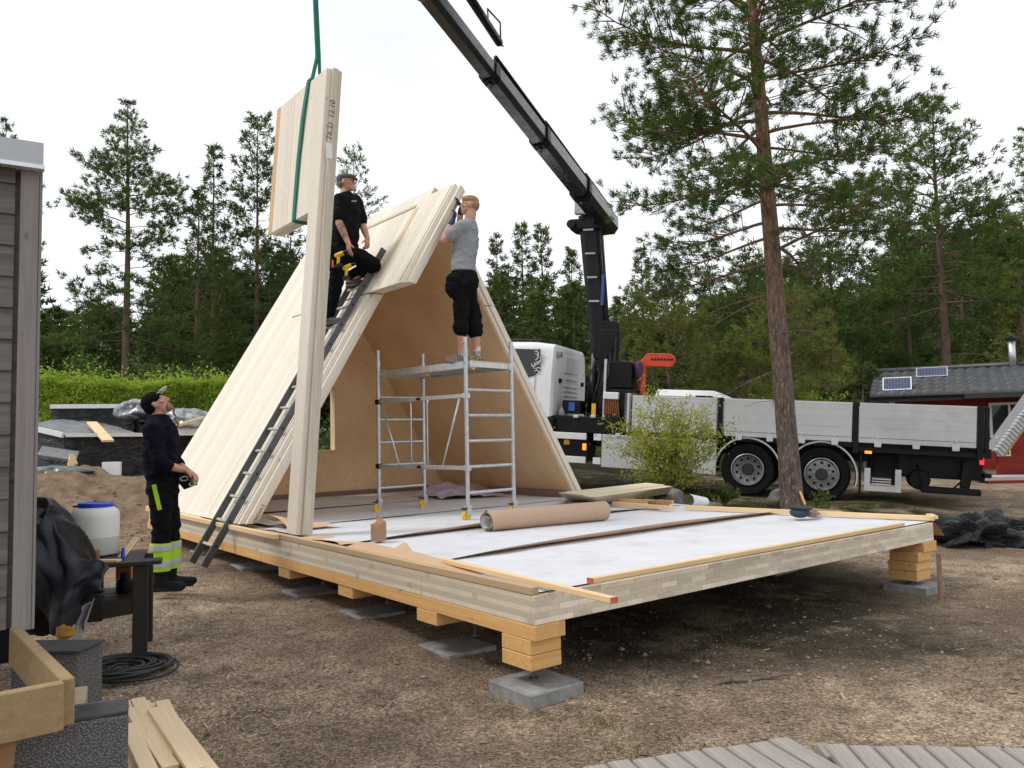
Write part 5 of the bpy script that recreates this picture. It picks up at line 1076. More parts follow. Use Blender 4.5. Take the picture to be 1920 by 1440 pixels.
# ================================================================ COVERED STACKS LEFT
tarpm,t,p=newmat('black_tarpaulin'); v=coords(t); n=noise(t,v,3,5,.6); t.links.new(ramp(t,n,[(.3,(.010,.011,.013)),(.7,(.028,.030,.034))]),p.inputs['Base Color']); t.links.new(ramp(t,n,[(.3,g3(.28)),(.7,g3(.5))]),p.inputs['Roughness']); vo=_n(t,'ShaderNodeTexVoronoi'); vo.feature='DISTANCE_TO_EDGE'; vo.inputs['Scale'].default_value=3.2
nn=_n(t,'ShaderNodeVectorMath',operation='ADD'); t.links.new(coords(t,(1,1,1.6)),nn.inputs[0]); sc3=_n(t,'ShaderNodeVectorMath',operation='SCALE'); t.links.new(noise(t,v,2.5,3,.5,col=True),sc3.inputs[0]); sc3.inputs['Scale'].default_value=.9; t.links.new(sc3.outputs[0],nn.inputs[1]); t.links.new(nn.outputs[0],vo.inputs['Vector'])
wv=math_(t,'ADD',math_(t,'MULTIPLY',noise(t,coords(t,(1,1,3)),4,6,.65,dist=1.5),.6),math_(t,'MULTIPLY',math_(t,'MINIMUM',vo.outputs['Distance'],.25),-.55)); bump(t,p,wv,1.,.12)
greytop,t,p=newmat('grey_sheet_cover'); v=coords(t); t.links.new(ramp(t,noise(t,coords(t,(1.5,9,1)),2,5),[(.35,(.09,.095,.10)),(.65,(.23,.24,.25))]),p.inputs['Base Color']); p.inputs['Roughness'].default_value=.4; bump(t,p,noise(t,coords(t,(1,7,1)),2.5,4),.8,.08)
def drape(name,label,P,hgt,mat,seed,topmat=None,cat='covered stack',edge=True):
    """tarpaulin covered stack: P four top corners in world (front left, front right, back right, back left)"""
    base=sum(P,Vector())/4; base.z=min(q.z for q in P)-hgt
    T_=thing(name,label,cat,base); q=MB(); per=[]; n=26
    for i in range(4):
        for k in range(n): per.append(P[i].lerp(P[(i+1)%4],k/n))
    rings=[]
    for j in range(9):
        f=j/8; r=[]
        for i,c in enumerate(per):
            d=(c-base); d.z=0; d.normalize(); fo=float(vnoise(i*.22+seed,j*.35))*.30*f+float(vnoise(i*.6+seed,j*.6+4))*.06*(f>0); r.append(Vector((c.x,c.y,0))+d*(fo+.03*f)+Vector((0,0,c.z-hgt*f*(1+.15*float(vnoise(i*.4+seed,2))))) )
        rings.append(r)
    q.rings(rings,False); build('tarpaulin',q,mat,T_,world=True,smooth=R(50),recalc=True)
    def tg(u,v_):
        c=P[0].lerp(P[1],u).lerp(P[3].lerp(P[2],u),v_); return c+Vector((0,0,.005+.035*float(vnoise(u*9+seed,v_*22))))
    build('top_cover',MB().grid(tg,20,40),topmat or mat,T_,world=True,smooth=True,recalc=False)
    if edge:
        build('top_batten',MB().beam(P[0]+Vector((0,-.03,.02)),P[1]+Vector((0,-.03,.02)),.05,.09),_mats['light_edge'],T_,world=True); build('top_batten',MB().beam(P[1]+Vector((.03,0,.02)),P[2]+Vector((.03,0,.02)),.05,.07),_mats['light_edge'],T_,world=True)
    return T_
S1=[atY(20,795,15.2),atY(120,818,14.6),atY(272,817,15.4),atY(165,783,18.2)]
drape('covered_stack','black tarpaulin covered stack with grey sheet top, nearest behind the spoil heap',S1,1.2,tarpm,2,greytop)
S2=[atY(96,764,17.2),atY(250,763,17.4),atY(262,757,19.0),atY(110,757,19.0)]
drape('covered_stack','farther black covered stack with a white top batten, below the hedge',S2,1.3,tarpm,12)
S3=[atY(262,800,16.6),atY(372,800,16.8),atY(335,775,18.4),atY(262,772,18.4)]
drape('covered_stack','rounded black tarpaulin stack behind the man with the braided beard',S3,1.2,tarpm,22,edge=False)
def lump(name,label,c,r,mat,seed,cat,amp=.35,n=90,m_=48):
    q=MB().ell((0,0,0),r,n=n,m=m_)
    for p_ in q.v:
        u=p_.normalized(); k=1+amp*float(vnoise(u.x*2.3+seed,u.y*2.3+u.z*2.6+seed))+amp*.7*(.2-abs(float(vnoise(u.x*3.6+seed,u.z*4+u.y*4)))*1.2)+amp*.16*(.15-abs(float(vnoise(u.x*9,u.y*9+u.z*7)))); p_*=k
        if p_.z<0: p_.z*=.5
    return tag(build(name,q.xf(Matrix.Translation(c)),mat,smooth=R(60)),label,cat)
gt,t,p=newmat('translucent_sheet'); v=coords(t); t.links.new(ramp(t,noise(t,v,4,6,.7),[(.35,(.05,.055,.06)),(.55,(.3,.32,.34)),(.7,(.55,.57,.6))]),p.inputs['Base Color']); p.inputs['Roughness'].default_value=.25
c=atY(345,800,16.2); lump('plastic_cover','shiny grey plastic sheet bunched on the rounded black stack',(c.x,16.3,c.z+.02),(.62,.5,.36),gt,6,'plastic sheet',.3)
c=atY(258,775,16.9); lump('plastic_cover','crumpled grey plastic at the right end of the farther stack',(c.x,16.9,c.z),(.42,.4,.30),gt,16,'plastic sheet',.3)
def plank(a,b,w_,h,label,mat,cat='plank',up=(0,0,1)): return tag(build('plank',MB().beam(a,b,w_,h,up),mat,bevel=.003),label,cat)
plank(atY(172,797,16.0)+Vector((0,0,.05)),atY(203,832,14.4)+Vector((0,0,.05)),.19,.04,'pale board lying across the nearest covered stack',lathm)
plank(atY(324,801,15.2),atY(382,783,15.6),.12,.05,'pale board leaning between the rounded black stack and the roof',lathx)
q=MB(); aa=atY(66,850,14.0); bb=atY(132,860,13.9)
for k in range(16): p_=aa.lerp(bb,k/15); q.beam(p_+Vector((-.15,.5,.10)),p_+Vector((.12,-.1,-.05)),.05,.05)
tag(build('slat_bundle',q,plain('grey_slats',(.16,.16,.17),.7,0,.3,9)),'bundle of dark grey slats poking out left of the nearest covered stack','slats')
c=atY(133,867,13.6); tag(build('wood_offcut',MB().prism([(c.x-.08,13.6,c.z-.14),(c.x+.06,13.55,c.z-.14),(c.x+.12,13.5,c.z-.02),(c.x+.05,13.5,c.z+.14),(c.x-.03,13.6,c.z+.12)],(.02,.06,0)),lathm),'light brown board end leaning on the dark tarpaulin left','board')
c=atY(208,876,13.9); tag(build('white_label_box',MB().box((c.x-.16,13.9,c.z-.14),(c.x+.16,13.96,c.z+.09)),paperw,bevel=.004),'white labelled package at the foot of the nearest covered stack','package')
c=atY(352,808,15.9); tag(build('white_label_box',MB().box((c.x-.24,15.9,c.z-.09),(c.x+.2,16.1,c.z+.1)),paperw,bevel=.004),'white wrapped package under the leaning pale board','package')
c=atY(105,885,13.4); lump('tarpaulin_scrap','flat green grey tarpaulin scrap below the bundle of slats',(c.x,13.4,c.z),(.6,.35,.10),plain('green_grey_tarp',(.10,.12,.11),.35,0,.5,8),9,'tarpaulin',.4)
# black plastic heap at the right
c=atZ(1815,1005,.1)
hpm=tarpm
lump('plastic_heap','crumpled heap of black plastic lying on the gravel right of the platform',(c.x+.05,c.y,.10),(.55,.42,.27),hpm,31,'plastic heap',.95)
c2=atZ(1905,1005,.1); lump('plastic_heap','flatter black plastic heap cut by the right edge of the picture',(c2.x+.3,c2.y+.1,.06),(.85,.42,.22),hpm,41,'plastic heap',.95)
# stake, stick, thin plank
sp_=atZ(1764,1122,0); T_=tag(build('stake',MB().box((sp_.x-.016,sp_.y-.016,-.2),(sp_.x+.016,sp_.y+.016,atY(1764,1037,sp_.y).z)),plain('weathered_stake',(.26,.15,.10),.9,0,.3,9),bevel=.003),'thin brown stake driven into the ground at the right corner of the platform','stake')
a=atZ(1338,1288,.0);b=atZ(1400,1281,.0);c=atZ(1478,1271,.0)
tag(build('stick',MB().tube([a+Vector((0,0,.012)),a.lerp(b,.5)+Vector((0,0,.028)),b+Vector((0,0,.015)),c+Vector((0,0,.02))],[.010,.015,.014,.006],7),plain('dead_stick',(.13,.105,.08),.95,0,.4,20),smooth=True),'short dead stick lying on the open gravel in front of the platform','stick')
a=atY(1522,933,13.2);b=atY(1578,938,12.9); a.z=g1(a.x,a.y)+.05; b.z=g1(b.x,b.y)+.05; plank(a,b,.05,.02,'thin pale strip lying in the grass right of the big trunk',lathm,'strip')
# ================================================================ BOARDWALKS bottom right
bwm=wood('weathered_boards',(.40,.37,.34),(.21,.19,.175),'Y',.7,rough=.95,gs=2.4,kd=(.07,.06,.05))
def deck(name,label,C0,seam,stepv,n,L,zt_=.06,bw=.9):
    D_=thing(name,label,'boardwalk',(C0.x,C0.y,0)); sd_=(seam-C0); sd_.z=0; sd_.normalize(); st_=stepv
    for k in range(n):
        o=C0+st_*k; jl=rnd.uniform(-.012,.012); w_=st_*.87; M=Matrix.Identity(4)
        # local board frame so the grain runs along the board
        x=w_.normalized(); y=sd_; z=Vector((0,0,1)); 
        p0=o-y*jl; P_=[p0,p0+w_,p0+w_+y*L,p0+y*L]; dz=rnd.uniform(-.004,.004)
        M=Matrix(((x.x,y.x,0,p0.x),(x.y,y.y,0,p0.y),(0,0,1,zt_+dz),(0,0,0,1))); I=M.inverted()
        vs=[I@Vector((q.x,q.y,zt_+dz)) for q in P_]
        ob=build('board',MB().hexa([v_-Vector((0,0,.03)) for v_ in vs]+vs),bwm,D_,bevel=.004); ob.matrix_basis=Matrix.Translation(-Vector((C0.x,C0.y,0)))@M
    return D_,sd_
A_=atZ(1545,1394,.06);B_=atZ(1922,1402,.06);S_=atZ(1586,1440,.06); dirv=(B_-A_).normalized(); 
deck('boardwalk','right hand boardwalk of grey weathered boards in the bottom right corner',A_,S_,dirv*.112,11,1.6)
C1=atZ(1476,1381,.06); E1=atZ(1580,1441,.06); W1=atZ(1040,1446,.06); dv=(W1-C1).normalized()
deck('boardwalk','left hand boardwalk of grey weathered boards ending in an angled corner',C1,E1,dv*.118,15,1.6)
sb=A_+Vector((-.03,.02,-.05)); tag(build('wood_block',MB().beam(atZ(1540,1402,.02),atZ(1560,1428,.02),.05,.05),bwm,bevel=.003),'small grey block between the two boardwalks','block')
# ================================================================ GREY SHED AT THE LEFT EDGE
SX=atY(57,700,3.75); cor=Vector((SX.x,3.75,0)); wdv=Vector((-math.cos(R(32)),-math.sin(R(32)),0)); wn_=Vector((math.sin(R(32)),-math.cos(R(32)),0))
ztp=atY(76,322,3.75).z; zbt=atY(62,1174,3.75).z
SF=Matrix(((wdv.x,-wn_.x,0,cor.x),(wdv.y,-wn_.y,0,cor.y),(0,0,1,0),(0,0,0,1)))
SHD=thing('grey_shed','grey weathered clapboard shed corner with light metal roof edge at the left','shed',mat=SF)
cbm=wood('grey_clapboard',(.20,.185,.175),(.10,.092,.088),'X',.6,rough=.9,kd=(.03,.025,.025)); cbm2=wood('grey_corner_board',(.29,.265,.255),(.20,.182,.175),'Z',.5,rough=.9,kd=(.06,.05,.05))
nb_=int((ztp-zbt)/.148)+1
for k in range(nb_):
    z=zbt+k*.148; build('clapboard',MB().hexa([(.075,-.030,z),(2.2,-.030,z),(2.2,.0,z),(.075,.0,z),(.075,-.010,z+.165),(2.2,-.010,z+.165),(2.2,.0,z+.165),(.075,.0,z+.165)]),cbm,SHD,bevel=.002)
build('corner_board',MB().box((-.02,-.045,zbt-.01),(.055,-.0,ztp)),cbm2,SHD,bevel=.003)
build('corner_board',MB().box((-.035,-.04,zbt-.01),(-.021,.10,ztp)),cbm2,SHD,bevel=.003)
build('inner_wall',MB().box((.0,.005,zbt),(2.2,.10,ztp)).box((-.02,.105,zbt),(.08,3.0,ztp)),cbm,SHD)
mtl=plain('roof_edge_metal',(.42,.44,.46),.4,.3,.05,4)
build('roof_edge',MB().box((-.035,-.10,ztp+.005),(2.3,-.07,ztp+.115)).box((-.035,-.069,ztp+.095),(2.3,2.9,ztp+.115)),mtl,SHD); build('roof_edge_drip',MB().box((-.04,-.115,ztp-.015),(2.3,-.065,ztp+.0045)),plain('bright_metal',(.7,.72,.74),.3,.5,.05,5),SHD)
build('floor_frame',MB().box((.0,.02,zbt-.16),(2.2,.10,zbt-.002)),blackmt,SHD)
for xx in (.35,1.5): build('foundation_post',MB().box((xx,.15,-.1),(xx+.2,.35,zbt-.165)),conc,SHD)
# ================================================================ FOREGROUND LEFT: blocks, frame, laths, hose
lecam,t,p=newmat('clay_aggregate_block'); v=coords(t); vo=_n(t,'ShaderNodeTexVoronoi'); vo.inputs['Scale'].default_value=130; t.links.new(v,vo.inputs['Vector']); t.links.new(ramp(t,vo.outputs['Distance'],[(.1,(.34,.335,.335)),(.55,(.12,.118,.12))]),p.inputs['Base Color']); p.inputs['Roughness'].default_value=.95; bump(t,p,math_(t,'MULTIPLY',vo.outputs['Distance'],-1),1.,.012)
def blk(label,pts,z0,z1,mat=lecam,name='aggregate_block',cat='block',bev=.008,top=None):
    P_=[atZ(x,y,z1) for x,y in pts]; lo=[Vector((q.x,q.y,z0)) for q in P_]; hi_=[Vector((q.x,q.y,z1)) for q in P_]
    return tag(build(name,MB().hexa(lo+hi_),mat,bevel=bev),label,cat)
# nearest block: its front face spans x 18..240, y 1345..1440
fa=atY(240,1330,3.02); fb=atY(16,1378,2.86); 
v1=(fb-fa); v1.z=0; v1.normalize(); nrm=Vector((v1.y,-v1.x,0)); 
if nrm.y<0: nrm=-nrm
zt1=fa.z; L1=.70
def oblk(label,o,z0,z1,L,D,mat,name='aggregate_block',cat='block',bev=.008,vv=None,nn=None):
    vv=vv or v1; nn=nn or nrm; o=Vector((o.x,o.y,0)); q=[o,o+vv*L,o+vv*L+nn*D,o+nn*D]
    return tag(build(name,MB().hexa([p_+Vector((0,0,z0)) for p_ in q]+[p_+Vector((0,0,z1)) for p_ in q]),mat,bevel=bev),label,cat)
oblk('rough grey clay aggregate block in the bottom left corner',fa,.0,zt1-.02,L1,.24,lecam)
oblk('dark felt strip lying on top of the bottom left aggregate block',fa-v1*.0+nrm*.005,zt1-.018,zt1-.006,L1,.16,plain('dark_felt',(.05,.05,.055),.9,0,.3,12),'felt_strip','felt',.002)
o2=fa+nrm*.26+v1*.16; oblk('pale plywood piece on the ground behind the bottom left block',o2,zt1-.10,zt1-.04,.40,.30,wood('plywood',(.42,.33,.22),(.34,.26,.17),'X',.2),'plywood_piece','plywood',.004)
# timber frame box
tmb=wood('damp_frame_timber',(.36,.26,.14),(.25,.175,.09),'Y',.7,rough=.8); 
fc=atY(119,1277,2.86); zfr=fc.z; fl_=atY(-60,1313,2.68); fbk=atY(28,1177,3.72)
TB=thing('plank_surround','raised frame of brown planks standing on edge under the grey shed','planks',(fc.x,fc.y,0))
def planke(nm,a,b,h,w_,mat=tmb): return build(nm,MB().beam(Vector((a.x,a.y,zfr-h/2)),Vector((b.x,b.y,zfr-h/2)),w_,h),mat,TB,world=True,bevel=.004)
planke('front_plank',fc,fl_,.165,.045); planke('side_plank',fc+Vector((0,.03,0)),Vector((fbk.x,fbk.y,0)),.165,.045)
build('rusty_plank',MB().beam(atY(-60,1345,2.7)-Vector((0,0,.25)),atY(21,1335,2.78)-Vector((0,0,.25)),.04,.5),plain('rust_brown_wood',(.22,.12,.06),.9,0,.3,8),TB,world=True)
o3=atY(146,1216,3.95); oblk('smaller grey aggregate block standing behind the timber frame',Vector((o3.x,o3.y,0)),.0,o3.z-.02,.34,.22,lecam,vv=Vector((-.97,.05,0)).normalized(),nn=Vector((.05,.97,0)).normalized())
oblk('dark felt scrap on top of the smaller aggregate block',Vector((o3.x+.02,o3.y-.02,0)),o3.z-.018,o3.z-.006,.36,.22,_mats['dark_felt'],'felt_strip','felt',.002,vv=Vector((-.97,.05,0)).normalized(),nn=Vector((.05,.97,0)).normalized())
# laths in the foreground: each one a lath
spec=[((246,1322),(300,1475),'hidden lowest one at the left'),((262,1320),(330,1475),'hidden lowest one under the leftmost'),((280,1324),(362,1475),'hidden lowest one in the middle'),((298,1326),(392,1475),'hidden lowest one at the right'),((252,1315),(300,1462),'leftmost'),((268,1318),(352,1470),'second from the left'),((236,1340),(262,1460),'short one lowest at the left'),((283,1322),(318,1450),'third from the left, half covered'),((304,1316),(372,1462),'fourth from the left, steeply laid'),((318,1345),(400,1455),'rightmost of the long ones'),((246,1330),(330,1455),'crossing over the leftmost'),((258,1312),(335,1462),'lying just inside the leftmost long one'),((290,1330),(385,1470),'topmost in the middle'),((240,1360),(290,1470),'low one beside the aggregate block')]
for k,(a,b,lb) in enumerate(spec):
    zk_=.045+.0222*(k//2); A=atZ(a[0],a[1],zk_); B=atZ(b[0],b[1],zk_+.012); d=(B-A).normalized()
    M=Matrix.Translation(A)@d.to_track_quat('Y','Z').to_matrix().to_4x4(); o=build('bottom_lath',MB().box((-.034,0,-.011),(.034,.95,.011)),wood('fresh_lath_wood',(.80,.63,.42),(.68,.50,.30),'Y',.35),bevel=.002); o.matrix_basis=M; tag(o,'fresh pale lath in the bottom left pile, '+lb,'lath',group='pale laths piled at the bottom left')
# coiled hose
hc=atZ(228,1283,.03); HM=plain('black_hose',(.016,.017,.018),.45,0,.2,12)
HO_=thing('coiled_cable','coil of black cable lying on the gravel behind the pale laths','cable coil',(hc.x,hc.y,g1(hc.x,hc.y)))
pts=[]; 
for i in range(900):
    a=i*.085; lp__=i/900*12; r=.155+.045*math.sin(lp__*1.9)+.018*math.sin(a*.7+lp__); x=.30*math.cos(a)*r/.20+.03*math.sin(lp__*2.1); y=.26*math.sin(a)*r/.20+.03*math.cos(lp__*1.3)
    pts.append((x,y,.018+.045*abs(math.sin(lp__*1.1+a*.21))))
build('loops',MB().tube(pts,.0085,6),HM,HO_,smooth=True,recalc=False)
build('loose_end',MB().tube([(-.1,-.1,.03),(-.05,.05,.05),(.02,.12,.03),(.0,.0,.02),(.10,-.08,.015)],.0085,6),HM,HO_,smooth=True)
# ---- garden table with things on it
BY=5.35; lgt=atY(262,1230,BY); gt_=g1(lgt.x,BY); ztb=atY(250,1051,BY).z
dkb=wood('dark_brown_paint',(.035,.026,.02),(.018,.014,.012),'Z',.0,rough=.55)
tdir=Vector((-.93,-.36,0)).normalized(); tn=Vector((-tdir.y,tdir.x,0)); 
if tn.y<0: tn=-tn
TBM=Matrix(((tdir.x,tn.x,0,lgt.x),(tdir.y,tn.y,0,lgt.y),(0,0,1,gt_),(0,0,0,1)))
GT=thing('garden_bench','dark brown painted garden bench beside the grey shed','bench',mat=TBM); Hb=ztb-gt_
tx=atY(290,1048,BY); 
build('arm_rest',MB().box((-.13,-.06,Hb-.026),(.62,.10,Hb)),dkb,GT,bevel=.004)
build('table_top',MB().box((.0,.11,Hb-.03),(1.1,.62,Hb-.004)),dkb,GT,bevel=.004)
build('leg',MB().box((-.045,-.03,-.03),(.045,.03,Hb-.027)),dkb,GT,bevel=.003); build('leg',MB().box((.22,-.02,.28),(.33,.02,Hb-.027)),dkb,GT,bevel=.003)
build('leg',MB().box((.95,-.03,-.03),(1.04,.03,Hb-.027)),dkb,GT,bevel=.003); build('leg',MB().box((-.045,.56,-.03),(.045,.62,Hb-.03)),dkb,GT,bevel=.003)
build('side_rail',MB().hexa([(.045,-.02,.31),(.95,-.02,.22),(.95,.02,.22),(.045,.02,.31),(.045,-.02,.41),(.95,-.02,.36),(.95,.02,.36),(.045,.02,.41)]),dkb,GT,bevel=.003)
build('seat_board',MB().box((.0,.05,.38),(1.1,.16,.40)),dkb,GT); build('seat_board',MB().box((.0,.18,.38),(1.1,.30,.40)),dkb,GT); build('seat_board',MB().box((.0,.32,.38),(1.1,.55,.40)),dkb,GT)
def TP(x,y,z): return TBM@Vector((x,y,z))
# canister
cc=atY(178,1040,BY+.32); CN=thing('water_canister','white plastic canister with blue screw lid standing on the dark bench','canister',(cc.x,cc.y,gt_+Hb-.002))
wpl,t,p=newmat('milky_plastic'); v=coords(t); sx=_n(t,'ShaderNodeSeparateXYZ'); t.links.new(v,sx.inputs[0]); t.links.new(mixc(t,math_(t,'GREATER_THAN',sx.outputs['Z'],.13),(.55,.55,.50),(.74,.74,.70)),p.inputs['Base Color']); p.inputs['Roughness'].default_value=.35; p.inputs['Subsurface Weight'].default_value=.2; p.inputs['Subsurface Scale'].default_value=.03
build('body',MB().lathe([(.10,0),(.145,.008),(.152,.03),(.155,.15),(.157,.27),(.148,.31),(.12,.333),(.105,.338)],(0,0,0),(0,0,1),28),wpl,CN,smooth=R(50))
bl2=plain('blue_lid_plastic',(.02,.05,.55),.35,0,.1,10)
LDo=build('lid',MB().lathe([(.112,0),(.115,.008),(.115,.026),(.108,.032),(.075,.034),(.07,.028)],(0,0,.336),(.04,.02,1),28),bl2,CN,smooth=R(40)); build('handle',MB().box((-.155,-.02,.335),(-.105,.02,.35)),bl2,CN,bevel=.004)
# small things on the bench
plank(atY(226,1047,BY+.2),atY(256,1008,BY+.35),.05,.012,'short pale wood slip leaning up on the dark bench',lathm,'wood slip')
c=TP(.22,.03,Hb+.003); tag(build('wood_scrap',MB().box((c.x-.06,c.y-.03,c.z),(c.x+.10,c.y+.03,c.z+.014)),lathx),'flat pale wood scrap on the arm rest of the bench','wood scrap')
c=TP(.33,.18,Hb); tag(build('brown_carton',MB().box((c.x-.06,c.y-.05,c.z),(c.x+.05,c.y+.05,c.z+.065)),plain('reddish_card',(.25,.12,.07),.85,0,.2,14),bevel=.003),'small reddish brown box in front of the white canister','box')
c=TP(.12,.16,Hb); tag(build('spray_cap',MB().lathe([(.014,0),(.014,.03),(.010,.05),(.010,.07)],(c.x,c.y,c.z),(0,0,1),12),bl2,smooth=R(40)),'small blue bottle cap beside the canister','bottle cap')
c=TP(.12,.3,.402); tag(build('black_jar',MB().lathe([(.05,0),(.055,.01),(.055,.08),(.035,.10),(.035,.13)],(c.x,c.y,c.z),(0,0,1),16),blackpl,smooth=R(40)),'black jar on the lower level of the dark bench','jar')
c=TP(.13,.42,.402); tag(build('brick',MB().box((c.x-.05,c.y-.03,c.z),(c.x+.06,c.y+.03,c.z+.20)),plain('brick_red',(.38,.15,.09),.9,0,.2,12),bevel=.004),'reddish brick standing behind the black jar','brick')
c=atY(104,990,BY+.5); tag(build('brown_carton',MB().box((c.x-.14,c.y-.1,c.z-.10),(c.x+.16,c.y+.1,c.z-.02)),plain('tan_card',(.42,.28,.17),.85,0,.15,8),bevel=.004),'tan box top behind the dark draped jacket left of the canister','box')
# draped dark jacket
JY=4.75
def jk(u,v_):
    # from the shed side over the bench end, hanging down in folds
    top=[(84,965),(110,1000),(150,1040),(185,1052),(204,1068)]; bot=[(62,1105),(95,1175),(135,1178),(160,1135),(216,1110)]
    i=min(3,int(u*4)); f=u*4-i; xa=lerp(top[i][0],top[i+1][0],f); ya=lerp(top[i][1],top[i+1][1],f); xb=lerp(bot[i][0],bot[i+1][0],f); yb=lerp(bot[i][1],bot[i+1][1],f)
    q=atY(lerp(xa,xb,v_),lerp(ya,yb,v_),JY-.05); q.y-=.10*math.sin(v_*2.4)+.055*math.sin(u*13+v_*2)*v_+.05*float(vnoise(u*8,v_*7)); q.z+=.02*math.sin(u*9); return q
jm=plain('dark_navy_coat',(.014,.017,.026),.6,0,.3,9,bs=.3,bd=.01)
tag(build('draped_jacket',MB().grid(jk,44,36),jm,smooth=True,recalc=False,solid=.012),'dark navy coat draped over the near end of the bench','jacket')
c=atY(80,1090,JY+.35); lump('black_bag','black bag in the shade between the shed and the bench',(c.x,c.y,.62),(.30,.32,.55),blackpl,51,'bag',.3)
c=atY(82,985,JY+.3); lump('dark_cloth','dark cloth bundle on top of the black bag by the shed corner',(c.x,c.y,c.z-.03),(.13,.2,.14),jm,61,'cloth',.5)
c=atY(120,1190,JY-.2); lump('orange_rag','small orange brown rag hanging below the draped coat',(c.x,c.y,c.z),(.055,.03,.05),plain('orange_cloth',(.45,.22,.04),.8,0,.3,20),71,'rag',.6,20,12)
def tailf(u,v_):
    q=atY(lerp(150,182,u)-18*v_,lerp(1140,1120,u)+lerp(40,75,1-u)*v_*1.1,JY-.02); q.y-=.03*math.sin(u*8); return q
tag(build('white_lining',MB().grid(tailf,10,10),plain('light_grey_cloth',(.35,.36,.38),.7,0,.2,12),smooth=True,recalc=False,solid=.004),'light grey cloth edge hanging under the draped coat','cloth')
# ================================================================ ROLLING SCAFFOLD (world)
N_=Vector((-.5017,8.6554,CZ-.908)); sa_=.7815; ll=Vector((-math.cos(sa_),math.sin(sa_),0)); rr=Vector((math.sin(sa_),math.cos(sa_),0)); SLN,SWN=1.618,.7066
SM=Matrix(((ll.x,rr.x,0,N_.x),(ll.y,rr.y,0,N_.y),(0,0,1,N_.z),(0,0,0,1)))
SC_=thing('rolling_scaffold','small aluminium rolling scaffold on yellow wheels standing on the platform','scaffold',mat=SM)
galv=plain('scaffold_tube',(.55,.57,.59),.38,.75,.15,18)
for x in (0,SLN):
    for y in (0,SWN):
        top=2.0
        build('post',MB().tube([(x,y,.17),(x,y,top)],.024,12),galv,SC_,smooth=R(40)); build('post_collar',MB().tube([(x,y,1.80),(x,y,1.87)],.029,12),galv,SC_,smooth=R(40))
        for h in (1.72,1.93): build('pin_hole',MB().lathe([(.006,0),(.006,.002)],(x,y-.0245,h),(0,-1,0),8),blackpl,SC_)
        ca=build('caster',MB().box((x-.03,y-.03,.15),(x+.03,y+.03,.175)).hexa([(x-.022,y-.04,.06),(x-.018,y-.04,.06),(x-.018,y+.03,.06),(x-.022,y+.03,.06),(x-.03,y-.03,.15),(x-.02,y-.03,.15),(x-.02,y+.03,.15),(x-.03,y+.03,.15)]).hexa([(x+.018,y-.04,.06),(x+.022,y-.04,.06),(x+.022,y+.03,.06),(x+.018,y+.03,.06),(x+.02,y-.03,.15),(x+.03,y-.03,.15),(x+.03,y+.03,.15),(x+.02,y+.03,.15)]),galv,SC_)
        build('wheel',MB().lathe([(.03,-.014),(.058,-.014),(.0625,-.007),(.0625,.007),(.058,.014),(.03,.014)],(x,y-.02,.070),(1,0,0),24),yellp,ca,smooth=R(40)); build('brake_pedal',MB().box((x-.02,y-.085,.135),(x+.02,y-.03,.147)),blackpl,ca)
    for k in range(5): z=.307+.28*k; build('rung',MB().tube([(x,.02,z),(x,SWN-.02,z)],.017,8),galv,SC_,smooth=R(50))
    build('rung',MB().tube([(x,.02,.307+.28*5),(x,SWN-.02,.307+.28*5)],.020,8),galv,SC_,smooth=R(50))
for z,nm in ((.575,'lower_brace'),(1.36,'upper_brace')):
    build(nm,MB().box((.02,-.02,z-.022),(SLN/2-.02,.0,z+.022)).box((SLN/2+.02,-.02,z-.022),(SLN-.02,.0,z+.022)),galv,SC_,bevel=.004)
    build('brace_hinge',MB().box((SLN/2-.035,-.026,z-.016),(SLN/2+.035,-.001,z+.016)),blackpl,SC_); 
    for x in (0,SLN): build('brace_hook',MB().box((x-.035,-.03,z-.03),(x+.035,.03,z+.03)),blackpl if x else galv,SC_,bevel=.004)
build('brace_tube',MB().tube([(.10,-.01,1.335),(.40,-.01,.60)],.011,8),galv,SC_,smooth=True); build('brace_tube',MB().tube([(SLN-.08,-.01,1.335),(SLN-.42,-.01,.60)],.011,8),galv,SC_,smooth=True)
for x in (.66,.96): build('brace_tube',MB().tube([(x,-.01,.60),(x,-.01,1.30),(x-.02*(1 if x<.8 else -1),-.01,1.345)],.010,8),galv,SC_,smooth=True)
dz_=1.735
dk_=MB().box((-.03,.04,dz_-.07),(SLN+.03,.065,dz_+.01)).box((-.03,SWN-.065,dz_-.07),(SLN+.03,SWN-.04,dz_+.01)).box((-.02,.066,dz_-.06),(.01,SWN-.066,dz_)).box((SLN-.01,.066,dz_-.06),(SLN+.02,SWN-.066,dz_))
build('deck_frame',dk_,galv,SC_,bevel=.003)
build('deck_board',MB().box((.012,.067,dz_-.012),(SLN-.012,SWN-.067,dz_)),wood('birch_ply_deck',(.42,.34,.26),(.33,.26,.19),'X',.2),SC_)
for k in range(4): build('deck_cross_bar',MB().box((.25+k*.37,.066,dz_-.06),(.28+k*.37,SWN-.066,dz_-.014)),galv,SC_)
build('yellow_clamp',MB().box((-.01,.09,dz_-.085),(.05,.13,dz_+.02)),yellp,SC_,bevel=.006); build('yellow_clamp',MB().box((.80,.10,dz_-.095),(.9,.16,dz_-.065)),yellp,SC_,bevel=.006)
dkz=N_.z+dz_
def sp(x,y,z): return SM@Vector((x,y,z))
tag(build('metal_brackets',MB().box((.95,.36,dz_+.002),(1.0,.42,dz_+.07)).box((.88,.40,dz_+.002),(.93,.46,dz_+.05)).box((.90,.2,dz_+.001),(1.15,.5,dz_+.012)),plain('steel_brackets',(.25,.24,.23),.45,.6,.3,20),frame=type('F',(),{'m':SM})(),bevel=.003),'small heap of steel brackets on the scaffold deck','brackets')
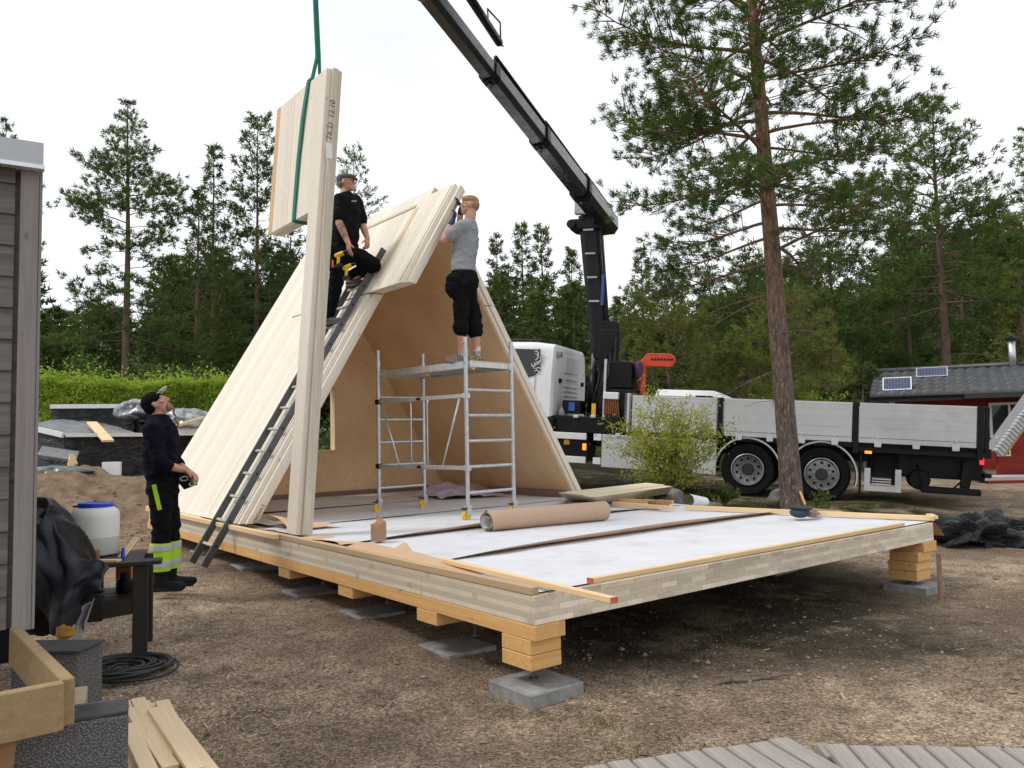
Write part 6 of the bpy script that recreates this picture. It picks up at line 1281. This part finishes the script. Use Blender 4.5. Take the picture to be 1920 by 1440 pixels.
tag(build('deck_plank',MB().box((.02,.10,dz_+.001),(.12,.68,dz_+.016)),lathx,frame=type('F',(),{'m':SM})()),'thin pale board lying along the right end of the scaffold deck','board')
# ================================================================ PEOPLE
def vec(*a): return Vector(a)
def frame3(f,up):
    f=Vector(f).normalized(); r=f.cross(Vector(up)).normalized(); u=r.cross(f); return Matrix((r,f,u)).transposed()   # x right, y forward, z up
def loft(mb,secs,fwd,n=20):
    rs=[]
    f=Vector(fwd).normalized()
    for i,(c,w_,d) in enumerate(secs):
        c=Vector(c); a=Vector(secs[max(0,i-1)][0]); b=Vector(secs[min(len(secs)-1,i+1)][0]); ax=(b-a).normalized(); r=f.cross(ax).normalized(); ff=ax.cross(r).normalized()
        rs.append([c+r*(w_*math.copysign(abs(math.cos(t_))**.85,math.cos(t_)))+ff*(d*math.copysign(abs(math.sin(t_))**.9,math.sin(t_))) for t_ in [2*math.pi*k/n for k in range(n)]])
    return mb.rings(rs)
def head(mb,c,f,up):
    """skull, jaw, nose, brow, lips, ears, neck start; c = centre of the head; face 0.22 m tall"""
    M=frame3(f,up); P=lambda x,y,z: Vector(c)+M@Vector((x,y,z))
    mb.ell(P(0,-.012,.022),(.074,.094,.092),M,18,12); mb.ell(P(0,.018,-.035),(.060,.068,.078),M,16,12); mb.ell(P(0,.055,-.082),(.030,.030,.026),M,12,8)
    mb.cap(P(0,.083,.018),.010,P(0,.105,-.022),.0145,8); mb.ell(P(0,.098,-.026),(.019,.014,.011),M,10,6)
    mb.cap(P(-.042,.074,.030),.011,P(.042,.074,.030),.011,8)
    mb.cap(P(-.020,.086,-.055),.0075,P(.020,.086,-.055),.0075,8); mb.cap(P(-.017,.084,-.066),.0075,P(.017,.084,-.066),.0075,8)
    for s in (-1,1): mb.ell(P(s*.077,-.008,-.004),(.009,.018,.030),M,10,8); mb.ell(P(s*.045,.058,-.018),(.022,.022,.018),M,10,8)
    return P,M
def hand(mb,w_,d,pn,curl=.5,side=1,rs=1.):
    """palm from the wrist w_ along d, palm normal pn; five fingers bent by curl, thumb from the side"""
    d=Vector(d).normalized(); pn=Vector(pn); pn=(pn-d*pn.dot(d)).normalized(); sd_=d.cross(pn).normalized()*side; w_=Vector(w_)
    for k in (-1,0,1): mb.cap(w_+sd_*.016*k,.018,w_+d*.075+sd_*.024*k,.0155,8)
    for k,(o,L) in enumerate(((-.033,.066),(-.011,.078),(.011,.074),(.032,.058))):
        b=w_+d*.085+sd_*o; a1=curl*.7+.05*k; d1=d*math.cos(a1)+pn*math.sin(a1); m1=b+d1*L*.5; a2=curl*1.7+.05*k; d2=d*math.cos(a2)+pn*math.sin(a2); mb.cap(w_+d*.06+sd_*o*.8,.0115,b,.0105,6); mb.cap(b,.0105,m1,.0095,6); mb.cap(m1,.0095,m1+d2*L*.48,.008,6)
    tb_=w_+d*.025-sd_*.030; td=(d*.75-sd_*.65+pn*.35).normalized(); mb.cap(tb_,.014,tb_+td*.035,.0115,6); mb.cap(tb_+td*.035,.0115,tb_+td*.035+(td+pn*.5*curl+d*.3).normalized()*.032,.009,6)
def limb(mb,pts,rs,n=12):
    for i in range(len(pts)-1): mb.cap(pts[i],rs[i],pts[i+1],rs[i+1],n)
def midr(a,b,ra,rm,rb): m=Vector(a).lerp(Vector(b),.38); return [a,m,b],[ra,rm,rb]
def shoe(mb,an,f,L=.28,r=.045):
    an=Vector(an); f=Vector((f[0],f[1],0)).normalized(); z0=an.z
    h=an-f*.06; mb.cap(h+vec(0,0,-.035),.040,an+f*.06+vec(0,0,-.040),.043,10); mb.cap(an+f*.06+vec(0,0,-.045),.043,an+f*(L-.12)+vec(0,0,-.052),.036,10); mb.cap(an,.044,an+vec(0,0,.05),.046,10)
    mb.obox(an+f*(L*.5-.10)+vec(0,0,-.085),(.042,L*.5-.015,.012),frame3(f,(0,0,1)))
def eyes(P,parent,M,glasses=False):
    wm_=plain('eye_white',(.6,.58,.55),.3,0,0,5); dk2=plain('iris_dark',(.03,.03,.035),.2,0,0,5)
    for s in (-1,1):
        e=build('eye',MB().ell(P(s*.030,.073,.010),(.012,.010,.009),M,10,8),wm_,parent,world=True,smooth=True); build('iris',MB().ell(P(s*.030,.0805,.010),(.005,.004,.005),M,8,6),dk2,e,world=True,smooth=True)
    if glasses:
        q=MB()
        for s in (-1,1): q.tube([P(s*.034+.022*math.cos(a),.098,.008+.016*math.sin(a)) for a in [k*math.pi/6 for k in range(13)]],.0018,5); q.tube([P(s*.056,.098,.012),P(s*.079,.0,.010)],.0018,5)
        q.tube([P(-.012,.10,.012),P(.012,.10,.012)],.0018,5); build('glasses',q,plain('glasses_frame',(.10,.02,.02),.4,0,.1,5),parent,world=True)
bodyskin=skinm
def person(label,base,B,clothes):
    T_=thing('person',label,'person',base); b=build('body',B,bodyskin,T_,world=True,remesh=.0065,smit=3)
    for nm,mb,mat,vox in clothes: build(nm,mb,mat,T_,world=True,remesh=vox,smit=3,folds=(.023 if nm in('trousers','tshirt','sweater','knee_trousers') else 0)) if vox else build(nm,mb,mat,T_,world=True,smooth=R(45))
    return T_
# ---- man 1: left, looking up, navy fleece, hi-vis legs. Depth 7.1
Y1=7.12
def A1(x,y,d=0): return atY(x,y,Y1+d)
fw=Vector((.975,.20,0)).normalized(); sdw=Vector((fw.y,-fw.x,0))   # right hand side of the man (towards the camera when facing right)
hp=A1(305,905); ch=A1(303,822); nk=A1(297,782); hd=A1(294,758); 
hf=(fw*.80+vec(0,0,.60)); hu=(vec(0,0,.80)-fw*.60)
B=MB(); P,M=head(B,hd,hf,hu); B.cap(nk-fw*.01,.058,hd-hu*.05,.052,12)
loft(B,[(hp-vec(0,0,.06),.15,.10),(hp+vec(0,0,.05),.155,.11),(A1(302,868),.14,.11),(ch,.160,.105),(A1(301,803),.12,.075),(nk-vec(0,0,.03),.055,.055)],fw)
shn=A1(297,808)+sdw*.19; shf=A1(301,806)-sdw*.19; eln=A1(311,868)+sdw*.22; elf=A1(318,868)-sdw*.20; wrn=A1(348,880)+sdw*.10; wrf=A1(350,884)-sdw*.06
for s,e,w_ in ((shn,eln,wrn),(shf,elf,wrf)): limb(B,*midr(s,e,.055,.052,.042)); limb(B,*midr(e,w_,.042,.040,.028))
hand(B,wrn,(wrn-eln).normalized()+vec(.0,0,-.35),vec(0,0,-1),.75,1); hand(B,wrf,(wrf-elf).normalized()+vec(.3,0,-.3),vec(0,0,-1),.8,-1)
hin,hif=hp+sdw*.085,hp-sdw*.085; g0=g1(A1(310,1100).x,Y1)
fz_=A1(305,1105).z
knn=A1(307,985)+sdw*.09; knf=A1(316,985)-sdw*.09; ann=vec(*(A1(304,1080)+sdw*.09)); anf=vec(*(A1(314,1074)-sdw*.12))
ann.z=fz_+.095; anf.z=fz_+.095
for h,k,a in ((hin,knn,ann),(hif,knf,anf)): limb(B,*midr(h,k,.085,.080,.055)); limb(B,*midr(k,a,.055,.055,.038))
# clothes
J=MB(); loft(J,[(hp+vec(0,0,.06),.178,.135),(hp+vec(0,0,.10),.172,.135),(A1(301,868),.160,.135),(ch,.19,.142),(A1(300,800),.172,.125),(A1(298,791),.115,.105),(nk+vec(0,0,.018),.084,.084)],fw)
for s,e,w_ in ((shn,eln,wrn),(shf,elf,wrf)): J.cap(s,.085,s.lerp(e,.5),.070,12).cap(s.lerp(e,.5),.070,e,.062,12).cap(e,.062,e.lerp(w_,.30),.056,12)
J.cap(nk-vec(0,0,.035),.075,shn-vec(0,0,.01),.080,12).cap(nk-vec(0,0,.035),.075,shf-vec(0,0,.01),.080,12)
TR=MB(); loft(TR,[(hp-vec(0,0,.10),.172,.130),(hp+vec(0,0,.0),.172,.128),(hp+vec(0,0,.11),.160,.125)],fw)
for h,k,a in ((hin,knn,ann),(hif,knf,anf)): TR.cap(h-vec(0,0,.03),.105,h.lerp(k,.5),.092,12).cap(h.lerp(k,.5),.092,k,.080,12).cap(k,.080,a+vec(0,0,.12),.073,12)
HV=MB(); GB=MB()
def lp2(k,a,f): return (a+vec(0,0,.05)).lerp(k,f)
for k,a in ((knn,ann),(knf,anf)):
    HV.tube([lp2(k,a,.08),lp2(k,a,.25),lp2(k,a,.45),lp2(k,a,.66)],[.088,.090,.088,.086],20)
RB=MB()
for k,a in ((knn,ann),(knf,anf)):
    for f in (.16,.50): RB.lathe([(.0915,0),(.0925,.005),(.0925,.05),(.0915,.055)],lp2(k,a,f),lp2(k,a,.6)-lp2(k,a,.1),20)
SHa=MB(); SHb=MB(); shoe(SHa,ann,fw+vec(0,-.15,0),.31); shoe(SHb,anf,fw+vec(0,.1,0),.31)
SHa.cap(ann+vec(0,0,-.02),.052,ann+vec(0,0,.09),.060,12); SHb.cap(anf+vec(0,0,-.02),.052,anf+vec(0,0,.09),.060,12)
navy=plain('navy_fleece',(.008,.007,.015),.95,0,.35,14,bs=.4,bd=.01,spec=.08); blk_=plain('black_work_trousers',(.006,.006,.008),.85,0,.4,12,bs=.4,bd=.01,spec=.1)
hiv=plain('hi_vis_yellow',(.42,.72,.02),.8,0,.12,9,bs=.3,bd=.01); refl=plain('reflective_band',(.48,.50,.52),.5,0,.08,16); boot=plain('black_boot_leather',(.010,.010,.010),.6,0,.3,20,spec=.2)
T1=person('bearded man in black cap and navy fleece looking up, hi-vis bands on his legs',Vector((hp.x,hp.y,fz_)),B,[('sweater',J,navy,.010),('trousers',TR,blk_,.010),('leg_band',HV,hiv,0),('reflective_tape',RB,refl,0),('boot',SHa,boot,.008),('boot',SHb,boot,.008)])
Md=M
# cap worn, brim up
capm=plain('black_cap_cloth',(.006,.006,.007),.9,0,.3,20,spec=.1)
CP=MB().ell(P(0,-.018,.045),(.083,.103,.085),M,20,12).ell(P(0,-.05,.01),(.080,.072,.075),M,18,10)
cpo=build('cap',CP,capm,T1,world=True,remesh=.006,smit=3)
def brim(u,v_): a=-1.15+2.3*u; return P(math.sin(a)*.075*(1+.12*v_),.072*math.cos(a)+.03+.062*v_*math.cos(a*.7),.060+.012*math.cos(a)-.012*v_+.022*v_*v_)
build('cap_brim',MB().grid(brim,14,6),plain('cap_brim_white',(.50,.49,.45),.8,0,.15,20),cpo,world=True,smooth=True,solid=.005)
beardm=plain('blond_beard_hair',(.30,.19,.11),.9,0,.3,60,bs=.8,bd=.006)
BE=MB().ell(P(0,.058,-.078),(.045,.042,.040),M,14,8).ell(P(0,.078,-.055),(.030,.018,.018),M,12,8); br0=P(0,.085,-.11); BE.cap(P(0,.075,-.09),.022,br0,.014,8)
pts=[br0,br0+fw*.02+vec(0,0,-.06),br0+fw*.035+vec(0,0,-.12),br0+fw*.05+vec(0,0,-.17)]
for i in range(12): q=pts[0].lerp(pts[3],i/11)+fw*(.006*math.sin(i*1.6)); BE.ell(q,(.0115,.0115,.010),None,8,6)
build('beard',BE,beardm,T1,world=True,remesh=.004,smit=2)
eyes(P,T1,M)
# thigh pocket strip and buttons
side_o=fw.cross(vec(0,0,1))
def leg_out(f,dx,r): q=hin.lerp(knn,f); return q+sdw*r+fw*dx
build('pocket_stripe',MB().hexa([leg_out(.10,-.035,.100),leg_out(.10,.005,.104),leg_out(.10,.005,.110),leg_out(.10,-.035,.106),leg_out(-.48,-.05,.120),leg_out(-.48,-.01,.130),leg_out(-.48,-.01,.136),leg_out(-.48,-.05,.126)][4:]+[leg_out(.62,-.02,.088),leg_out(.62,.025,.090),leg_out(.62,.025,.097),leg_out(.62,-.02,.095)]) if False else MB().beam(leg_out(.02,-.03,.107),leg_out(.60,.01,.092),.035,.012,up=sdw),hiv,T1,world=True,bevel=.002)
bk=MB(); 
for i in range(3): c=A1(283+1.5*i,858+11*i,-.12); bk.ell(c,(.022,.02,.022),None,10,6)
build('tool_clips',bk,plain('grey_clips',(.30,.30,.30),.5,.2,.3,30),T1,world=True,smooth=True)
# black stapler in his hands
st0=A1(334,895)+sdw*.03; 
q=MB().prism([A1(*p_)+sdw*.03 for p_ in ((330,884),(352,887),(358,893),(371,909),(362,912),(346,918),(336,905),(329,897))],sdw*-.055)
T_=thing('power_stapler','black hand tool with loop handles held by the man with the beard','hand tool',(st0.x,st0.y,st0.z)); build('tool_body',q,blackpl,T_,world=True,bevel=.006)
for c,rx in (((347,897),.034),((362,907),.026)): cc=A1(*c)+sdw*.036; build('guard_ring',MB().tube([cc+fw*(rx*math.cos(a))+vec(0,0,rx*.55*math.sin(a))+fw*(.2*rx*math.sin(a)) for a in [i*math.pi/6 for i in range(13)]],.007,6),plain('white_gap',(.55,.56,.58),.5,0,.05,8),T_,world=True,smooth=True)
# ---- man 2: on the ladder, black T-shirt, flat cap. 
def L2(t_,z): return PF.to(lp_(t_,z))
Y2=PF.to((1.3,tf_+.2,0)).y-.02
def A2(x,y,d=0): return atY(x,y,Y2+d)
fw=Vector((.86,-.50,0)).normalized(); sdw=Vector((fw.y,-fw.x,0))
hp=A2(645,470); ch=A2(650,395); nk=A2(646,361); hd=A2(650,343)
hf=(Vector((.93,-.25,0))+vec(0,0,.03)); hu=vec(0,0,1)-fw*.05
B=MB(); P,M=head(B,hd,hf,hu); B.cap(nk-vec(0,0,.02),.060,hd-vec(0,0,.07)-fw*.01,.054,12)
loft(B,[(hp-vec(0,0,.06),.15,.11),(hp+vec(0,0,.05),.16,.12),(A2(648,428),.155,.13),(ch,.175,.125),(A2(649,375),.155,.10),(nk-vec(0,0,.03),.07,.07)],fw)
shn=A2(638,376,-.10); shf=A2(667,377,.12); eln=A2(636,418,-.17); elf=A2(681,425,.14); wrn=A2(653,456,-.22); wrf=A2(689,447,.08)
for s,e,w_ in ((shn,eln,wrn),(shf,elf,wrf)): limb(B,*midr(s,e,.060,.056,.045)); limb(B,*midr(e,w_,.046,.043,.030))
hand(B,wrn,vec(.12,-.1,-1),sdw*-1+fw*.3,.35,-1); hand(B,wrf,vec(-.0,-.1,-1),fw*-1,.75,1)
hin,hif=hp+sdw*.09,hp-sdw*.09
# feet on rungs: standing foot low, other foot two rungs up
zA=min(RG,key=lambda z:abs(z-PF.lo(A2(640,600)).z)); 
fA=PF.to(lp_(tf_+.22,zA)); zB=min(RG,key=lambda z:abs(z-(zA+.56))); fB=PF.to(lp_(tf_+.2,zB))
ann=fA+vec(0,0,.115)-fw*.06; anf=fB+vec(0,0,.115)-fw*.04
knn=A2(637,532)+sdw*.06; knf=A2(697,494)-sdw*.05
for h,k,a in ((hin,knn,ann),(hif,knf,anf)): limb(B,*midr(h,k,.085,.080,.055)); limb(B,*midr(k,a,.055,.055,.038))
TS=MB(); loft(TS,[(hp+vec(0,0,.02),.178,.140),(hp+vec(0,0,.10),.172,.140),(A2(648,428),.170,.148),(ch,.192,.142),(A2(649,375),.172,.115),(A2(647,366),.095,.085),(nk-vec(0,0,.012),.078,.076)],fw)
for s,e in ((shn,eln),(shf,elf)): TS.cap(s,.082,s.lerp(e,.45),.074,12).cap(s.lerp(e,.45),.074,s.lerp(e,.72),.076,12)
TS.cap(nk-vec(0,0,.055),.070,shn-vec(0,0,.015),.076,12).cap(nk-vec(0,0,.055),.070,shf-vec(0,0,.015),.076,12)
TR=MB(); loft(TR,[(hp-vec(0,0,.12),.175,.135),(hp,.175,.135),(hp+vec(0,0,.07),.165,.13)],fw)
for h,k,a in ((hin,knn,ann),(hif,knf,anf)): TR.cap(h-vec(0,0,.03),.108,h.lerp(k,.5),.098,12).cap(h.lerp(k,.5),.098,k,.084,12).cap(k,.084,a+vec(0,0,.05),.070,12)
SHa=MB(); SHb=MB(); shoe(SHa,ann,fw,.29); shoe(SHb,anf,fw,.29)
tee=plain('black_tshirt',(.007,.007,.009),.85,0,.35,14,bs=.4,bd=.01,spec=.1)
T2=person('man in grey flat cap and black T-shirt standing on the ladder against the roof',Vector((hp.x,hp.y,ann.z)),B,[('tshirt',TS,tee,.010),('trousers',TR,blk_,.010),('shoe',SHa,plain('brown_black_shoe',(.05,.04,.035),.7,0,.5,30),.008),('shoe',SHb,plain('brown_black_shoe',(.05,.04,.035),.7,0,.5,30),.008)])
FC=MB().ell(P(0,-.015,.062),(.088,.112,.055),M,20,10).ell(P(0,.035,.062),(.075,.085,.035),M,18,8).ell(P(0,-.05,.03),(.084,.068,.05),M,16,8)
cpo=build('flat_cap',FC,plain('grey_tweed',(.085,.09,.10),.95,0,.35,60),T2,world=True,remesh=.006,smit=3)
build('cap_peak',MB().grid(lambda u,v_:P((u-.5)*.13*(1-.25*v_),.085+.055*v_*math.cos((u-.5)*2),.050-.012*v_-.02*abs(u-.5)),10,5),_mats['grey_tweed'],cpo,world=True,solid=.008,smooth=True)
build('hair',MB().ell(P(0,-.045,-.005),(.080,.062,.060),M,14,8),plain('grey_hair',(.18,.17,.16),.9,0,.3,50),T2,world=True,remesh=.006)
build('stubble',MB().ell(P(0,.060,-.075),(.043,.037,.034),M,14,8),plain('grey_stubble',(.40,.27,.22),.9,0,.15,60),T2,world=True,smooth=True)
eyes(P,T2,M,True)
# tattoo sleeve on the near forearm
tat,t,p=newmat('tattooed_skin'); v=coords(t); t.links.new(mixc(t,ramp(t,noise(t,v,26,5,.7,dist=2.),[(.45,g3(0)),(.55,g3(1))]),(.50,.26,.19),(.06,.065,.075)),p.inputs['Base Color']); p.inputs['Roughness'].default_value=.6
q=MB(); q.tube([eln.lerp(wrn,.12),eln.lerp(wrn,.38),eln.lerp(wrn,.75)],[.0485,.0445,.0365],14,False); build('tattoo',q,tat,T2,world=True,smooth=True)
lg=A2(664,377,-.13); build('shirt_print',MB().obox(lg,(.03,.002,.010),frame3((0,-1,0),(0,0,1))),plain('grey_print',(.25,.25,.27),.8,0,.4,60),T2,world=True)
# tool belt and drill
bc_=hp+sdw*.20+vec(0,0,-.05)
TBt=thing('tool_belt','black tool pouch with orange knife on the hip of the man on the ladder','tool belt',bc_)
build('pouch',MB().obox(bc_+vec(-.03,0,-.05),(.035,.085,.12),frame3(fw,(0,0,1))@Matrix.Rotation(math.pi/2,3,'Z')),blackpl,TBt,world=True,bevel=.015)
ow=A2(624,500,-.24); build('knife_handle',MB().cap(ow,.014,ow+vec(.0,0,.07),.012,8),plain('orange_plastic',(.75,.12,.02),.45,0,.1,10),TBt,world=True,smooth=True)
gr=A2(632,497,-.25); build('tape_green',MB().cap(gr,.008,gr+vec(.03,0,.10),.008,6),plain('pale_green_plastic',(.35,.55,.35),.5,0,.1,10),TBt,world=True,smooth=True)
def drill(label,x,y,d,s=1.):
    c=A2(x,y,d); T_=thing('cordless_drill',label,'drill',c)
    ax=(fw*.95+vec(0,0,.18)).normalized(); up=(vec(0,0,1)-ax*ax.z).normalized()
    build('housing',MB().cap(c-ax*.05,.030,c+ax*.045,.027,12).cap(c-ax*.02-up*.02,.020,c-ax*.045-up*.10,.018,10),yellp,T_,world=True,remesh=.006)
    build('chuck',MB().lathe([(.022,0),(.022,.03),(.012,.05)],c+ax*.07,ax,12),blackpl,T_,world=True,smooth=R(40)); build('top_band',MB().cap(c-ax*.04+up*.022,.016,c+ax*.03+up*.022,.014,8),blackpl,T_,world=True,smooth=True)
    build('battery',MB().obox(c-ax*.045-up*.125,(.028,.045,.020),frame3(ax,up)),blackpl,T_,world=True,bevel=.006)
drill('yellow cordless drill hanging uppermost in the tool belt',637,477,-.26); drill('yellow cordless drill hanging lower in the tool belt, below the hand',652,500,-.24)
# ---- man 3: on the scaffold, grey T-shirt, blond, facing left
Y3=N_.y+.30
def A3(x,y,d=0): return atY(x,y,Y3+d)
fw=Vector((-.94,.10,0)).normalized(); sdw=Vector((fw.y,-fw.x,0))   # his right side (away); near side is -sdw
ns=-sdw if sdw.y>0 else sdw
hp=A3(869,520); ch=A3(873,452); nk=A3(880,414); hd=A3(880,386)
hf=fw*1.+vec(0,-.12,.12); hu=vec(0,0,1)-fw*.10
B=MB(); P,M=head(B,hd,hf,hu); B.cap(nk-vec(0,0,.02),.066,hd-vec(0,0,.06)-fw*.02,.062,12)
loft(B,[(hp-vec(0,0,.06),.15,.11),(hp+vec(0,0,.05),.155,.115),(A3(870,487),.140,.115),(ch,.165,.125),(A3(878,430),.145,.10),(nk-vec(0,0,.03),.07,.07)],fw)
shn=A3(874,432)+ns*.17; shf=A3(878,430)-ns*.17; eln=A3(836,455)+ns*.12; wrn=A3(852,418)+ns*.10; elf=A3(852,440)-ns*.22; wrf=A3(860,385)-ns*.16
for s,e,w_ in ((shn,eln,wrn),(shf,elf,wrf)): limb(B,*midr(s,e,.058,.055,.045)); limb(B,*midr(e,w_,.046,.044,.030))
hin,hif=hp+ns*.085,hp-ns*.085
fd=dkz
ann=A3(868,662)+ns*.07; anf=A3(892,662)-ns*.07; ann.z=anf.z=fd+.10
ann.y=N_.y+.25+.0; 
knn=A3(867,603)+ns*.09; knf=A3(889,603)-ns*.06
for h,k,a in ((hin,knn,ann),(hif,knf,anf)): limb(B,*midr(h,k,.085,.080,.056)); limb(B,*midr(k,a,.054,.060,.037))
TS=MB(); loft(TS,[(hp+vec(0,0,.06),.172,.135),(hp+vec(0,0,.12),.165,.132),(A3(870,487),.160,.134),(ch,.188,.144),(A3(878,430),.168,.118),(A3(880,421),.095,.085),(nk-vec(0,0,.012),.076,.076)],fw)
for s,e in ((shn,eln),(shf,elf)): TS.cap(s,.080,s.lerp(e,.4),.073,12).cap(s.lerp(e,.4),.073,s.lerp(e,.62),.076,12)
TS.cap(nk-vec(0,0,.045),.072,shn-vec(0,0,.01),.076,12).cap(nk-vec(0,0,.045),.072,shf-vec(0,0,.01),.076,12)
TR=MB(); loft(TR,[(hp-vec(0,0,.12),.172,.135),(hp,.172,.135),(hp+vec(0,0,.11),.150,.125)],fw)
for h,k in ((hin,knn),(hif,knf)): TR.cap(h-vec(0,0,.03),.108,h.lerp(k,.5),.096,12).cap(h.lerp(k,.5),.096,k,.086,12).cap(k,.086,k+vec(0,0,-.10),.088,12)
TR.ell(hp+ns*.165+vec(0,0,-.12)+fw*.10,(.045,.085,.145),frame3(fw,(0,0,1))).ell(hp+ns*.15+vec(0,0,-.10)-fw*.07,(.05,.09,.13),frame3(fw,(0,0,1))).ell(hp-fw*.10+vec(0,0,-.04),(.13,.07,.12),frame3(fw,(0,0,1)))
SKa=MB().cap(ann,.043,ann+vec(0,0,.09),.046,12); SKb=MB().cap(anf,.043,anf+vec(0,0,.09),.046,12)
SHa=MB(); SHb=MB(); shoe(SHa,ann,fw+vec(0,-.35,0),.28); shoe(SHb,anf,fw+vec(.45,-.6,0),.28)
T3=person('blond man with glasses in grey T-shirt on the scaffold holding the roof edge',Vector((hp.x,hp.y,fd)),B,[('tshirt',TS,plain('grey_marl',(.27,.29,.31),.9,0,.12,40,bs=.35,bd=.01),.010),('knee_trousers',TR,blk_,.010),('sock',SKa,plain('white_sock',(.62,.62,.62),.9,0,.08,30),0),('sock',SKb,plain('white_sock',(.62,.62,.62),.9,0,.08,30),0),('shoe',SHa,plain('grey_brown_trainers',(.22,.18,.15),.8,0,.75,45),.008),('shoe',SHb,plain('grey_brown_trainers',(.22,.18,.15),.8,0,.75,45),.008)])
hairm=plain('sandy_hair',(.36,.22,.11),.85,0,.35,60,bs=.9,bd=.006)
build('hair',MB().ell(P(0,-.004,.068),(.078,.100,.054),M,18,10).ell(P(0,-.060,.012),(.077,.052,.072),M,16,10).ell(P(0,.055,.078),(.055,.040,.028),M,12,8),hairm,T3,world=True,remesh=.005,smit=1,folds=.012)
eyes(P,T3,M,True)
G1=MB(); hand(G1,wrn,vec(.35,.0,.9),fw+vec(0,.2,0),.9,1); G1.cap(wrn-(wrn-eln).normalized()*.05,.040,wrn,.034,10)
G2=MB(); hand(G2,wrf,vec(-.25,.1,1),fw*1.,.35,-1); G2.cap(wrf-(wrf-elf).normalized()*.05,.040,wrf,.034,10)
def fat(mb): 
    return mb
build('glove',G1,plain('blue_glove',(.025,.05,.12),.8,0,.35,30),T3,world=True,remesh=.0055,label='dark blue work glove by his mouth'); build('glove',G2,plain('black_glove',(.015,.016,.018),.8,0,.35,30),T3,world=True,remesh=.0055,label='black work glove raised to the roof edge')
